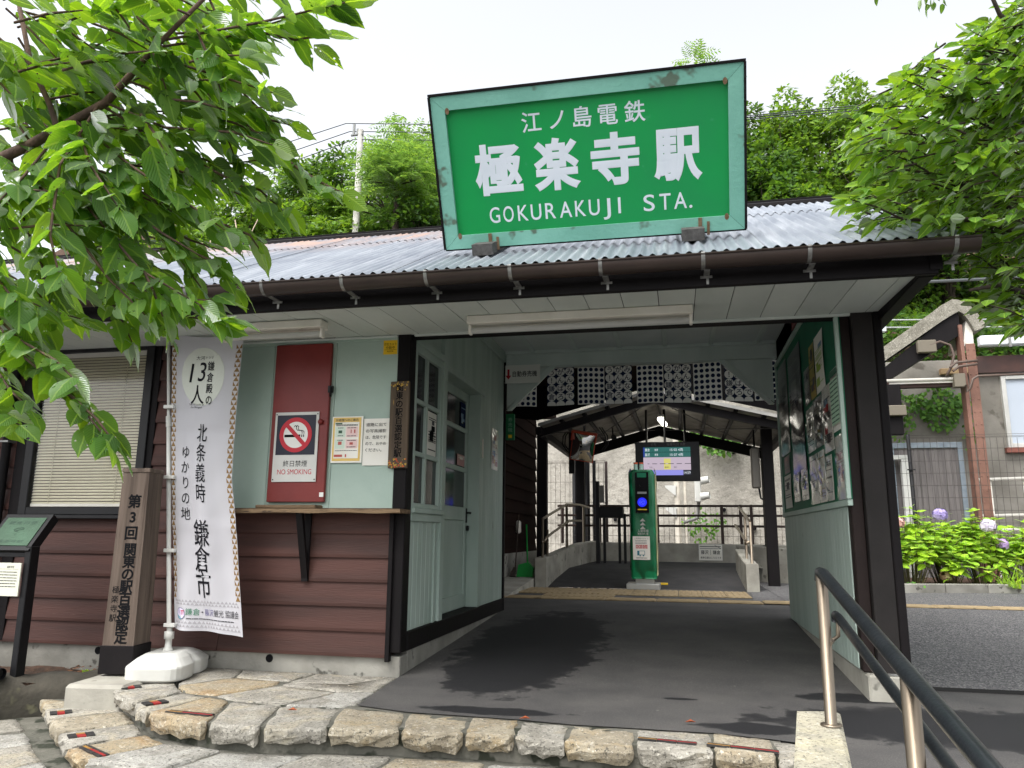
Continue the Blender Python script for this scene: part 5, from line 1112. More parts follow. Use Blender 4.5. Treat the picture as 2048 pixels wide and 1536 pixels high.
rail('stainless handrail on the right ramp wall stub', [[(2.77, 6.55, 1.10), (2.755, 7.2, 1.22), (2.75, 8.2, 1.36)], [(2.70, 6.6, .84), (2.69, 7.2, .94), (2.68, 8.2, 1.08)]], [[(2.77, 6.55, .53), (2.77, 6.55, 1.10)], [(2.755, 7.2, .57), (2.755, 7.2, 1.22)], [(2.77, 6.8, .82), (2.70, 6.7, .80)]])
# brown railing with wire mesh at the platform end
BRN = M('brown_rail', (62, 46, 40), (50, 38, 34), 5, .5)
RL_ = thing('railing', 'dark brown railing with wire mesh behind the ramp', 'railing', (1.9, 10.6, .75))
for z in (1.475, 1.29, 1.09): mb = MB(); mb.box(-.6, 10.585, z - .022, 4.0, 10.625, z + .022, .004); mb.build('rail', BRN, RL_)
for x in (-.5, .25, 1.0, 1.38, 2.6, 2.95, 3.15): mb = MB(); mb.box(x - .028, 10.58, .74, x + .028, 10.63, 1.50, .004); mb.build('post', BRN, RL_)
WIRE = M('mesh_wire', (96, 88, 80), None, rough=.5, metal=.4)
def wiremesh(name, x0, x1, y, z0, z1, px, pz, r, mat, parent, curl=False):
    m = MB(); nx = int((x1 - x0) / px)
    for i in range(nx + 1): x = x0 + i * px; m.tube([(x, y, z0), (x, y, z1)], r, 3, caps=False)
    nz = int((z1 - z0) / pz)
    for j in range(nz + 1): m.tube([(x0, y, z0 + j * pz), (x1, y, z0 + j * pz)], r * 1.1, 3, caps=False)
    if curl:
        for k in range(3): m.tube([(x0, y + .03 * math.cos(k * 2), z1 + .03 + .03 * math.sin(k * 2)), (x1, y + .03 * math.cos(k * 2), z1 + .03 + .03 * math.sin(k * 2))], r, 3, caps=False)
    return m.build(name, mat, parent, kind='stuff')
wiremesh('wire_mesh', -.6, 4.0, 10.66, .70, 1.48, .10, .20, .004, WIRE, RL_)
MF0 = thing('mesh_fence', 'tall wire mesh fence panel left behind the ramp handrail', 'fence', (-.5, 11.0, -.2)); wiremesh('wire_mesh', -1.6, .35, 11.0, .3, 2.36, .10, .42, .0045, WIRE, MF0, True)
for x in (-1.6, .35): mb = MB(); mb.tube([(x, 11.02, -.2), (x, 11.02, 2.4)], .03, 8); mb.build('post', BRN, MF0)
DI = thing('direction_notice', 'white direction notice on the low wall at the ramp end', 'notice', (2.35, 10.46, .44)); q = plane((0, 10.462, 0), (1, 0, 0), (0, 0, 1))
mb = MB(); slab(mb, q, 2.14, .45, 2.575, .745, -.004, 0); mb.build('sheet', PAPER, DI)
mb = MB(); put(mb, '藤沢', q, 2.25, .60, .08, .008, flat=0, wide=.14); put(mb, '鎌倉', q, 2.47, .60, .08, .008, flat=0, wide=.14); put(mb, '乗車位置はこちらです', q, 2.36, .50, .042, .005, flat=0, wide=.38); rect(mb, q, 2.16, .665, 2.55, .672, 0); rect(mb, q, 2.16, .70, 2.55, .712, 0); rect(mb, q, 2.355, .55, 2.36, .65, 0); stroke(mb, q, [(2.44, .73), (2.55, .67)], .008, 0)
mb.v = [(a, b - .002, c) for a, b, c in mb.v]; mb.build('lettering', BLACK, DI)
# gate post cluster on the left of the ramp end
GT = thing('ticket_gate', 'dark slim ticket stand with a tall panel at the ramp end', 'stand', (.45, 9.8, .4))
mb = MB(); mb.box(.27, 9.6, .38, .34, 9.75, 1.90, .006); mb.build('side_panel', BLACKP, GT); mb = MB(); mb.box(.345, 9.62, 1.50, .43, 9.66, 1.82, .003); mb.build('notice_plate', GRP, GT)
mb = MB(); mb.box(.34, 9.6, 1.22, .78, 9.95, 1.42, .006); mb.build('tray', BLACKP, GT)
for x in (.42, .70, .80): mb = MB(); mb.box(x - .025, 9.7, .38, x + .025, 9.75, 1.30, .004); mb.build('leg', BLACKP, GT)
# dark pipes by the mesh
PP = thing('pipe_cluster', 'cluster of dark upright pipes behind the left handrail', 'pipes', (-.08, 10.9, .0))
for i, (x, zt, r) in enumerate(((-.28, 2.7, .05), (-.14, 2.8, .045), (-.02, 2.75, .05), (.12, 2.4, .035))): mb = MB(); mb.tube([(x, 10.85, -.2), (x, 10.85, zt)], r, 10); mb.build('pipe', BLACKP, PP)

# ---- platform canopy
CN = thing('platform_canopy', 'dark gabled platform canopy with grey sheet roof over the ramp', 'canopy', (1.6, 8.8, .15))
AX, AZ, EL, ER, EZ = 1.46, 3.10, -.34, 3.50, 2.60
FIB = M('canopy_sheet', (150, 146, 138), (126, 122, 114), 4, .8, .3, 30)
for s, ex in ((0, EL), (1, ER)):
    for i in range(6):
        y0 = 6.9 + i * .64; mb = MB(); mb.prism([(AX, y0, AZ), (ex, y0, EZ), (ex, y0, EZ + .02), (AX, y0, AZ + .02)], (0, .63, 0)); mb.build('roof_sheet', FIB, CN)
    for k in range(1, 5):
        t_ = k / 5; x = AX + (ex - AX) * t_; z = AZ + (EZ - AZ) * t_; mb = MB(); mb.box(x - .03, 6.95, z - .05, x + .03, 10.7, z - .004, .004); mb.build('purlin', TRIM, CN)
    for y in (7.05, 10.5):
        mb = MB(); dz = -.05; h = .20 if y > 8 else .12; mb.prism([(AX, y, AZ + dz), (ex, y, EZ + dz), (ex, y, EZ + dz - h), (AX, y, AZ + dz - h)], (0, .08, 0)); mb.build('rafter', TRIM, CN)
    mb = MB(); mb.prism([(AX, 6.88, AZ + .025), (ex, 6.88, EZ + .025), (ex, 6.88, EZ - .025), (AX, 6.88, AZ - .025)], (0, .015, 0)); mb.build('verge_flashing', GRP, CN)
    mb = MB(); mb.tube([(ex, 7.1, EZ - .1), (AX, 10.4, AZ - .15)], .008, 6); mb.tube([(AX, 7.1, AZ - .1), (ex, 10.4, EZ - .15)], .008, 6); mb.build('tie_rod', BLACKP, CN)
    mb = MB(); mb.box(ex - .05, 6.95, EZ - .14, ex + .05, 10.7, EZ - .02, .004); mb.build('eave_beam', TRIM, CN)
for x, y in ((-.46, 8.0), (3.20, 7.9), (-.12, 10.5), (3.45, 10.5)): mb = MB(); w = .085; mb.box(x - w, y - .07, -.1, x + w, y + .07, 2.66, .006); mb.build('column', TRIM, CN)
mb = MB(); mb.box(-.74, 7.0, 2.9, -.1, 7.12, 3.25, .004); mb.build('link_beam', TRIM, CN)
mb = MB(); mb.prism([(-.74, 6.86, 2.72), (EL, 6.86, EZ + .07), (AX, 6.86, AZ + .07), (ER, 6.86, EZ + .07), (4.4, 6.86, 2.55), (4.4, 6.86, 4.3), (-.74, 6.86, 4.3)], (0, .03, 0)); mb.build('shade_board', M('shade_black', (12, 11, 12), None, rough=.9, spec=.05), CN)  # added black board: paints the shade seen between and behind the cloths
mb = MB(); mb.box(-3.0, 3.45, 3.22, 1.3, 6.85, 3.27); mb.build('shade_slab', DSIDE, CN)  # added slab, blocks sky light over the left half behind the building
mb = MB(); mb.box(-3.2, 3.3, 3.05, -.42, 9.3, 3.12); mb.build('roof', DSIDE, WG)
LP2 = thing('platform_lamp', 'lit tube lamp hanging under the platform canopy', 'lamp', (1.56, 8.0, 2.7)); mb = MB(); mb.tube([(1.535, 7.9, 2.80), (1.60, 8.55, 2.80)], .045, 10); mb.build('tube', emat('lamp_glow', (255, 250, 236), 3.0), LP2)
mb = MB(); mb.tube([(1.55, 7.95, 2.84), (1.50, 7.95, 3.05)], .02, 6); mb.box(1.50, 7.85, 2.83, 1.60, 8.6, 2.87, .004); mb.build('fitting', WHITEP, LP2)
# departure screen
DS = thing('departure_screen', 'hanging black departure screen with green rows and a pink route line', 'screen', (1.63, 8.0, 1.78)); q = plane((0, 7.995, 0), (1, 0, 0), (0, 0, 1))
X0, X1, Z0, Z1 = 1.112, 2.155, 1.782, 2.432
mb = MB(); mb.box(X0, 8.0, Z0, X1, 8.09, Z1, .008); mb.build('case', BLACKP, DS)
mb = MB(); sx_ = lambda u: X0 + (X1 - X0) * u; sz_ = lambda v: Z1 - (Z1 - Z0) * v
def R(m, a, b, c, d, h=.001): rect(m, q, sx_(a), sz_(d), sx_(c), sz_(b), h)
R(mb, .125, .14, .86, .26); R(mb, .125, .268, .86, .39); mb.mi = 1; R(mb, .125, .395, .86, .72); mb.mi = 2; R(mb, .125, .722, .74, .85); mb.mi = 3; R(mb, .445, .43, .55, .70, .002); mb.mi = 4; R(mb, .742, .722, .86, .85); R(mb, .19, .553, .86, .567, .003); mb.mi = 5; R(mb, .125, .14, .15, .39, .002)
mb.mi = 1
for u in (.24, .36, .49, .62, .745): R(mb, u - .022, .548, u + .022, .572, .004)
mb.build('picture', [emat('screen_teal', (40, 104, 98), .34), emat('screen_pink', (206, 190, 206), .32), emat('screen_violet', (150, 150, 236), .34), emat('screen_yellow', (222, 214, 120), .34), emat('screen_black', (36, 40, 56), .3), emat('screen_blue', (30, 60, 150), .34)], DS)
mb = MB(); zz = lambda s, u, v, sz, w: put(mb, s, q, sx_(u), sz_(v), sz, .002, flat=0, wide=w)
zz('鎌倉', .19, .205, .055, .08); zz('藤沢', .19, .33, .055, .08); zz('普通', .33, .205, .04, .055); zz('普通', .33, .33, .04, .055); zz('15 02 4両', .645, .205, .055, .21); zz('15 07 4両', .645, .33, .055, .21); zz('14:59', .80, .787, .06, .105)
mb.v = [(a, b - .004, c) for a, b, c in mb.v]; mb.build('lettering', emat('screen_white', (225, 232, 240), .36), DS)
mb = MB(); zz('行先', .29, .07, .05, .09); zz('発車時刻', .59, .07, .05, .2); zz('両数', .745, .07, .05, .085); zz('長谷', .24, .65, .03, .05); zz('極楽寺', .49, .65, .03, .07); zz('稲村', .62, .65, .03, .05); mb.v = [(a, b - .006, c) for a, b, c in mb.v]; mb.build('lettering', M('dim_print', (104, 104, 104), None), DS)
for x in (1.30, 1.60, 1.93): mb = MB(); mb.tube([(x, 8.05, Z1), (x, 8.05, 2.98)], .02, 8); mb.build('hanger', BLACKP, DS)
# convex mirror, cable boxes, speaker
CM = thing('convex_mirror', 'rectangular convex mirror with an orange red hood under the canopy', 'mirror', (.25, 8.0, 2.1)); q = plane((.24, 7.96, 2.36), (.98, .10, -.16), (.16, -.25, .95))
ORG = M('orange_hood', (188, 70, 44), (166, 60, 40), 5, .5)
mb = MB(); slab(mb, q, -.20, -.245, .20, .245, -.05, -.012); mb.build('back', ORG, CM)
MIR, _t, _p = newmat('mirror_face'); _p.inputs['Metallic'].default_value = 1; _p.inputs['Roughness'].default_value = .04; _p.inputs['Base Color'].default_value = (.85, .85, .84, 1)
mb = MB(); mb.grid(lambda u, v: q(-.185 + .37 * u, -.23 + .46 * v, .03 * (1 - (2 * u - 1) ** 2) * (1 - (2 * v - 1) ** 2)), 14, 14); mb.build('mirror_face', MIR, CM)
mb = MB(); slab(mb, q, -.215, .235, .215, .262, -.05, .12); slab(mb, q, .195, .10, .212, .24, -.05, .10); slab(mb, q, -.212, .10, -.195, .24, -.05, .10); mb.build('hood', ORG, CM)
mb = MB(); mb.tube([(.24, 8.02, 2.3), (.24, 8.2, 2.6), (.24, 8.2, 2.86)], .02, 8); mb.build('arm', BLACKP, CM)
CBL = thing('cable_loops', 'loose black cable loops either side of the convex mirror', 'cable', (.25, 8.4, 2.2))
for x0, s in ((-.02, -1), (.48, 1), (.52, 1), (-.06, -1)):
    mb = MB(); mb.tube([(x0 + s * .0, 8.4, 2.75), (x0 + s * .10, 8.4, 2.60), (x0 + s * .11, 8.4, 2.45), (x0 + s * .02, 8.4, 2.33), (x0 - s * .06, 8.4, 2.30)], .012, 6); mb.build('cable', BLACKP, CBL)
mb = MB(); mb.box(-.06, 8.38, 1.95, .04, 8.46, 2.7, .006); mb.build('cable_duct', BLACKP, CBL)
mb = MB(); mb.tube([(.70, 8.6, 2.62), (.72, 8.5, 2.58)], [.03, .05], 10); mb.tube([(.70, 8.6, 2.62), (.68, 8.65, 2.78)], .012, 6); tag(mb.build('security_camera', BLACKP), 'small black camera hanging under the canopy right of the mirror', 'camera')
SK = thing('platform_speaker', 'grey column speaker hanging at the right canopy column', 'speaker', (3.02, 8.0, 1.65)); mb = MB(); mb.box(2.955, 7.95, 1.66, 3.09, 8.09, 2.31, .02); mb.build('box', M('speaker_grey', (112, 108, 100), None, rough=.5), SK); mb = MB(); mb.tube([(3.02, 8.02, 2.31), (3.02, 8.02, 2.6)], .015, 6); mb.tube([(3.06, 8.02, 1.67), (3.08, 8.0, 1.50), (3.18, 7.95, 1.45)], .015, 8); mb.build('cable', BLACKP, SK)
# signal and pole beyond the track
SGN = thing('railway_signal', 'white two lamp railway signal before the concrete wall', 'signal', (2.3, 13.0, -.2))
mb = MB(); mb.box(2.16, 12.95, 1.65, 2.30, 13.1, 2.22, .02); mb.build('case', WHITEP, SGN)
for z in (1.75, 2.10): mb = MB(); mb.tube([(2.30, 12.95, z + .02), (2.48, 12.9, z + .05)], [.09, .075], 12, caps=False); mb.build('hood', WHITEP, SGN)
mb = MB(); mb.tube([(2.24, 13.05, 1.65), (2.2, 13.05, 1.30), (1.9, 13.1, 1.2)], .04, 8); mb.build('arm', M('grey_pipe', (150, 150, 146), None, metal=.4), SGN)
SPL = thing('signal_pole', 'slim grey steel pole with brackets in front of the concrete wall', 'pole', (1.77, 13.3, -.25)); mb = MB(); mb.tube([(1.77, 13.3, -.25), (1.77, 13.3, 4.6)], .07, 10); mb.tube([(1.95, 13.3, -.25), (1.95, 13.3, 2.4)], .035, 8); mb.build('pole', M('pole_grey', (176, 170, 158), (150, 144, 132), 5, .6), SPL)
mb = MB()
for z in (1.5, 2.0): mb.box(1.50, 13.2, z, 1.75, 13.3, z + .04); mb.prism([(1.5, 13.2, z), (1.74, 13.2, z), (1.74, 13.2, z - .2)], (0, .04, 0))
mb.box(1.55, 13.1, 3.5, 2.5, 13.3, 3.75, .02); mb.build('bracket', WHITEP, SPL)
# concrete retaining wall
RW = thing('retaining_wall', 'tall mottled concrete retaining wall beyond the railway track', 'wall', (4, 15.3, -.4))
WALLC, _t, _p = newmat('retaining_concrete'); _v = coords(_t, rnd=False)
_c = mixc(_t, ramp(_t, noise(_t, _v, .8, 7, .62), [(.32, 0.0), (.68, 1.0)]), lin((176, 171, 161)), lin((138, 134, 125)))
_c = mixc(_t, ramp(_t, noise(_t, _v, 5, 6, .7), [(.52, 0.0), (.70, .7)]), _c, lin((112, 108, 100))); _c = mixc(_t, ramp(_t, noise(_t, _v, 14, 5, .7), [(.60, 0.0), (.72, .6)]), _c, lin((196, 192, 182)))
_t.links.new(_c, _p.inputs['Base Color']); _p.inputs['Roughness'].default_value = .95; _b = bump(_t, noise(_t, _v, 3, 7, .7), 1.0, .08, _p); bump(_t, noise(_t, _v, 30, 4, .7), .5, .01, _p, _b)
mb = MB(); rr = np.random.default_rng(3)
mb.grid(lambda u, v: (-16 + 24.5 * u, 15.0 + .5 * v + .03 * math.sin(u * 70 + v * 8) + .02 * math.sin(u * 190 - v * 20), -.4 + 5.6 * v), 90, 20); mb.build('face', WALLC, RW)
mb = MB()
for x, z in ((-.5, 3.1), (.75, 3.3), (1.0, 1.75), (.9, 3.6), (3.2, 3.0), (3.6, 1.1), (2.9, 1.55), (.2, 1.3)): mb.tube([(x, 14.96 + z * .08, z), (x, 15.2 + z * .08, z)], .05, 10)
mb.build('weep_hole', BLACK, RW, kind='stuff')
# ================================================================ FRONT HANDRAIL
def atx(px, py, X):
    d = CF * FPX + CR * (px - 1024) - CU * (py - 768); return Vector(CAM + d * ((X - CAM[0]) / d[0]))
HR = thing('step_handrail', 'stainless handrail with black grip on a granite block beside the steps', 'handrail', (2.24, -2.0, .3))
A = atx(1642, 1143, 2.245); Bp = atx(1985, 1545, 2.265); D = (Bp - A)
mb = MB(); mb.tube([A + Vector((0, .02, -.03)), A + Vector((0, .008, -.004)), A + D * .03] + [A + D * s for s in (.3, .6, 1.0, 1.5)], .0195, 14); mb.build('grip_rail', RUBBER, HR)
mb = MB(); mb.tube([(A.x, A.y + .0, .295), (A.x, A.y + .0, A.z - .01)], .0185, 14); mb.lathe([(.034, 0), (.034, .004), (.021, .006)], (A.x, A.y, .303), 14); mb.build('post', STEEL, HR)
P2 = A + D * .685; mb = MB(); mb.tube([(P2.x, P2.y, -.4), (P2.x, P2.y, P2.z - .01)], .0190, 14); mb.build('post', STEEL, HR)
L0 = atx(1672, 1228, 2.30); L1 = atx(1835, 1447, 2.31); DL = L1 - L0
mb = MB(); mb.tube([L0 + Vector((0, .012, -.025)), L0 + Vector((0, .006, -.004))] + [L0 + DL * s for s in (.05, .5, 1, 1.6, 2.2)], .0150, 12); mb.build('lower_rail', RUBBER, HR)
mb = MB(); mb.tube([(A.x + .012, A.y - .01, L0.z - .085), (L0.x - .02, L0.y - .02, L0.z - .085), (L0.x - .002, L0.y - .02, L0.z - .07), (L0.x + .002, L0.y - .02, L0.z - .015)], .0075, 8); mb.build('bracket', STEEL, HR)
BLK = granite('exposed_aggregate', (176, 170, 150), (150, 146, 130), (190, 182, 150))
mb = MB(); q_ = [(2.172, -1.90), (2.318, -1.87), (2.10, -3.35), (1.95, -3.35)]
top = [(x, y, .300) for x, y in (q_[0], q_[1], q_[2], q_[3])]
ins = lambda p, c, k: (p[0] + (c[0] - p[0]) * k, p[1] + (c[1] - p[1]) * k * .2)
c_ = (2.13, -2.6); vs = [(*p, -.4) for p in q_] + [(*p, .288) for p in q_] + [(*ins(p, c_, .10), .300) for p in q_]
mb._add(vs, [(i, (i + 1) % 4, 4 + (i + 1) % 4, 4 + i) for i in range(4)] + [(4 + i, 4 + (i + 1) % 4, 8 + (i + 1) % 4, 8 + i) for i in range(4)] + [(8, 9, 10, 11)]); mb.build('granite_block', BLK, HR)

# ================================================================ RIGHT SIDE
KB = thing('bed_kerb', 'low grey kerb in front of the hydrangea bed', 'kerb', (6.4, 7.2, .14)); k0 = Vector((4.2, 6.78, 0)); kd = Vector((1.73, .49, 0)).normalized(); kn = Vector((-kd.y, kd.x, 0))
for i in range(8):
    p = k0 + kd * (.62 * i); Mx = Matrix(((kd.x, kn.x, 0, p.x), (kd.y, kn.y, 0, p.y), (0, 0, 1, .12), (0, 0, 0, 1))); mb = MB(); mb.box(.004, 0, 0, .616, .13, .155, .012, M=Mx); mb.build('kerb_stone', CONCD, KB)
mb = MB(); mb.quad(*[tuple(k0 + kd * a + kn * b + Vector((0, 0, .22))) for a, b in ((0, .1), (6, .1), (6, 3), (0, 3))]); mb.build('flower_bed', SOIL, kind='structure')
# mesh fence
MF = thing('mesh_fence', 'long dark wire mesh fence behind the hydrangeas', 'fence', (7.2, 8.9, .2))
wiremesh('wire_mesh', 4.6, 9.6, 8.9, .35, 2.52, .10, .20, .0036, M('mesh_dark', (74, 70, 66), None, rough=.5), MF, True)
for x in (5.58, 7.6, 9.6):
    mb = MB(); mb.tube([(x, 8.94, .0), (x, 8.94, 2.60)], .032, 8); mb.build('post', BLACKP, MF)
    for z in (1.2, 2.0): mb = MB(); mb.box(x - .06, 8.90, z, x + .06, 8.93, z + .02); mb.build('clamp', BLACKP, MF)
# grey boarded shed with white frame
SH = thing('boarded_shed', 'grey weathered board shed with a pale frame behind the fence', 'shed', (6.0, 10.2, 0))
GW = M('grey_board', (126, 121, 119), (98, 94, 93), 3, .85, .3, 30, stretch=(6, 6, .35), vary=.07)
for i in range(19): x = 5.15 + i * .085; mb = MB(); mb.box(x, 10.2, -.2, x + .083, 10.22, 2.52, .003); mb.build('board', GW, SH)
FRB = M('pale_blue_frame', (138, 148, 156), (118, 130, 140), 6, .5)
mb = MB(); mb.box(5.0, 10.16, 2.50, 6.80, 10.24, 2.60, .004); mb.box(6.72, 10.16, -.2, 6.80, 10.24, 2.50, .004); mb.box(5.60, 10.165, -.2, 5.66, 10.195, 2.50, .003); mb.build('frame', FRB, SH)
mb = MB(); mb.box(5.72, 9.98, -.2, 5.86, 10.10, 2.30, .006); mb.box(5.3, 9.98, 2.28, 5.86, 10.1, 2.36, .004); mb.build('door_frame', WHITEP, SH)
# grey rendered building with a window
GB = thing('rendered_building', 'grey rendered building with a white framed window at the right edge', 'building', (9, 11.6, 0))
STU = M('grey_render', (150, 146, 138), (124, 120, 112), 1.6, .9, .5, 20, spots=((102, 98, 90), 3, .64))
mb = MB(); mb.box(4.9, 11.3, -.3, 14, 14, 4.35); mb.build('wall', STU, GB)
gw_ = MB()
for q in ((7.95, 2.60, 8.03, 4.0), (9.3, 2.60, 9.38, 4.0), (8.03, 3.92, 9.3, 4.0), (8.03, 2.60, 9.3, 2.68)): gw_.box(q[0], 11.22, q[1], q[2], 11.32, q[3], .004)
gwo = gw_.build('window', WHITEP, GB); mb = MB(); mb.box(8.03, 11.27, 2.68, 9.3, 11.28, 3.92); mb.build('pane', M('blind_glass', (190, 200, 212), None, rough=.2), gwo)
mb = MB(); mb.box(7.9, 11.18, 2.50, 9.4, 11.3, 2.598, .004); mb.build('sill', M('red_sill', (136, 84, 72), None, rough=.6), gwo)
mb = MB(); mb.box(6.9, 11.16, 4.05, 12, 11.3, 4.16, .004); mb.build('timber_band', M('ochre_timber', (186, 160, 120), (150, 124, 92), 5, .7), GB)
FNR = thing('pipe_railing', 'pale pipe railing in front of the rendered building', 'railing', (8.4, 10.6, .8))
for z in (1.05, 1.30, 1.95): mb = MB(); mb.tube([(7.1, 10.6, z), (10, 10.5, z + .08)], .03, 8); mb.build('rail', CREAMP, FNR)
for x in (7.35, 7.9, 8.4): mb = MB(); mb.tube([(x, 10.62, -.2), (x, 10.62, 1.95)], .02, 8); mb.build('post', CREAMP, FNR)
# right canopy: speckled verge, brown riveted column, gutter
RC = thing('old_platform_canopy', 'old canopy end with speckled grey verge on a riveted brown column', 'canopy', (6.8, 9.6, 0))
FCM = granite('speckled_cement', (142, 138, 126), (122, 118, 106), (104, 100, 88)); RBR = M('red_oxide_steel', (132, 96, 82), (112, 80, 68), 4, .55, .4, 50, spots=((84, 54, 46), 7, .66)); Yc = 9.5
def cpt(px, py, Y=Yc): p = at(px, py, Y); return Vector(p)
outer = [cpt(1700, 757), cpt(1766, 694), cpt(1862, 626), cpt(1880, 612), cpt(1905, 598), cpt(1930, 602), cpt(1952, 622), cpt(1974, 652)]
inner = [cpt(1700, 790), cpt(1766, 724), cpt(1884, 642), cpt(1900, 632), cpt(1918, 622), cpt(1928, 628), cpt(1942, 648), cpt(1950, 662)]
mb = MB()
for i in range(7):
    if i == 2: continue
    mb.prism([outer[i], outer[i + 1], inner[i + 1], inner[i]], (0, 1.1, 0))
mb.prism([outer[2], outer[3], inner[3], inner[2]], (0, 1.1, 0)); mb.build('verge', FCM, RC)
mb = MB(); mb.prism([inner[0] + Vector((0, .05, 0)), inner[2] + Vector((0, .05, 0)), inner[4] + Vector((0, .05, 0)), cpt(1922, 668, 9.55), cpt(1768, 765, 9.55), cpt(1700, 830, 9.55)], (0, .9, 0)); mb.build('rafter', TRIM, RC)
mb = MB(); mb.prism([cpt(1932, 640, 9.6), cpt(1944, 652, 9.6), cpt(1948, 690, 9.6), cpt(1926, 692, 9.6)], (0, .8, 0)); mb.build('end_panel', CREAMP, RC)
c0, c1, c2, c3 = cpt(1909, 655), cpt(1924, 655), cpt(1989, 1040), cpt(1962, 1040)
mb = MB(); mb.box(6.72, 9.5, -.3, 6.78, 9.72, 4.6, .004); mb.box(6.80, 9.50, -.3, 6.95, 9.52, 4.25, .003); mb.box(6.78, 9.56, -.3, 6.80, 9.60, 4.3); mb.build('column', RBR, RC)
mb = MB()
for z in [.4 + .22 * i for i in range(18)]:
    for x in (6.83, 6.92): mb.tube([(x, 9.5, z), (x, 9.488, z)], [.014, .008], 6)
mb.build('rivet', RBR, RC, kind='stuff')
mb = MB(); mb.box(6.95, 9.5, 3.72, 12, 9.62, 4.02, .004); mb.box(5.1, 9.52, 3.50, 6.72, 9.64, 3.66, .004); mb.build('cross_beam', M('dark_oxide', (72, 48, 42), (56, 40, 36), 4, .6), RC)
mb = MB(); mb.box(5.5, 9.46, 3.56, 6.72, 9.50, 3.60); mb.tube([(5.3, 9.45, 3.62), (6.7, 9.45, 3.62)], .03, 8); mb.build('conduit', CREAMP, RC)
mb = MB(); mb.box(6.97, 9.30, 4.16, 12, 9.46, 4.34, .02); rcg = mb.build('gutter', M('white_gutter', (206, 210, 214), None, rough=.4), RC); 
for x in (7.40, 8.2): mb = MB(); mb.box(x, 9.285, 4.12, x + .04, 9.31, 4.36); mb.build('gutter_strap', ZINC, rcg)
mb = MB(); mb.box(5.42, 9.4, 2.66, 5.66, 9.6, 3.55, .01); mb.build('hanger_post', TRIM, RC)
BXG = M('box_grey', (112, 105, 92), None, rough=.6)
for q in ((6.52, 9.36, 3.46, 6.70, 9.5, 3.70), (5.38, 9.3, 2.98, 5.70, 9.42, 3.16), (6.0, 9.38, 4.10, 6.30, 9.5, 4.32)): mb = MB(); mb.box(*q, .01); mb.build('junction_box', BXG, RC)
CB2 = thing('cable_loops', 'brown hoses curling round the top of the riveted column', 'cable', (6.8, 9.45, 3.8))
for pts in ([cpt(1860, 690, 9.4), cpt(1880, 683, 9.4), cpt(1900, 690, 9.4), cpt(1908, 710, 9.4), cpt(1902, 735, 9.4), cpt(1893, 752, 9.4)], [cpt(1900, 735, 9.35), cpt(1912, 725, 9.35), cpt(1955, 721, 9.35)], [cpt(1906, 742, 9.35), cpt(1918, 733, 9.35), cpt(1955, 728, 9.35)], [cpt(1932, 770, 9.35), cpt(1934, 784, 9.35), cpt(1940, 778, 9.35), cpt(1946, 758, 9.35), cpt(1956, 752, 9.35), cpt(2048, 748, 9.35)]):
    mb = MB(); mb.tube(pts, .022, 8); mb.build('cable', M('cable_brown', (92, 78, 70), None, rough=.5), CB2)
IN2 = thing('wall_insulator', 'small pale insulator with two thin wires beside the dark corner post', 'insulator', (5.35, 9.9, 4.6))
mb = MB(); a_ = cpt(1757, 638, 9.8); mb.box(a_.x, 9.75, a_.z - .25, a_.x + .11, 9.85, a_.z + .03, .01); mb.build('body', M('pale_steel', (196, 206, 210), None, rough=.5), IN2)
mb = MB()
for y in (640, 655): mb.tube([cpt(1762, y, 9.8), cpt(2100, y - 2, 9.8)], .012, 6)
mb.build('wire', M('wire_white', (200, 204, 206), None), IN2)
mb = MB(); mb.tube([cpt(1800, 566, 9.9), cpt(2100, 552, 9.9)], .028, 8); tag(mb.build('thick_cable', M('cable_grey', (104, 108, 108), None)), 'thick grey cable crossing the dark foliage above the old canopy', 'cable')

# ================================================================ VEGETATION
def frames(dirs, up, roll=0.4):
    n = len(dirs); Y = nrm(dirs); U = nrm(up + RNG.normal(0, roll, (n, 3))); X = nrm(np.cross(Y, U)); Z = np.cross(X, Y); return X, Y, Z
def leafset(T, C, dirs, up, S, mat, tpl, parts=300, name='leaf', roll=.4, meshes={}):
    """leaves of one plant: the largest in view as parts, the rest joined"""
    X, Y, Z = frames(dirs, up, roll); rel = C - CAM; depth = rel @ CF; px = 1024 + FPX * (rel @ CR) / depth; py = 768 - FPX * (rel @ CU) / depth
    vis = (depth > .3) & (px > -40) & (px < 2088) & (py > -40) & (py < 1576); score = np.where(vis, S / np.maximum(depth, .3), 0)
    order = np.argsort(-score); k = min(parts, int(vis.sum())); a, b = order[:k], order[k:]
    tpls = tpl if isinstance(tpl[0][0][0], (list, tuple)) else (tpl,)
    for vi, tp in enumerate(tpls):
        key = (mat.name, vi)
        if k and key not in meshes:
            me = bpy.data.meshes.new(name); me.from_pydata(tp[0], [], tp[1]); l = me.uv_layers.new(name='UVMap'); li = np.zeros(len(me.loops), dtype=np.int32); me.loops.foreach_get('vertex_index', li)
            l.data.foreach_set('uv', np.asarray(tp[2], np.float32)[li].ravel()); me.materials.append(mat); me.polygons.foreach_set('use_smooth', [True] * len(me.polygons)); meshes[key] = me
    o0 = np.array(WM[T].translation)
    for i in a:
        o = bpy.data.objects.new(name, meshes[(mat.name, int(i) % len(tpls))]); COL.objects.link(o); o.parent = T; s = S[i]; c = C[i] - o0
        o.matrix_local = Matrix(((X[i, 0] * s, Y[i, 0] * s, Z[i, 0] * s, c[0]), (X[i, 1] * s, Y[i, 1] * s, Z[i, 1] * s, c[1]), (X[i, 2] * s, Y[i, 2] * s, Z[i, 2] * s, c[2]), (0, 0, 0, 1)))
    if len(b):
        tp = tpls[0]; fmesh('foliage', tp[0], tp[1], tp[2], C[b], X[b], Y[b], Z[b], S[b], mat, T, kind='stuff')
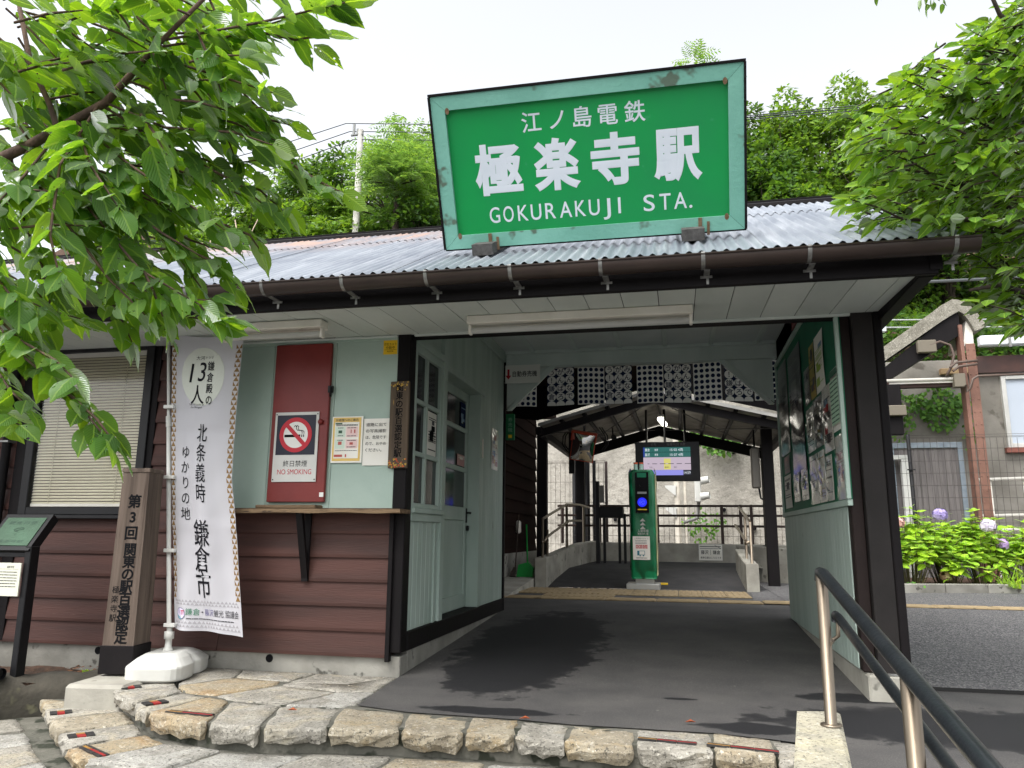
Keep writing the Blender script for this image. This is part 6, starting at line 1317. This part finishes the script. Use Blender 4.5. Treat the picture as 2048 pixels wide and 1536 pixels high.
def twig_leaves(pts, n, size, droop, spread, jit=.02):
    """alternate leaves along a twig given by 3-D points"""
    P = [np.array(p) for p in pts]; L = [0]
    for i in range(len(P) - 1): L.append(L[-1] + np.linalg.norm(P[i + 1] - P[i]))
    C, Dn, S = [], [], []
    for k in range(n):
        s = L[-1] * (.12 + .88 * (k + .5 * random.random()) / n); i = max(j for j in range(len(L)) if L[j] <= s + 1e-9); i = min(i, len(P) - 2)
        f = (s - L[i]) / max(L[i + 1] - L[i], 1e-6); p = P[i] * (1 - f) + P[i + 1] * f; t = nrm(P[i + 1] - P[i])
        side = nrm(np.cross(t, (0, 0, 1))) * (1 if k % 2 else -1)
        d = t * (.55 + .3 * random.random()) + side * spread * (.6 + .6 * random.random()) + np.array((0, 0, -droop * (.5 + random.random()))) + RNG.normal(0, .12, 3)
        C.append(p + RNG.normal(0, jit, 3)); Dn.append(d); S.append(size * random.choice((.6, .8, .9, 1, 1, 1.1, 1.2)) * random.uniform(.9, 1.1))
    C.append(P[-1]); Dn.append(P[-1] - P[-2] + np.array((0, 0, -droop * .05))); S.append(size)
    return C, Dn, S
# ---- cherry tree reaching in from the left
CH = thing('cherry_tree', 'broad leaved cherry tree reaching in from the left over the banner', 'tree', (-.95, -3.3, ZS))
pz = lambda pts: [atd(*p) for p in pts]
LA = pz([(-420, 640, 2.7), (-220, 430, 2.6), (-60, 345, 2.5), (60, 290, 2.45), (150, 240, 2.4), (212, 205, 2.4), (310, 95, 2.35), (425, -20, 2.3)])
mb = MB(); mb.tube([tuple((LA[0][0] - .1, LA[0][1], ZS - .1)), tuple((LA[0][0] - .06, LA[0][1] + .03, .3)), LA[0]], [.09, .075, .05], 10); mb.build('trunk', BARK, CH)
mb = MB(); mb.tube(LA, [.05, .03, .019, .016, .0145, .013, .008, .006], 10); mb.build('limb', BARK, CH)
mb = MB(); mb.tube(pz([(118, 268, 2.43), (100, 210, 2.42), (62, 130, 2.4), (32, -20, 2.4)]), [.010, .009, .008, .006], 8); mb.build('limb', BARK, CH)
TW = [[(330, 80, 2.35), (520, 45, 2.3), (690, 5, 2.25)], [(310, 95, 2.35), (450, 75, 2.4), (600, 30, 2.4)], [(300, 110, 2.35), (430, 150, 2.3), (545, 185, 2.25)], [(250, 160, 2.38), (400, 215, 2.4), (540, 215, 2.45)],
      [(210, 205, 2.4), (330, 255, 2.35), (470, 265, 2.3), (545, 290, 2.25)], [(470, 230, 2.5), (540, 290, 2.45), (600, 340, 2.4), (655, 372, 2.35), (685, 385, 2.35)], [(210, 215, 2.4), (350, 300, 2.45), (480, 370, 2.4), (540, 420, 2.4)],
      [(150, 240, 2.4), (260, 330, 2.3), (380, 410, 2.3), (450, 460, 2.25)], [(120, 260, 2.42), (200, 380, 2.35), (330, 470, 2.3), (440, 535, 2.3)], [(100, 270, 2.44), (180, 420, 2.35), (280, 540, 2.25), (400, 610, 2.2)],
      [(60, 290, 2.45), (120, 430, 2.35), (220, 560, 2.25), (290, 630, 2.2)], [(20, 300, 2.5), (50, 450, 2.45), (105, 580, 2.4), (80, 685, 2.35)], [(-60, 560, 2.5), (30, 700, 2.3), (130, 780, 2.2), (195, 840, 2.15), (232, 890, 2.12)], [(-40, 690, 2.5), (20, 780, 2.35), (60, 820, 2.3)],
      [(60, 130, 2.4), (150, 110, 2.5), (260, 60, 2.5)], [(90, 200, 2.42), (200, 180, 2.5), (300, 150, 2.55)], [(35, 20, 2.4), (130, 45, 2.5), (230, 5, 2.5)], [(60, 130, 2.4), (-20, 60, 2.4), (-60, 20, 2.4)], [(115, 270, 2.42), (50, 350, 2.3), (-20, 420, 2.2)], [(60, 290, 2.45), (10, 420, 2.3), (-30, 560, 2.2)],
      [(425, -20, 2.3), (520, -30, 2.3), (640, -20, 2.3)], [(380, 30, 2.3), (300, -5, 2.25), (220, -20, 2.2)], [(400, 610, 2.2), (430, 640, 2.2), (455, 635, 2.2)], [(200, 205, 2.4), (120, 330, 2.2), (100, 470, 2.1), (120, 560, 2.05)], [(150, 240, 2.4), (180, 330, 2.15), (240, 420, 2.05)],
      [(350, 300, 2.45), (440, 330, 2.5), (520, 320, 2.5)], [(280, 430, 2.5), (380, 480, 2.55), (440, 500, 2.6)], [(260, 330, 2.6), (400, 350, 2.7), (500, 400, 2.7)], [(0, 480, 2.6), (100, 540, 2.7), (210, 600, 2.7), (300, 640, 2.6)], [(-30, 560, 2.7), (60, 610, 2.6), (170, 640, 2.5)]]
TW += [[(250, 300, 2.6), (380, 350, 2.6), (520, 380, 2.55), (575, 430, 2.5)], [(300, 380, 2.5), (400, 430, 2.5), (500, 470, 2.45), (520, 500, 2.45)], [(330, 480, 2.45), (420, 520, 2.4), (475, 570, 2.4)], [(200, 560, 2.4), (280, 610, 2.35), (330, 660, 2.3)], [(0, 640, 2.4), (80, 740, 2.3), (150, 800, 2.2), (215, 880, 2.1)], [(-40, 600, 2.3), (40, 680, 2.2), (110, 720, 2.15), (150, 760, 2.1)], [(-60, 760, 2.4), (0, 830, 2.3), (40, 850, 2.25)], [(-50, 500, 2.3), (20, 590, 2.2), (60, 640, 2.2)],
       [(300, 600, 2.3), (360, 630, 2.3), (440, 645, 2.25)], [(250, 560, 2.3), (350, 600, 2.3), (430, 600, 2.3)], [(480, 180, 2.5), (540, 240, 2.5), (580, 250, 2.5)], [(500, 60, 2.4), (590, 80, 2.4), (650, 70, 2.4)]]
rn = random.Random(12)
for _ in range(190):                      # inner twigs that thicken the crown, nearer and farther than the main limb
    x, y = rn.uniform(-60, 450), rn.uniform(-40, 590)
    if x > 430 - max(0, (y - 200)) * .35 or (x > 300 and y > 500) or (y > 430 and rn.random() < .5): continue
    d0 = rn.uniform(2.2, 3.3); a_ = rn.uniform(-.4, 1.3); l = rn.uniform(90, 170)
    TW.append([(x, y, d0), (x + l * .5 * math.cos(a_), y + l * .5 * math.sin(a_) - 6, d0 - .02), (x + l * math.cos(a_), y + l * math.sin(a_), d0 - .03)])
C, Dn, S = [], [], []; mb = MB()
for tw in TW:
    p = pz(tw); mb.tube(p, [.0042] * (len(p) - 1) + [.002], 5); ln = sum(np.linalg.norm(p[i + 1] - p[i]) for i in range(len(p) - 1))
    a_, b_, c_ = twig_leaves(p, max(5, int(ln / .027)), .106, .24, .85, .010); C += a_; Dn += b_; S += c_
mb.build('twig', BARK, CH, kind='stuff')
C, Dn, S = np.array(C), np.array(Dn), np.array(S)
leafset(CH, C, Dn, np.tile((0, .0, 1.0), (len(C), 1)), S, LF_CH, (LT, LTB, LTC), 300, roll=.5)
mb = MB(); p0 = atd(80, 690, 2.35)
# ---- tree reaching in from the right
DW = thing('dogwood_tree', 'bright leafy tree reaching in from the right over the roof corner', 'tree', (5.6, -.6, -.1))
LR = [pz([(2300, 700, 4.3), (2140, 520, 4.3), (2000, 400, 4.2), (1880, 350, 4.1), (1750, 330, 4.0)]), pz([(2200, 600, 4.3), (2080, 480, 4.2), (1960, 440, 4.1), (1800, 440, 4.0)]), pz([(2300, 400, 4.4), (2100, 280, 4.3), (1950, 180, 4.2), (1850, 130, 4.1)]), pz([(2300, 300, 4.5), (2120, 120, 4.4), (2000, 30, 4.3), (1960, -60, 4.3)]), pz([(2250, 700, 4.2), (2100, 600, 4.0), (2000, 570, 3.9), (1940, 580, 3.8)])]
mb = MB(); b0 = LR[0][0]; mb.tube([(b0[0] + .3, b0[1], -.3), (b0[0] + .2, b0[1], .6), tuple(b0)], [.10, .085, .04], 10); mb.build('trunk', BARKD, DW)
for l in LR: mb = MB(); mb.tube(l, [.03, .02, .012, .008, .005][:len(l)], 8); mb.build('limb', BARKD, DW)
def inpoly(x, y, P):
    c = False
    for i in range(len(P)):
        (x1, y1), (x2, y2) = P[i], P[i - 1]
        if (y1 > y) != (y2 > y) and x < (x2 - x1) * (y - y1) / (y2 - y1) + x1: c = not c
    return c
PD = [(2120, -60), (2030, -20), (1985, 40), (1930, 60), (1900, 110), (1820, 130), (1765, 165), (1770, 190), (1700, 215), (1670, 240), (1690, 300), (1672, 345), (1720, 380), (1690, 410), (1660, 430), (1740, 465), (1850, 472), (1930, 500), (1950, 560), (1925, 590), (1960, 620), (2010, 640), (2120, 700)]
C, Dn, S = [], [], []; mb = MB(); n = 0
while n < 430:
    x, y = rn.uniform(1640, 2100), rn.uniform(-50, 660)
    if not inpoly(x, y, PD): continue
    d0 = rn.uniform(3.6, 4.9); l = rn.uniform(50, 130); a_ = math.pi + rn.uniform(-.7, .6); ex, ey = x, y; bx0, by0 = ex - l * math.cos(a_), ey - l * math.sin(a_)
    p = pz([(bx0, by0, d0 + .1), ((bx0 + ex) / 2, (by0 + ey) / 2 - 5, d0 + .03), (ex, ey, d0)]); mb.tube(p, [.006, .004, .002], 5)
    a2, b2, c2 = twig_leaves(p, rn.randint(6, 10), .108, .25, .7, .02); C += a2; Dn += b2; S += c2; n += 1
mb.build('twig', BARKD, DW, kind='stuff')
for x, y in ((1840, 10), (1855, 22), (1868, 8), (1885, 12), (1755, -4)):
    p = pz([(x + 8, y - 40, 4.2), (x + 4, y - 20, 4.2), (x, y - 5, 4.2)]); a2, b2, c2 = twig_leaves(p, 3, .06, .6, .6, .01); C += a2; Dn += b2; S += c2
C, Dn, S = np.array(C), np.array(Dn), np.array(S)
leafset(DW, C, Dn, np.tile((0, -.1, 1.0), (len(C), 1)), S, LF_DW, (LTD, LTE), 300, roll=.5)

# ---- hydrangeas
def flower(T, c, r, mat):
    n = 110; ph = RNG.uniform(0, 6.28, n); ct = RNG.uniform(-.5, 1, n); st = np.sqrt(1 - ct * ct); N_ = np.stack([st * np.cos(ph), st * np.sin(ph), ct], 1); Cc = np.array(c) + N_ * r * RNG.uniform(.7, 1.0, (n, 1))
    Tm = [(0, 0, 0), (.5, .0, .12), (.5, .5, .06), (.0, .5, .12), (-.5, .5, .06), (-.5, 0, .12), (-.5, -.5, .06), (0, -.5, .12), (.5, -.5, .06)]; Ff = [(0, 1, 2, 3), (0, 3, 4, 5), (0, 5, 6, 7), (0, 7, 8, 1)]
    X = nrm(np.cross(N_, RNG.normal(0, 1, (n, 3)))); Y = np.cross(N_, X); return fmesh('flower_head', Tm, Ff, None, Cc, X, Y, N_, RNG.uniform(.36, .66, n) * r, mat, T)
def petal(name, a, b):
    m, t, p = newmat(name); ge = ND(t, 'ShaderNodeNewGeometry'); t.links.new(ramp(t, ge.outputs['Random Per Island'], [(0, lin(a)), (1, lin(b))]), p.inputs['Base Color']); p.inputs['Roughness'].default_value = .7; return m
PV = petal('violet_petal', (150, 136, 190), (186, 172, 212)); PW_ = petal('pale_petal', (196, 190, 212), (224, 214, 222)); PP_ = petal('pink_petal', (196, 150, 130), (214, 176, 170)); PM_ = petal('mauve_petal', (160, 132, 184), (196, 168, 206)); PG_ = petal('fading_petal', (120, 124, 70), (160, 120, 100))
HL = ['hydrangea bush nearest the dark corner post with a pinkish flower head', 'hydrangea bush with the violet flower head second from the post', 'hydrangea bush in the middle of the bed with a fading low flower head', 'hydrangea bush with the large pale flower head', 'hydrangea bush with the mauve flower head toward the right edge', 'hydrangea bush at the right edge of the picture without flowers in view']
for i, lab in enumerate(HL):
    cx_ = k0 + kd * (.55 + .56 * i) + kn * .62; hb = thing('hydrangea_bush', lab, 'shrub', (cx_.x, cx_.y, .22), group='hydrangea bushes along the path')
    C, Dn, S, U = [], [], [], []; mb = MB(); hgt = [1.10, 1.16, 1.04, 1.08, .98, .96][i]
    for s in range(60):
        a_ = random.uniform(0, 6.28); r_ = math.sqrt(random.random()); ox, oy = r_ * .46 * math.cos(a_), r_ * .60 * math.sin(a_)
        zt = .22 + hgt * (1 - .42 * r_ * r_) * random.uniform(.80, 1.02) - max(0, -oy) * .55 * random.random()
        b = np.array((cx_.x + ox * .35, cx_.y + oy * .35, .22)); tp_ = np.array((cx_.x + ox, cx_.y + oy, zt)); mb.tube([b, (b + tp_) / 2 + np.array((0, 0, .05)), tp_], [.006, .005, .004], 5)
        out = np.array((ox, oy - .1, 0)) * .5; a0 = random.uniform(0, 6.28)
        for lv in range(4):
            zz_ = tp_ + (b - tp_) * (.11 * lv) * (1 if lv else 0); sz = (.11, .165, .18, .16)[lv]
            for k in range(2 if lv else 3):
                aa = a0 + lv * 1.57 + k * (3.14 if lv else 2.09); d = np.array((math.cos(aa), math.sin(aa), (.55, .12, -.15, -.35)[lv])) + out * .5
                C.append(zz_); Dn.append(d + RNG.normal(0, .12, 3)); S.append(sz * random.uniform(.8, 1.2))
    mb.build('stem', M('hydrangea_stem', (108, 104, 66), (86, 80, 54), 5, .8), hb, kind='stuff')
    C, Dn, S = np.array(C), np.array(Dn), np.array(S); leafset(hb, C, Dn, np.tile((0, -.15, 1.0), (len(C), 1)), S, LF_HY, LT2, 190, roll=.25)
    for px_, py_, r_, m_, own in ((1797, 1046, .085, PP_, 0), (1880, 1030, .095, PV, 1), (1976, 1053, .105, PW_, 3), (2005, 1089, .085, PM_, 4), (1893, 1153, .085, PG_, 2)):
        if own == i: flower(hb, at(px_, py_, cx_.y - .42), r_, m_)
# grasses and small weeds
def tuft(label, x, y, z, n, h, mat, name='weed_tuft', broad=False, spread=.06):
    t_ = thing(name, label, 'weed', (x, y, z)); C = np.array((x, y, z)) + RNG.normal(0, spread, (n, 3)) * (1, 1, 0); d = RNG.normal(0, .6, (n, 3)); d[:, 2] = RNG.uniform(.5, 1.4, n)
    X, Y, Z = frames(d, np.tile((0, -.3, 1.0), (n, 1))); tpl = LT if broad else ([(k * .035 * (1 - s) + 0, s, -.45 * s * s) for s in (0, .35, .7, 1) for k in (-1, 1)], [(0, 1, 3, 2), (2, 3, 5, 4), (4, 5, 7, 6)], [(a, s) for s in (0, .35, .7, 1) for a in (0, 1)])
    fmesh('leaves', tpl[0], tpl[1], tpl[2], C, X, Y, Z, RNG.uniform(.5, 1, n) * h, mat, t_, kind='stuff')
tuft('grass tuft at the foot of the hydrangeas', 6.35, 7.42, .22, 70, .42, LF_HY); tuft('small weed by the kerb near the dark corner post', 5.0, 7.12, .22, 26, .10, LF_IV, broad=True); tuft('second grass tuft in the hydrangea bed near the right edge', 7.0, 7.75, .22, 60, .40, LF_HY)
tuft('fresh green weeds round the leg of the information stand', -2.42, -.86, -.05, 70, .075, LF_HY, broad=True, spread=.075); tuft('tiny green weed in the planter soil beside the post', -2.05, -.32, -.03, 14, .055, LF_HY, broad=True, spread=.015)
for x, y, l in ((1.78, -.86, 'small orange fallen leaf on the step stone edge'), (.985, -.985, 'orange fallen leaf lying on the asphalt just above the steps'), (-.2, -1.1, 'tiny orange leaf on a pale step stone')):
    mb = MB(); mb._add([(x, y, .012), (x + .03, y - .008, .022), (x + .055, y + .005, .014), (x + .028, y + .016, .024)], [(0, 1, 2, 3)]); tag(mb.build('fallen_leaf', M('fallen_orange', (176, 92, 50), (120, 60, 40), 30, .8)), l, 'leaf')
# dead twigs on the roof
DT = thing('dead_branch', 'bare dead twig lying on the roof behind the cherry leaves', 'branch', (-.55, .3, 2.9)); mb = MB(); rp = lambda px, py, Y: tuple(at(px, py, Y))
for pts in ([(330, 490, -.6), (400, 486, -.55), (450, 492, -.5), (500, 470, -.3), (520, 430, -.2)], [(420, 488, -.55), (424, 460, -.5), (395, 440, -.5), (350, 450, -.5)], [(478, 485, -.4), (470, 440, -.4)], [(400, 486, -.55), (420, 500, -.6)]): mb.tube([rp(*p) for p in pts], .004, 5)
mb.build('twig', M('dead_wood', (168, 150, 130), None), DT)

# ---- hill and trees behind
def hill(x, y): return 5.0 + max(0, y - 15.4) * .62 + .5 * math.sin(x * .35) + .4 * math.sin(y * .8 + x * .2)
mb = MB(); mb.grid(lambda u, v: (-45 + 95 * u, 15.4 + 40 * v, hill(-45 + 95 * u, 15.4 + 40 * v) - (.0 if v else 1.0)), 48, 24); mb.build('hill', SOIL, kind='structure', origin=(0, 15, 0))
# leafy undergrowth on the slope
def clump_leaves(centres, radii, per, size, up=.5):
    n = len(centres) * per; Cc = np.repeat(centres, per, 0); Rr = np.repeat(radii, per, 0); d = nrm(RNG.normal(0, 1, (n, 3))); d[:, 2] = np.abs(d[:, 2]) * .9 - .25; rad = RNG.uniform(.45, 1, n) ** .6
    P = Cc + d * Rr * rad[:, None]; dr = nrm(d * (1, 1, .4) + RNG.normal(0, .45, (n, 3)) + np.array((0, 0, -.15))); U = nrm(d * .5 + np.array((0, -.25, up * 1.6)) + RNG.normal(0, .3, (n, 3)))
    return P, dr, U, RNG.uniform(.7, 1.3, n) * size
cs = []
for _ in range(620):
    x = random.uniform(-14, 24); y = 15.2 + random.random() ** 1.6 * 9; cs.append((x, y, hill(x, y) + random.uniform(-.1, .5)))
for _ in range(120): x = random.uniform(4.5, 22); cs.append((x, random.uniform(14.6, 15.4), random.uniform(4.3, 6.0)))
cs = np.array(cs); P, dr, U, S = clump_leaves(cs, np.tile((.75, .75, .6), (len(cs), 1)), 95, .17); X, Y, Z = frames(dr, U, .15)
fmesh('undergrowth', *DIA, P, X, Y, Z, S, LF_T3, None, kind='stuff')
def bgtree(px, py, Y, rx, rz_, kind, label, n=52, per=95, leaf=.20, name='broadleaf_tree'):
    top = at(px, py, Y); gx, gy = float(top[0]), Y; gz = hill(gx, gy) if Y > 15.4 else 0; cz = top[2] - rz_
    t_ = thing(name, label, 'tree', (gx, gy, gz)); mb = MB(); lean = random.uniform(-.3, .3)
    mb.tube([(gx, gy, gz - .5), (gx + lean * .3, gy, (gz + cz) / 2), (gx + lean, gy, cz + rz_ * .2)], [.20, .15, .06], 8); mb.build('trunk', BARKD, t_)
    cs = []; mb = MB()
    for _ in range(n):
        d = nrm(RNG.normal(0, 1, 3)); d[2] = d[2] * .95; r_ = random.random() ** .38; taper = 1 - .55 * max(0, d[2] * r_) ; c = np.array((gx, gy, cz)) + d * r_ * np.array((rx * taper, rx * taper, rz_ * .92)); cs.append(c)
        if random.random() < .4: mb.tube([(gx + lean * .6, gy, cz - rz_ * .4), tuple((np.array((gx, gy, cz)) + c) / 2 + np.array((0, 0, -.2))), tuple(c)], [.05, .035, .012], 5)
    mb.build('branch', BARKD, t_, kind='stuff'); cs = np.array(cs)
    if kind == 'f':
        m = n * 11; Cc = np.repeat(cs, 11, 0) + RNG.normal(0, .18, (m, 3)); d = RNG.normal(0, 1, (m, 3)); d[:, 2] = RNG.uniform(-.1, .7, m); X, Yv, Z = frames(nrm(d), np.tile((0, 0, 1.0), (m, 1)), .2)
        fmesh('crown', *FRD, Cc, X, Yv, Z, RNG.uniform(.6, 1.1, m) * leaf * 4.2, LF_T2, t_, kind='stuff')
    else:
        cr = np.array((rx, rx, rz_)) * .26; P, dr, U, S = clump_leaves(cs, np.tile(cr, (len(cs), 1)), per, leaf); X, Yv, Z = frames(dr, U, .15)
        fmesh('crown', *DIA, P, X, Yv, Z, S, LF_T1 if kind == 'b' else LF_T3, t_, kind='stuff')
BG = [(690, 292, 21, 2.6, 3.4, 'e', 'dark tree filling the gap behind the concrete pole'), (905, 212, 22.5, 3.0, 4.4, 'b', 'tall broadleaf tree right behind the left edge of the sign'), (1500, 205, 20.5, 1.8, 4.2, 'e', 'tall dark tree against the right edge of the sign'), (1690, 148, 21.5, 2.4, 4.8, 'b', 'tall loose treetop above the wires right of the sign'), (610, 300, 22, 2.6, 3.4, 'b', 'far treetop between the cherry leaves and the pole'), (395, 385, 20.5, 2.8, 3.0, 'b', 'dark broadleaf tree at the far left behind the cherry leaves'), (500, 372, 19, 2.2, 2.6, 'b', 'rounded bushy tree behind the left end of the roof ridge'), (590, 335, 20, 2.4, 3.4, 'e', 'dark evergreen tree left of the concrete pole'), (655, 372, 18, 1.9, 2.4, 'b', 'low bright bushy tree just left of the concrete pole'),
      (800, 290, 16.3, .95, .95, 'f', 'feathery young tree just right of the concrete pole'), (805, 232, 19, 2.3, 3.6, 'f', 'tall feathery tree right of the concrete pole'), (868, 215, 21, 2.4, 3.4, 'f', 'feathery tree partly hidden by the left edge of the sign'), (845, 360, 17.5, 2.0, 2.2, 'e', 'dark shrubby tree under the feathery tree by the sign'),
      (990, 230, 21, 3.0, 4.2, 'e', 'evergreen tree mostly hidden behind the sign'), (1255, 128, 22, 1.0, 2.6, 'f', 'slender feathery treetop peeping over the middle of the sign'), (1392, 76, 21, 1.7, 4.4, 'f', 'feathery treetop rising over the right end of the sign'),
      (1560, 160, 20, 1.7, 4.4, 'b', 'tall loose tree just right of the sign'), (1640, 175, 21, 2.2, 4.4, 'b', 'broad tree behind the wires right of the sign'), (1520, 262, 17.5, 1.6, 3.0, 'e', 'dark glossy evergreen close behind the roof right of the sign'), (1590, 352, 16.6, 1.3, 1.6, 'b', 'rounded bright shrub on the slope over the roof ridge'),
      (1740, 190, 20, 2.2, 4.4, 'b', 'tree behind the tips of the right hand tree'), (1860, 200, 20, 2.8, 5.0, 'e', 'evergreen behind the right hand tree'), (2000, 180, 20, 3.0, 5.4, 'b', 'large tree at the right edge behind the leaves')]
for a_ in BG: bgtree(*a_, n=70 if a_[3] > 1.5 else 34, per=115)
# ---- concrete pole and wires
UP = thing('utility_pole', 'round concrete utility pole standing among the trees behind the roof', 'pole', tuple(at(710, 520, 16.9))); a_ = Vector(at(711, 470, 16.9)); bt = Vector(at(706, 262, 16.9))
mb = MB(); mb.tube([(a_.x, a_.y, 4.5), (a_.x, a_.y, bt.z)], [.13, .10], 14); mb.build('pole', M('pole_concrete', (172, 170, 164), (150, 148, 142), 4, .85), UP)
mb = MB(); mb.box(a_.x - .32, 16.82, bt.z - .22, a_.x + .12, 16.88, bt.z - .16, .01); mb.tube([(a_.x - .22, 16.85, bt.z - .2), (a_.x - .22, 16.85, bt.z + .2)], .05, 8); mb.tube([(a_.x - .08, 16.85, bt.z - .2), (a_.x - .08, 16.85, bt.z + .02)], .05, 8); mb.build('crossarm', M('arm_grey', (112, 114, 112), None, rough=.6), UP)
WIRE_ = M('overhead_wire', (60, 64, 68), None); 
for i, (y0, y1, y2, yl) in enumerate(((247, 240, 205, 325), (263, 243, 210, 352), (279, 247, 216, 378))):
    pts = [at(430, yl, 16.85), at(560, (yl + y0) / 2 + 4, 16.85), at(692 + 8 * i, y0, 16.85), at(1100, y0 + 4, 16.85), at(1490, y1 - 8, 16.85), at(1780, y2, 16.85), at(2100, y2 - 40, 16.85)]
    mb = MB(); mb.tube(pts, .016, 5); tag(mb.build('overhead_wire', WIRE_), ['topmost overhead wire crossing behind the sign', 'middle overhead wire crossing behind the sign', 'lowest overhead wire crossing behind the sign'][i], 'wire')
# ---- ivy patches
def ivy(label, px, py, Y, rx, rz_, n, size=.11):
    c = at(px, py, Y); t_ = thing('ivy_patch', label, 'ivy', tuple(c)); r_ = np.sqrt(RNG.random(n)); ph = RNG.uniform(0, 6.28, n); C = c + np.stack([r_ * np.cos(ph) * rx * (1 + .3 * np.sin(ph * 3)), -RNG.uniform(.0, .14, n) * (1.1 - r_), r_ * np.sin(ph) * rz_ * (1 + .25 * np.cos(ph * 4))], 1)
    d = RNG.normal(0, .6, (n, 3)) + np.array((0, -.35, -.6)); X, Yv, Z = frames(nrm(d), np.tile((0, -1.0, .4), (n, 1)), .3); fmesh('leaves', *LT2, C, X, Yv, Z, RNG.uniform(.7, 1.2, n) * size, LF_IV, t_, kind='stuff')
ivy('green ivy patch on the grey render left of the riveted column', 1880, 812, 11.2, .50, .42, 420); ivy('yellowish ivy trailing down the grey render by the white window', 1940, 870, 11.2, .10, .40, 60, .09); ivy('straggling ivy on the render beside the dark corner post', 1800, 830, 11.2, .34, .5, 150, .09)
ivy('green creeper hanging on the concrete wall right of the departure screen', 1440, 875, 14.9, .62, .34, 420, .14); ivy('small creeper above the departure screen on the concrete wall', 1370, 862, 14.9, .6, .28, 150, .12); ivy('faint green creeper low on the concrete wall behind the railing', 1405, 1050, 14.8, .5, .4, 160, .09)
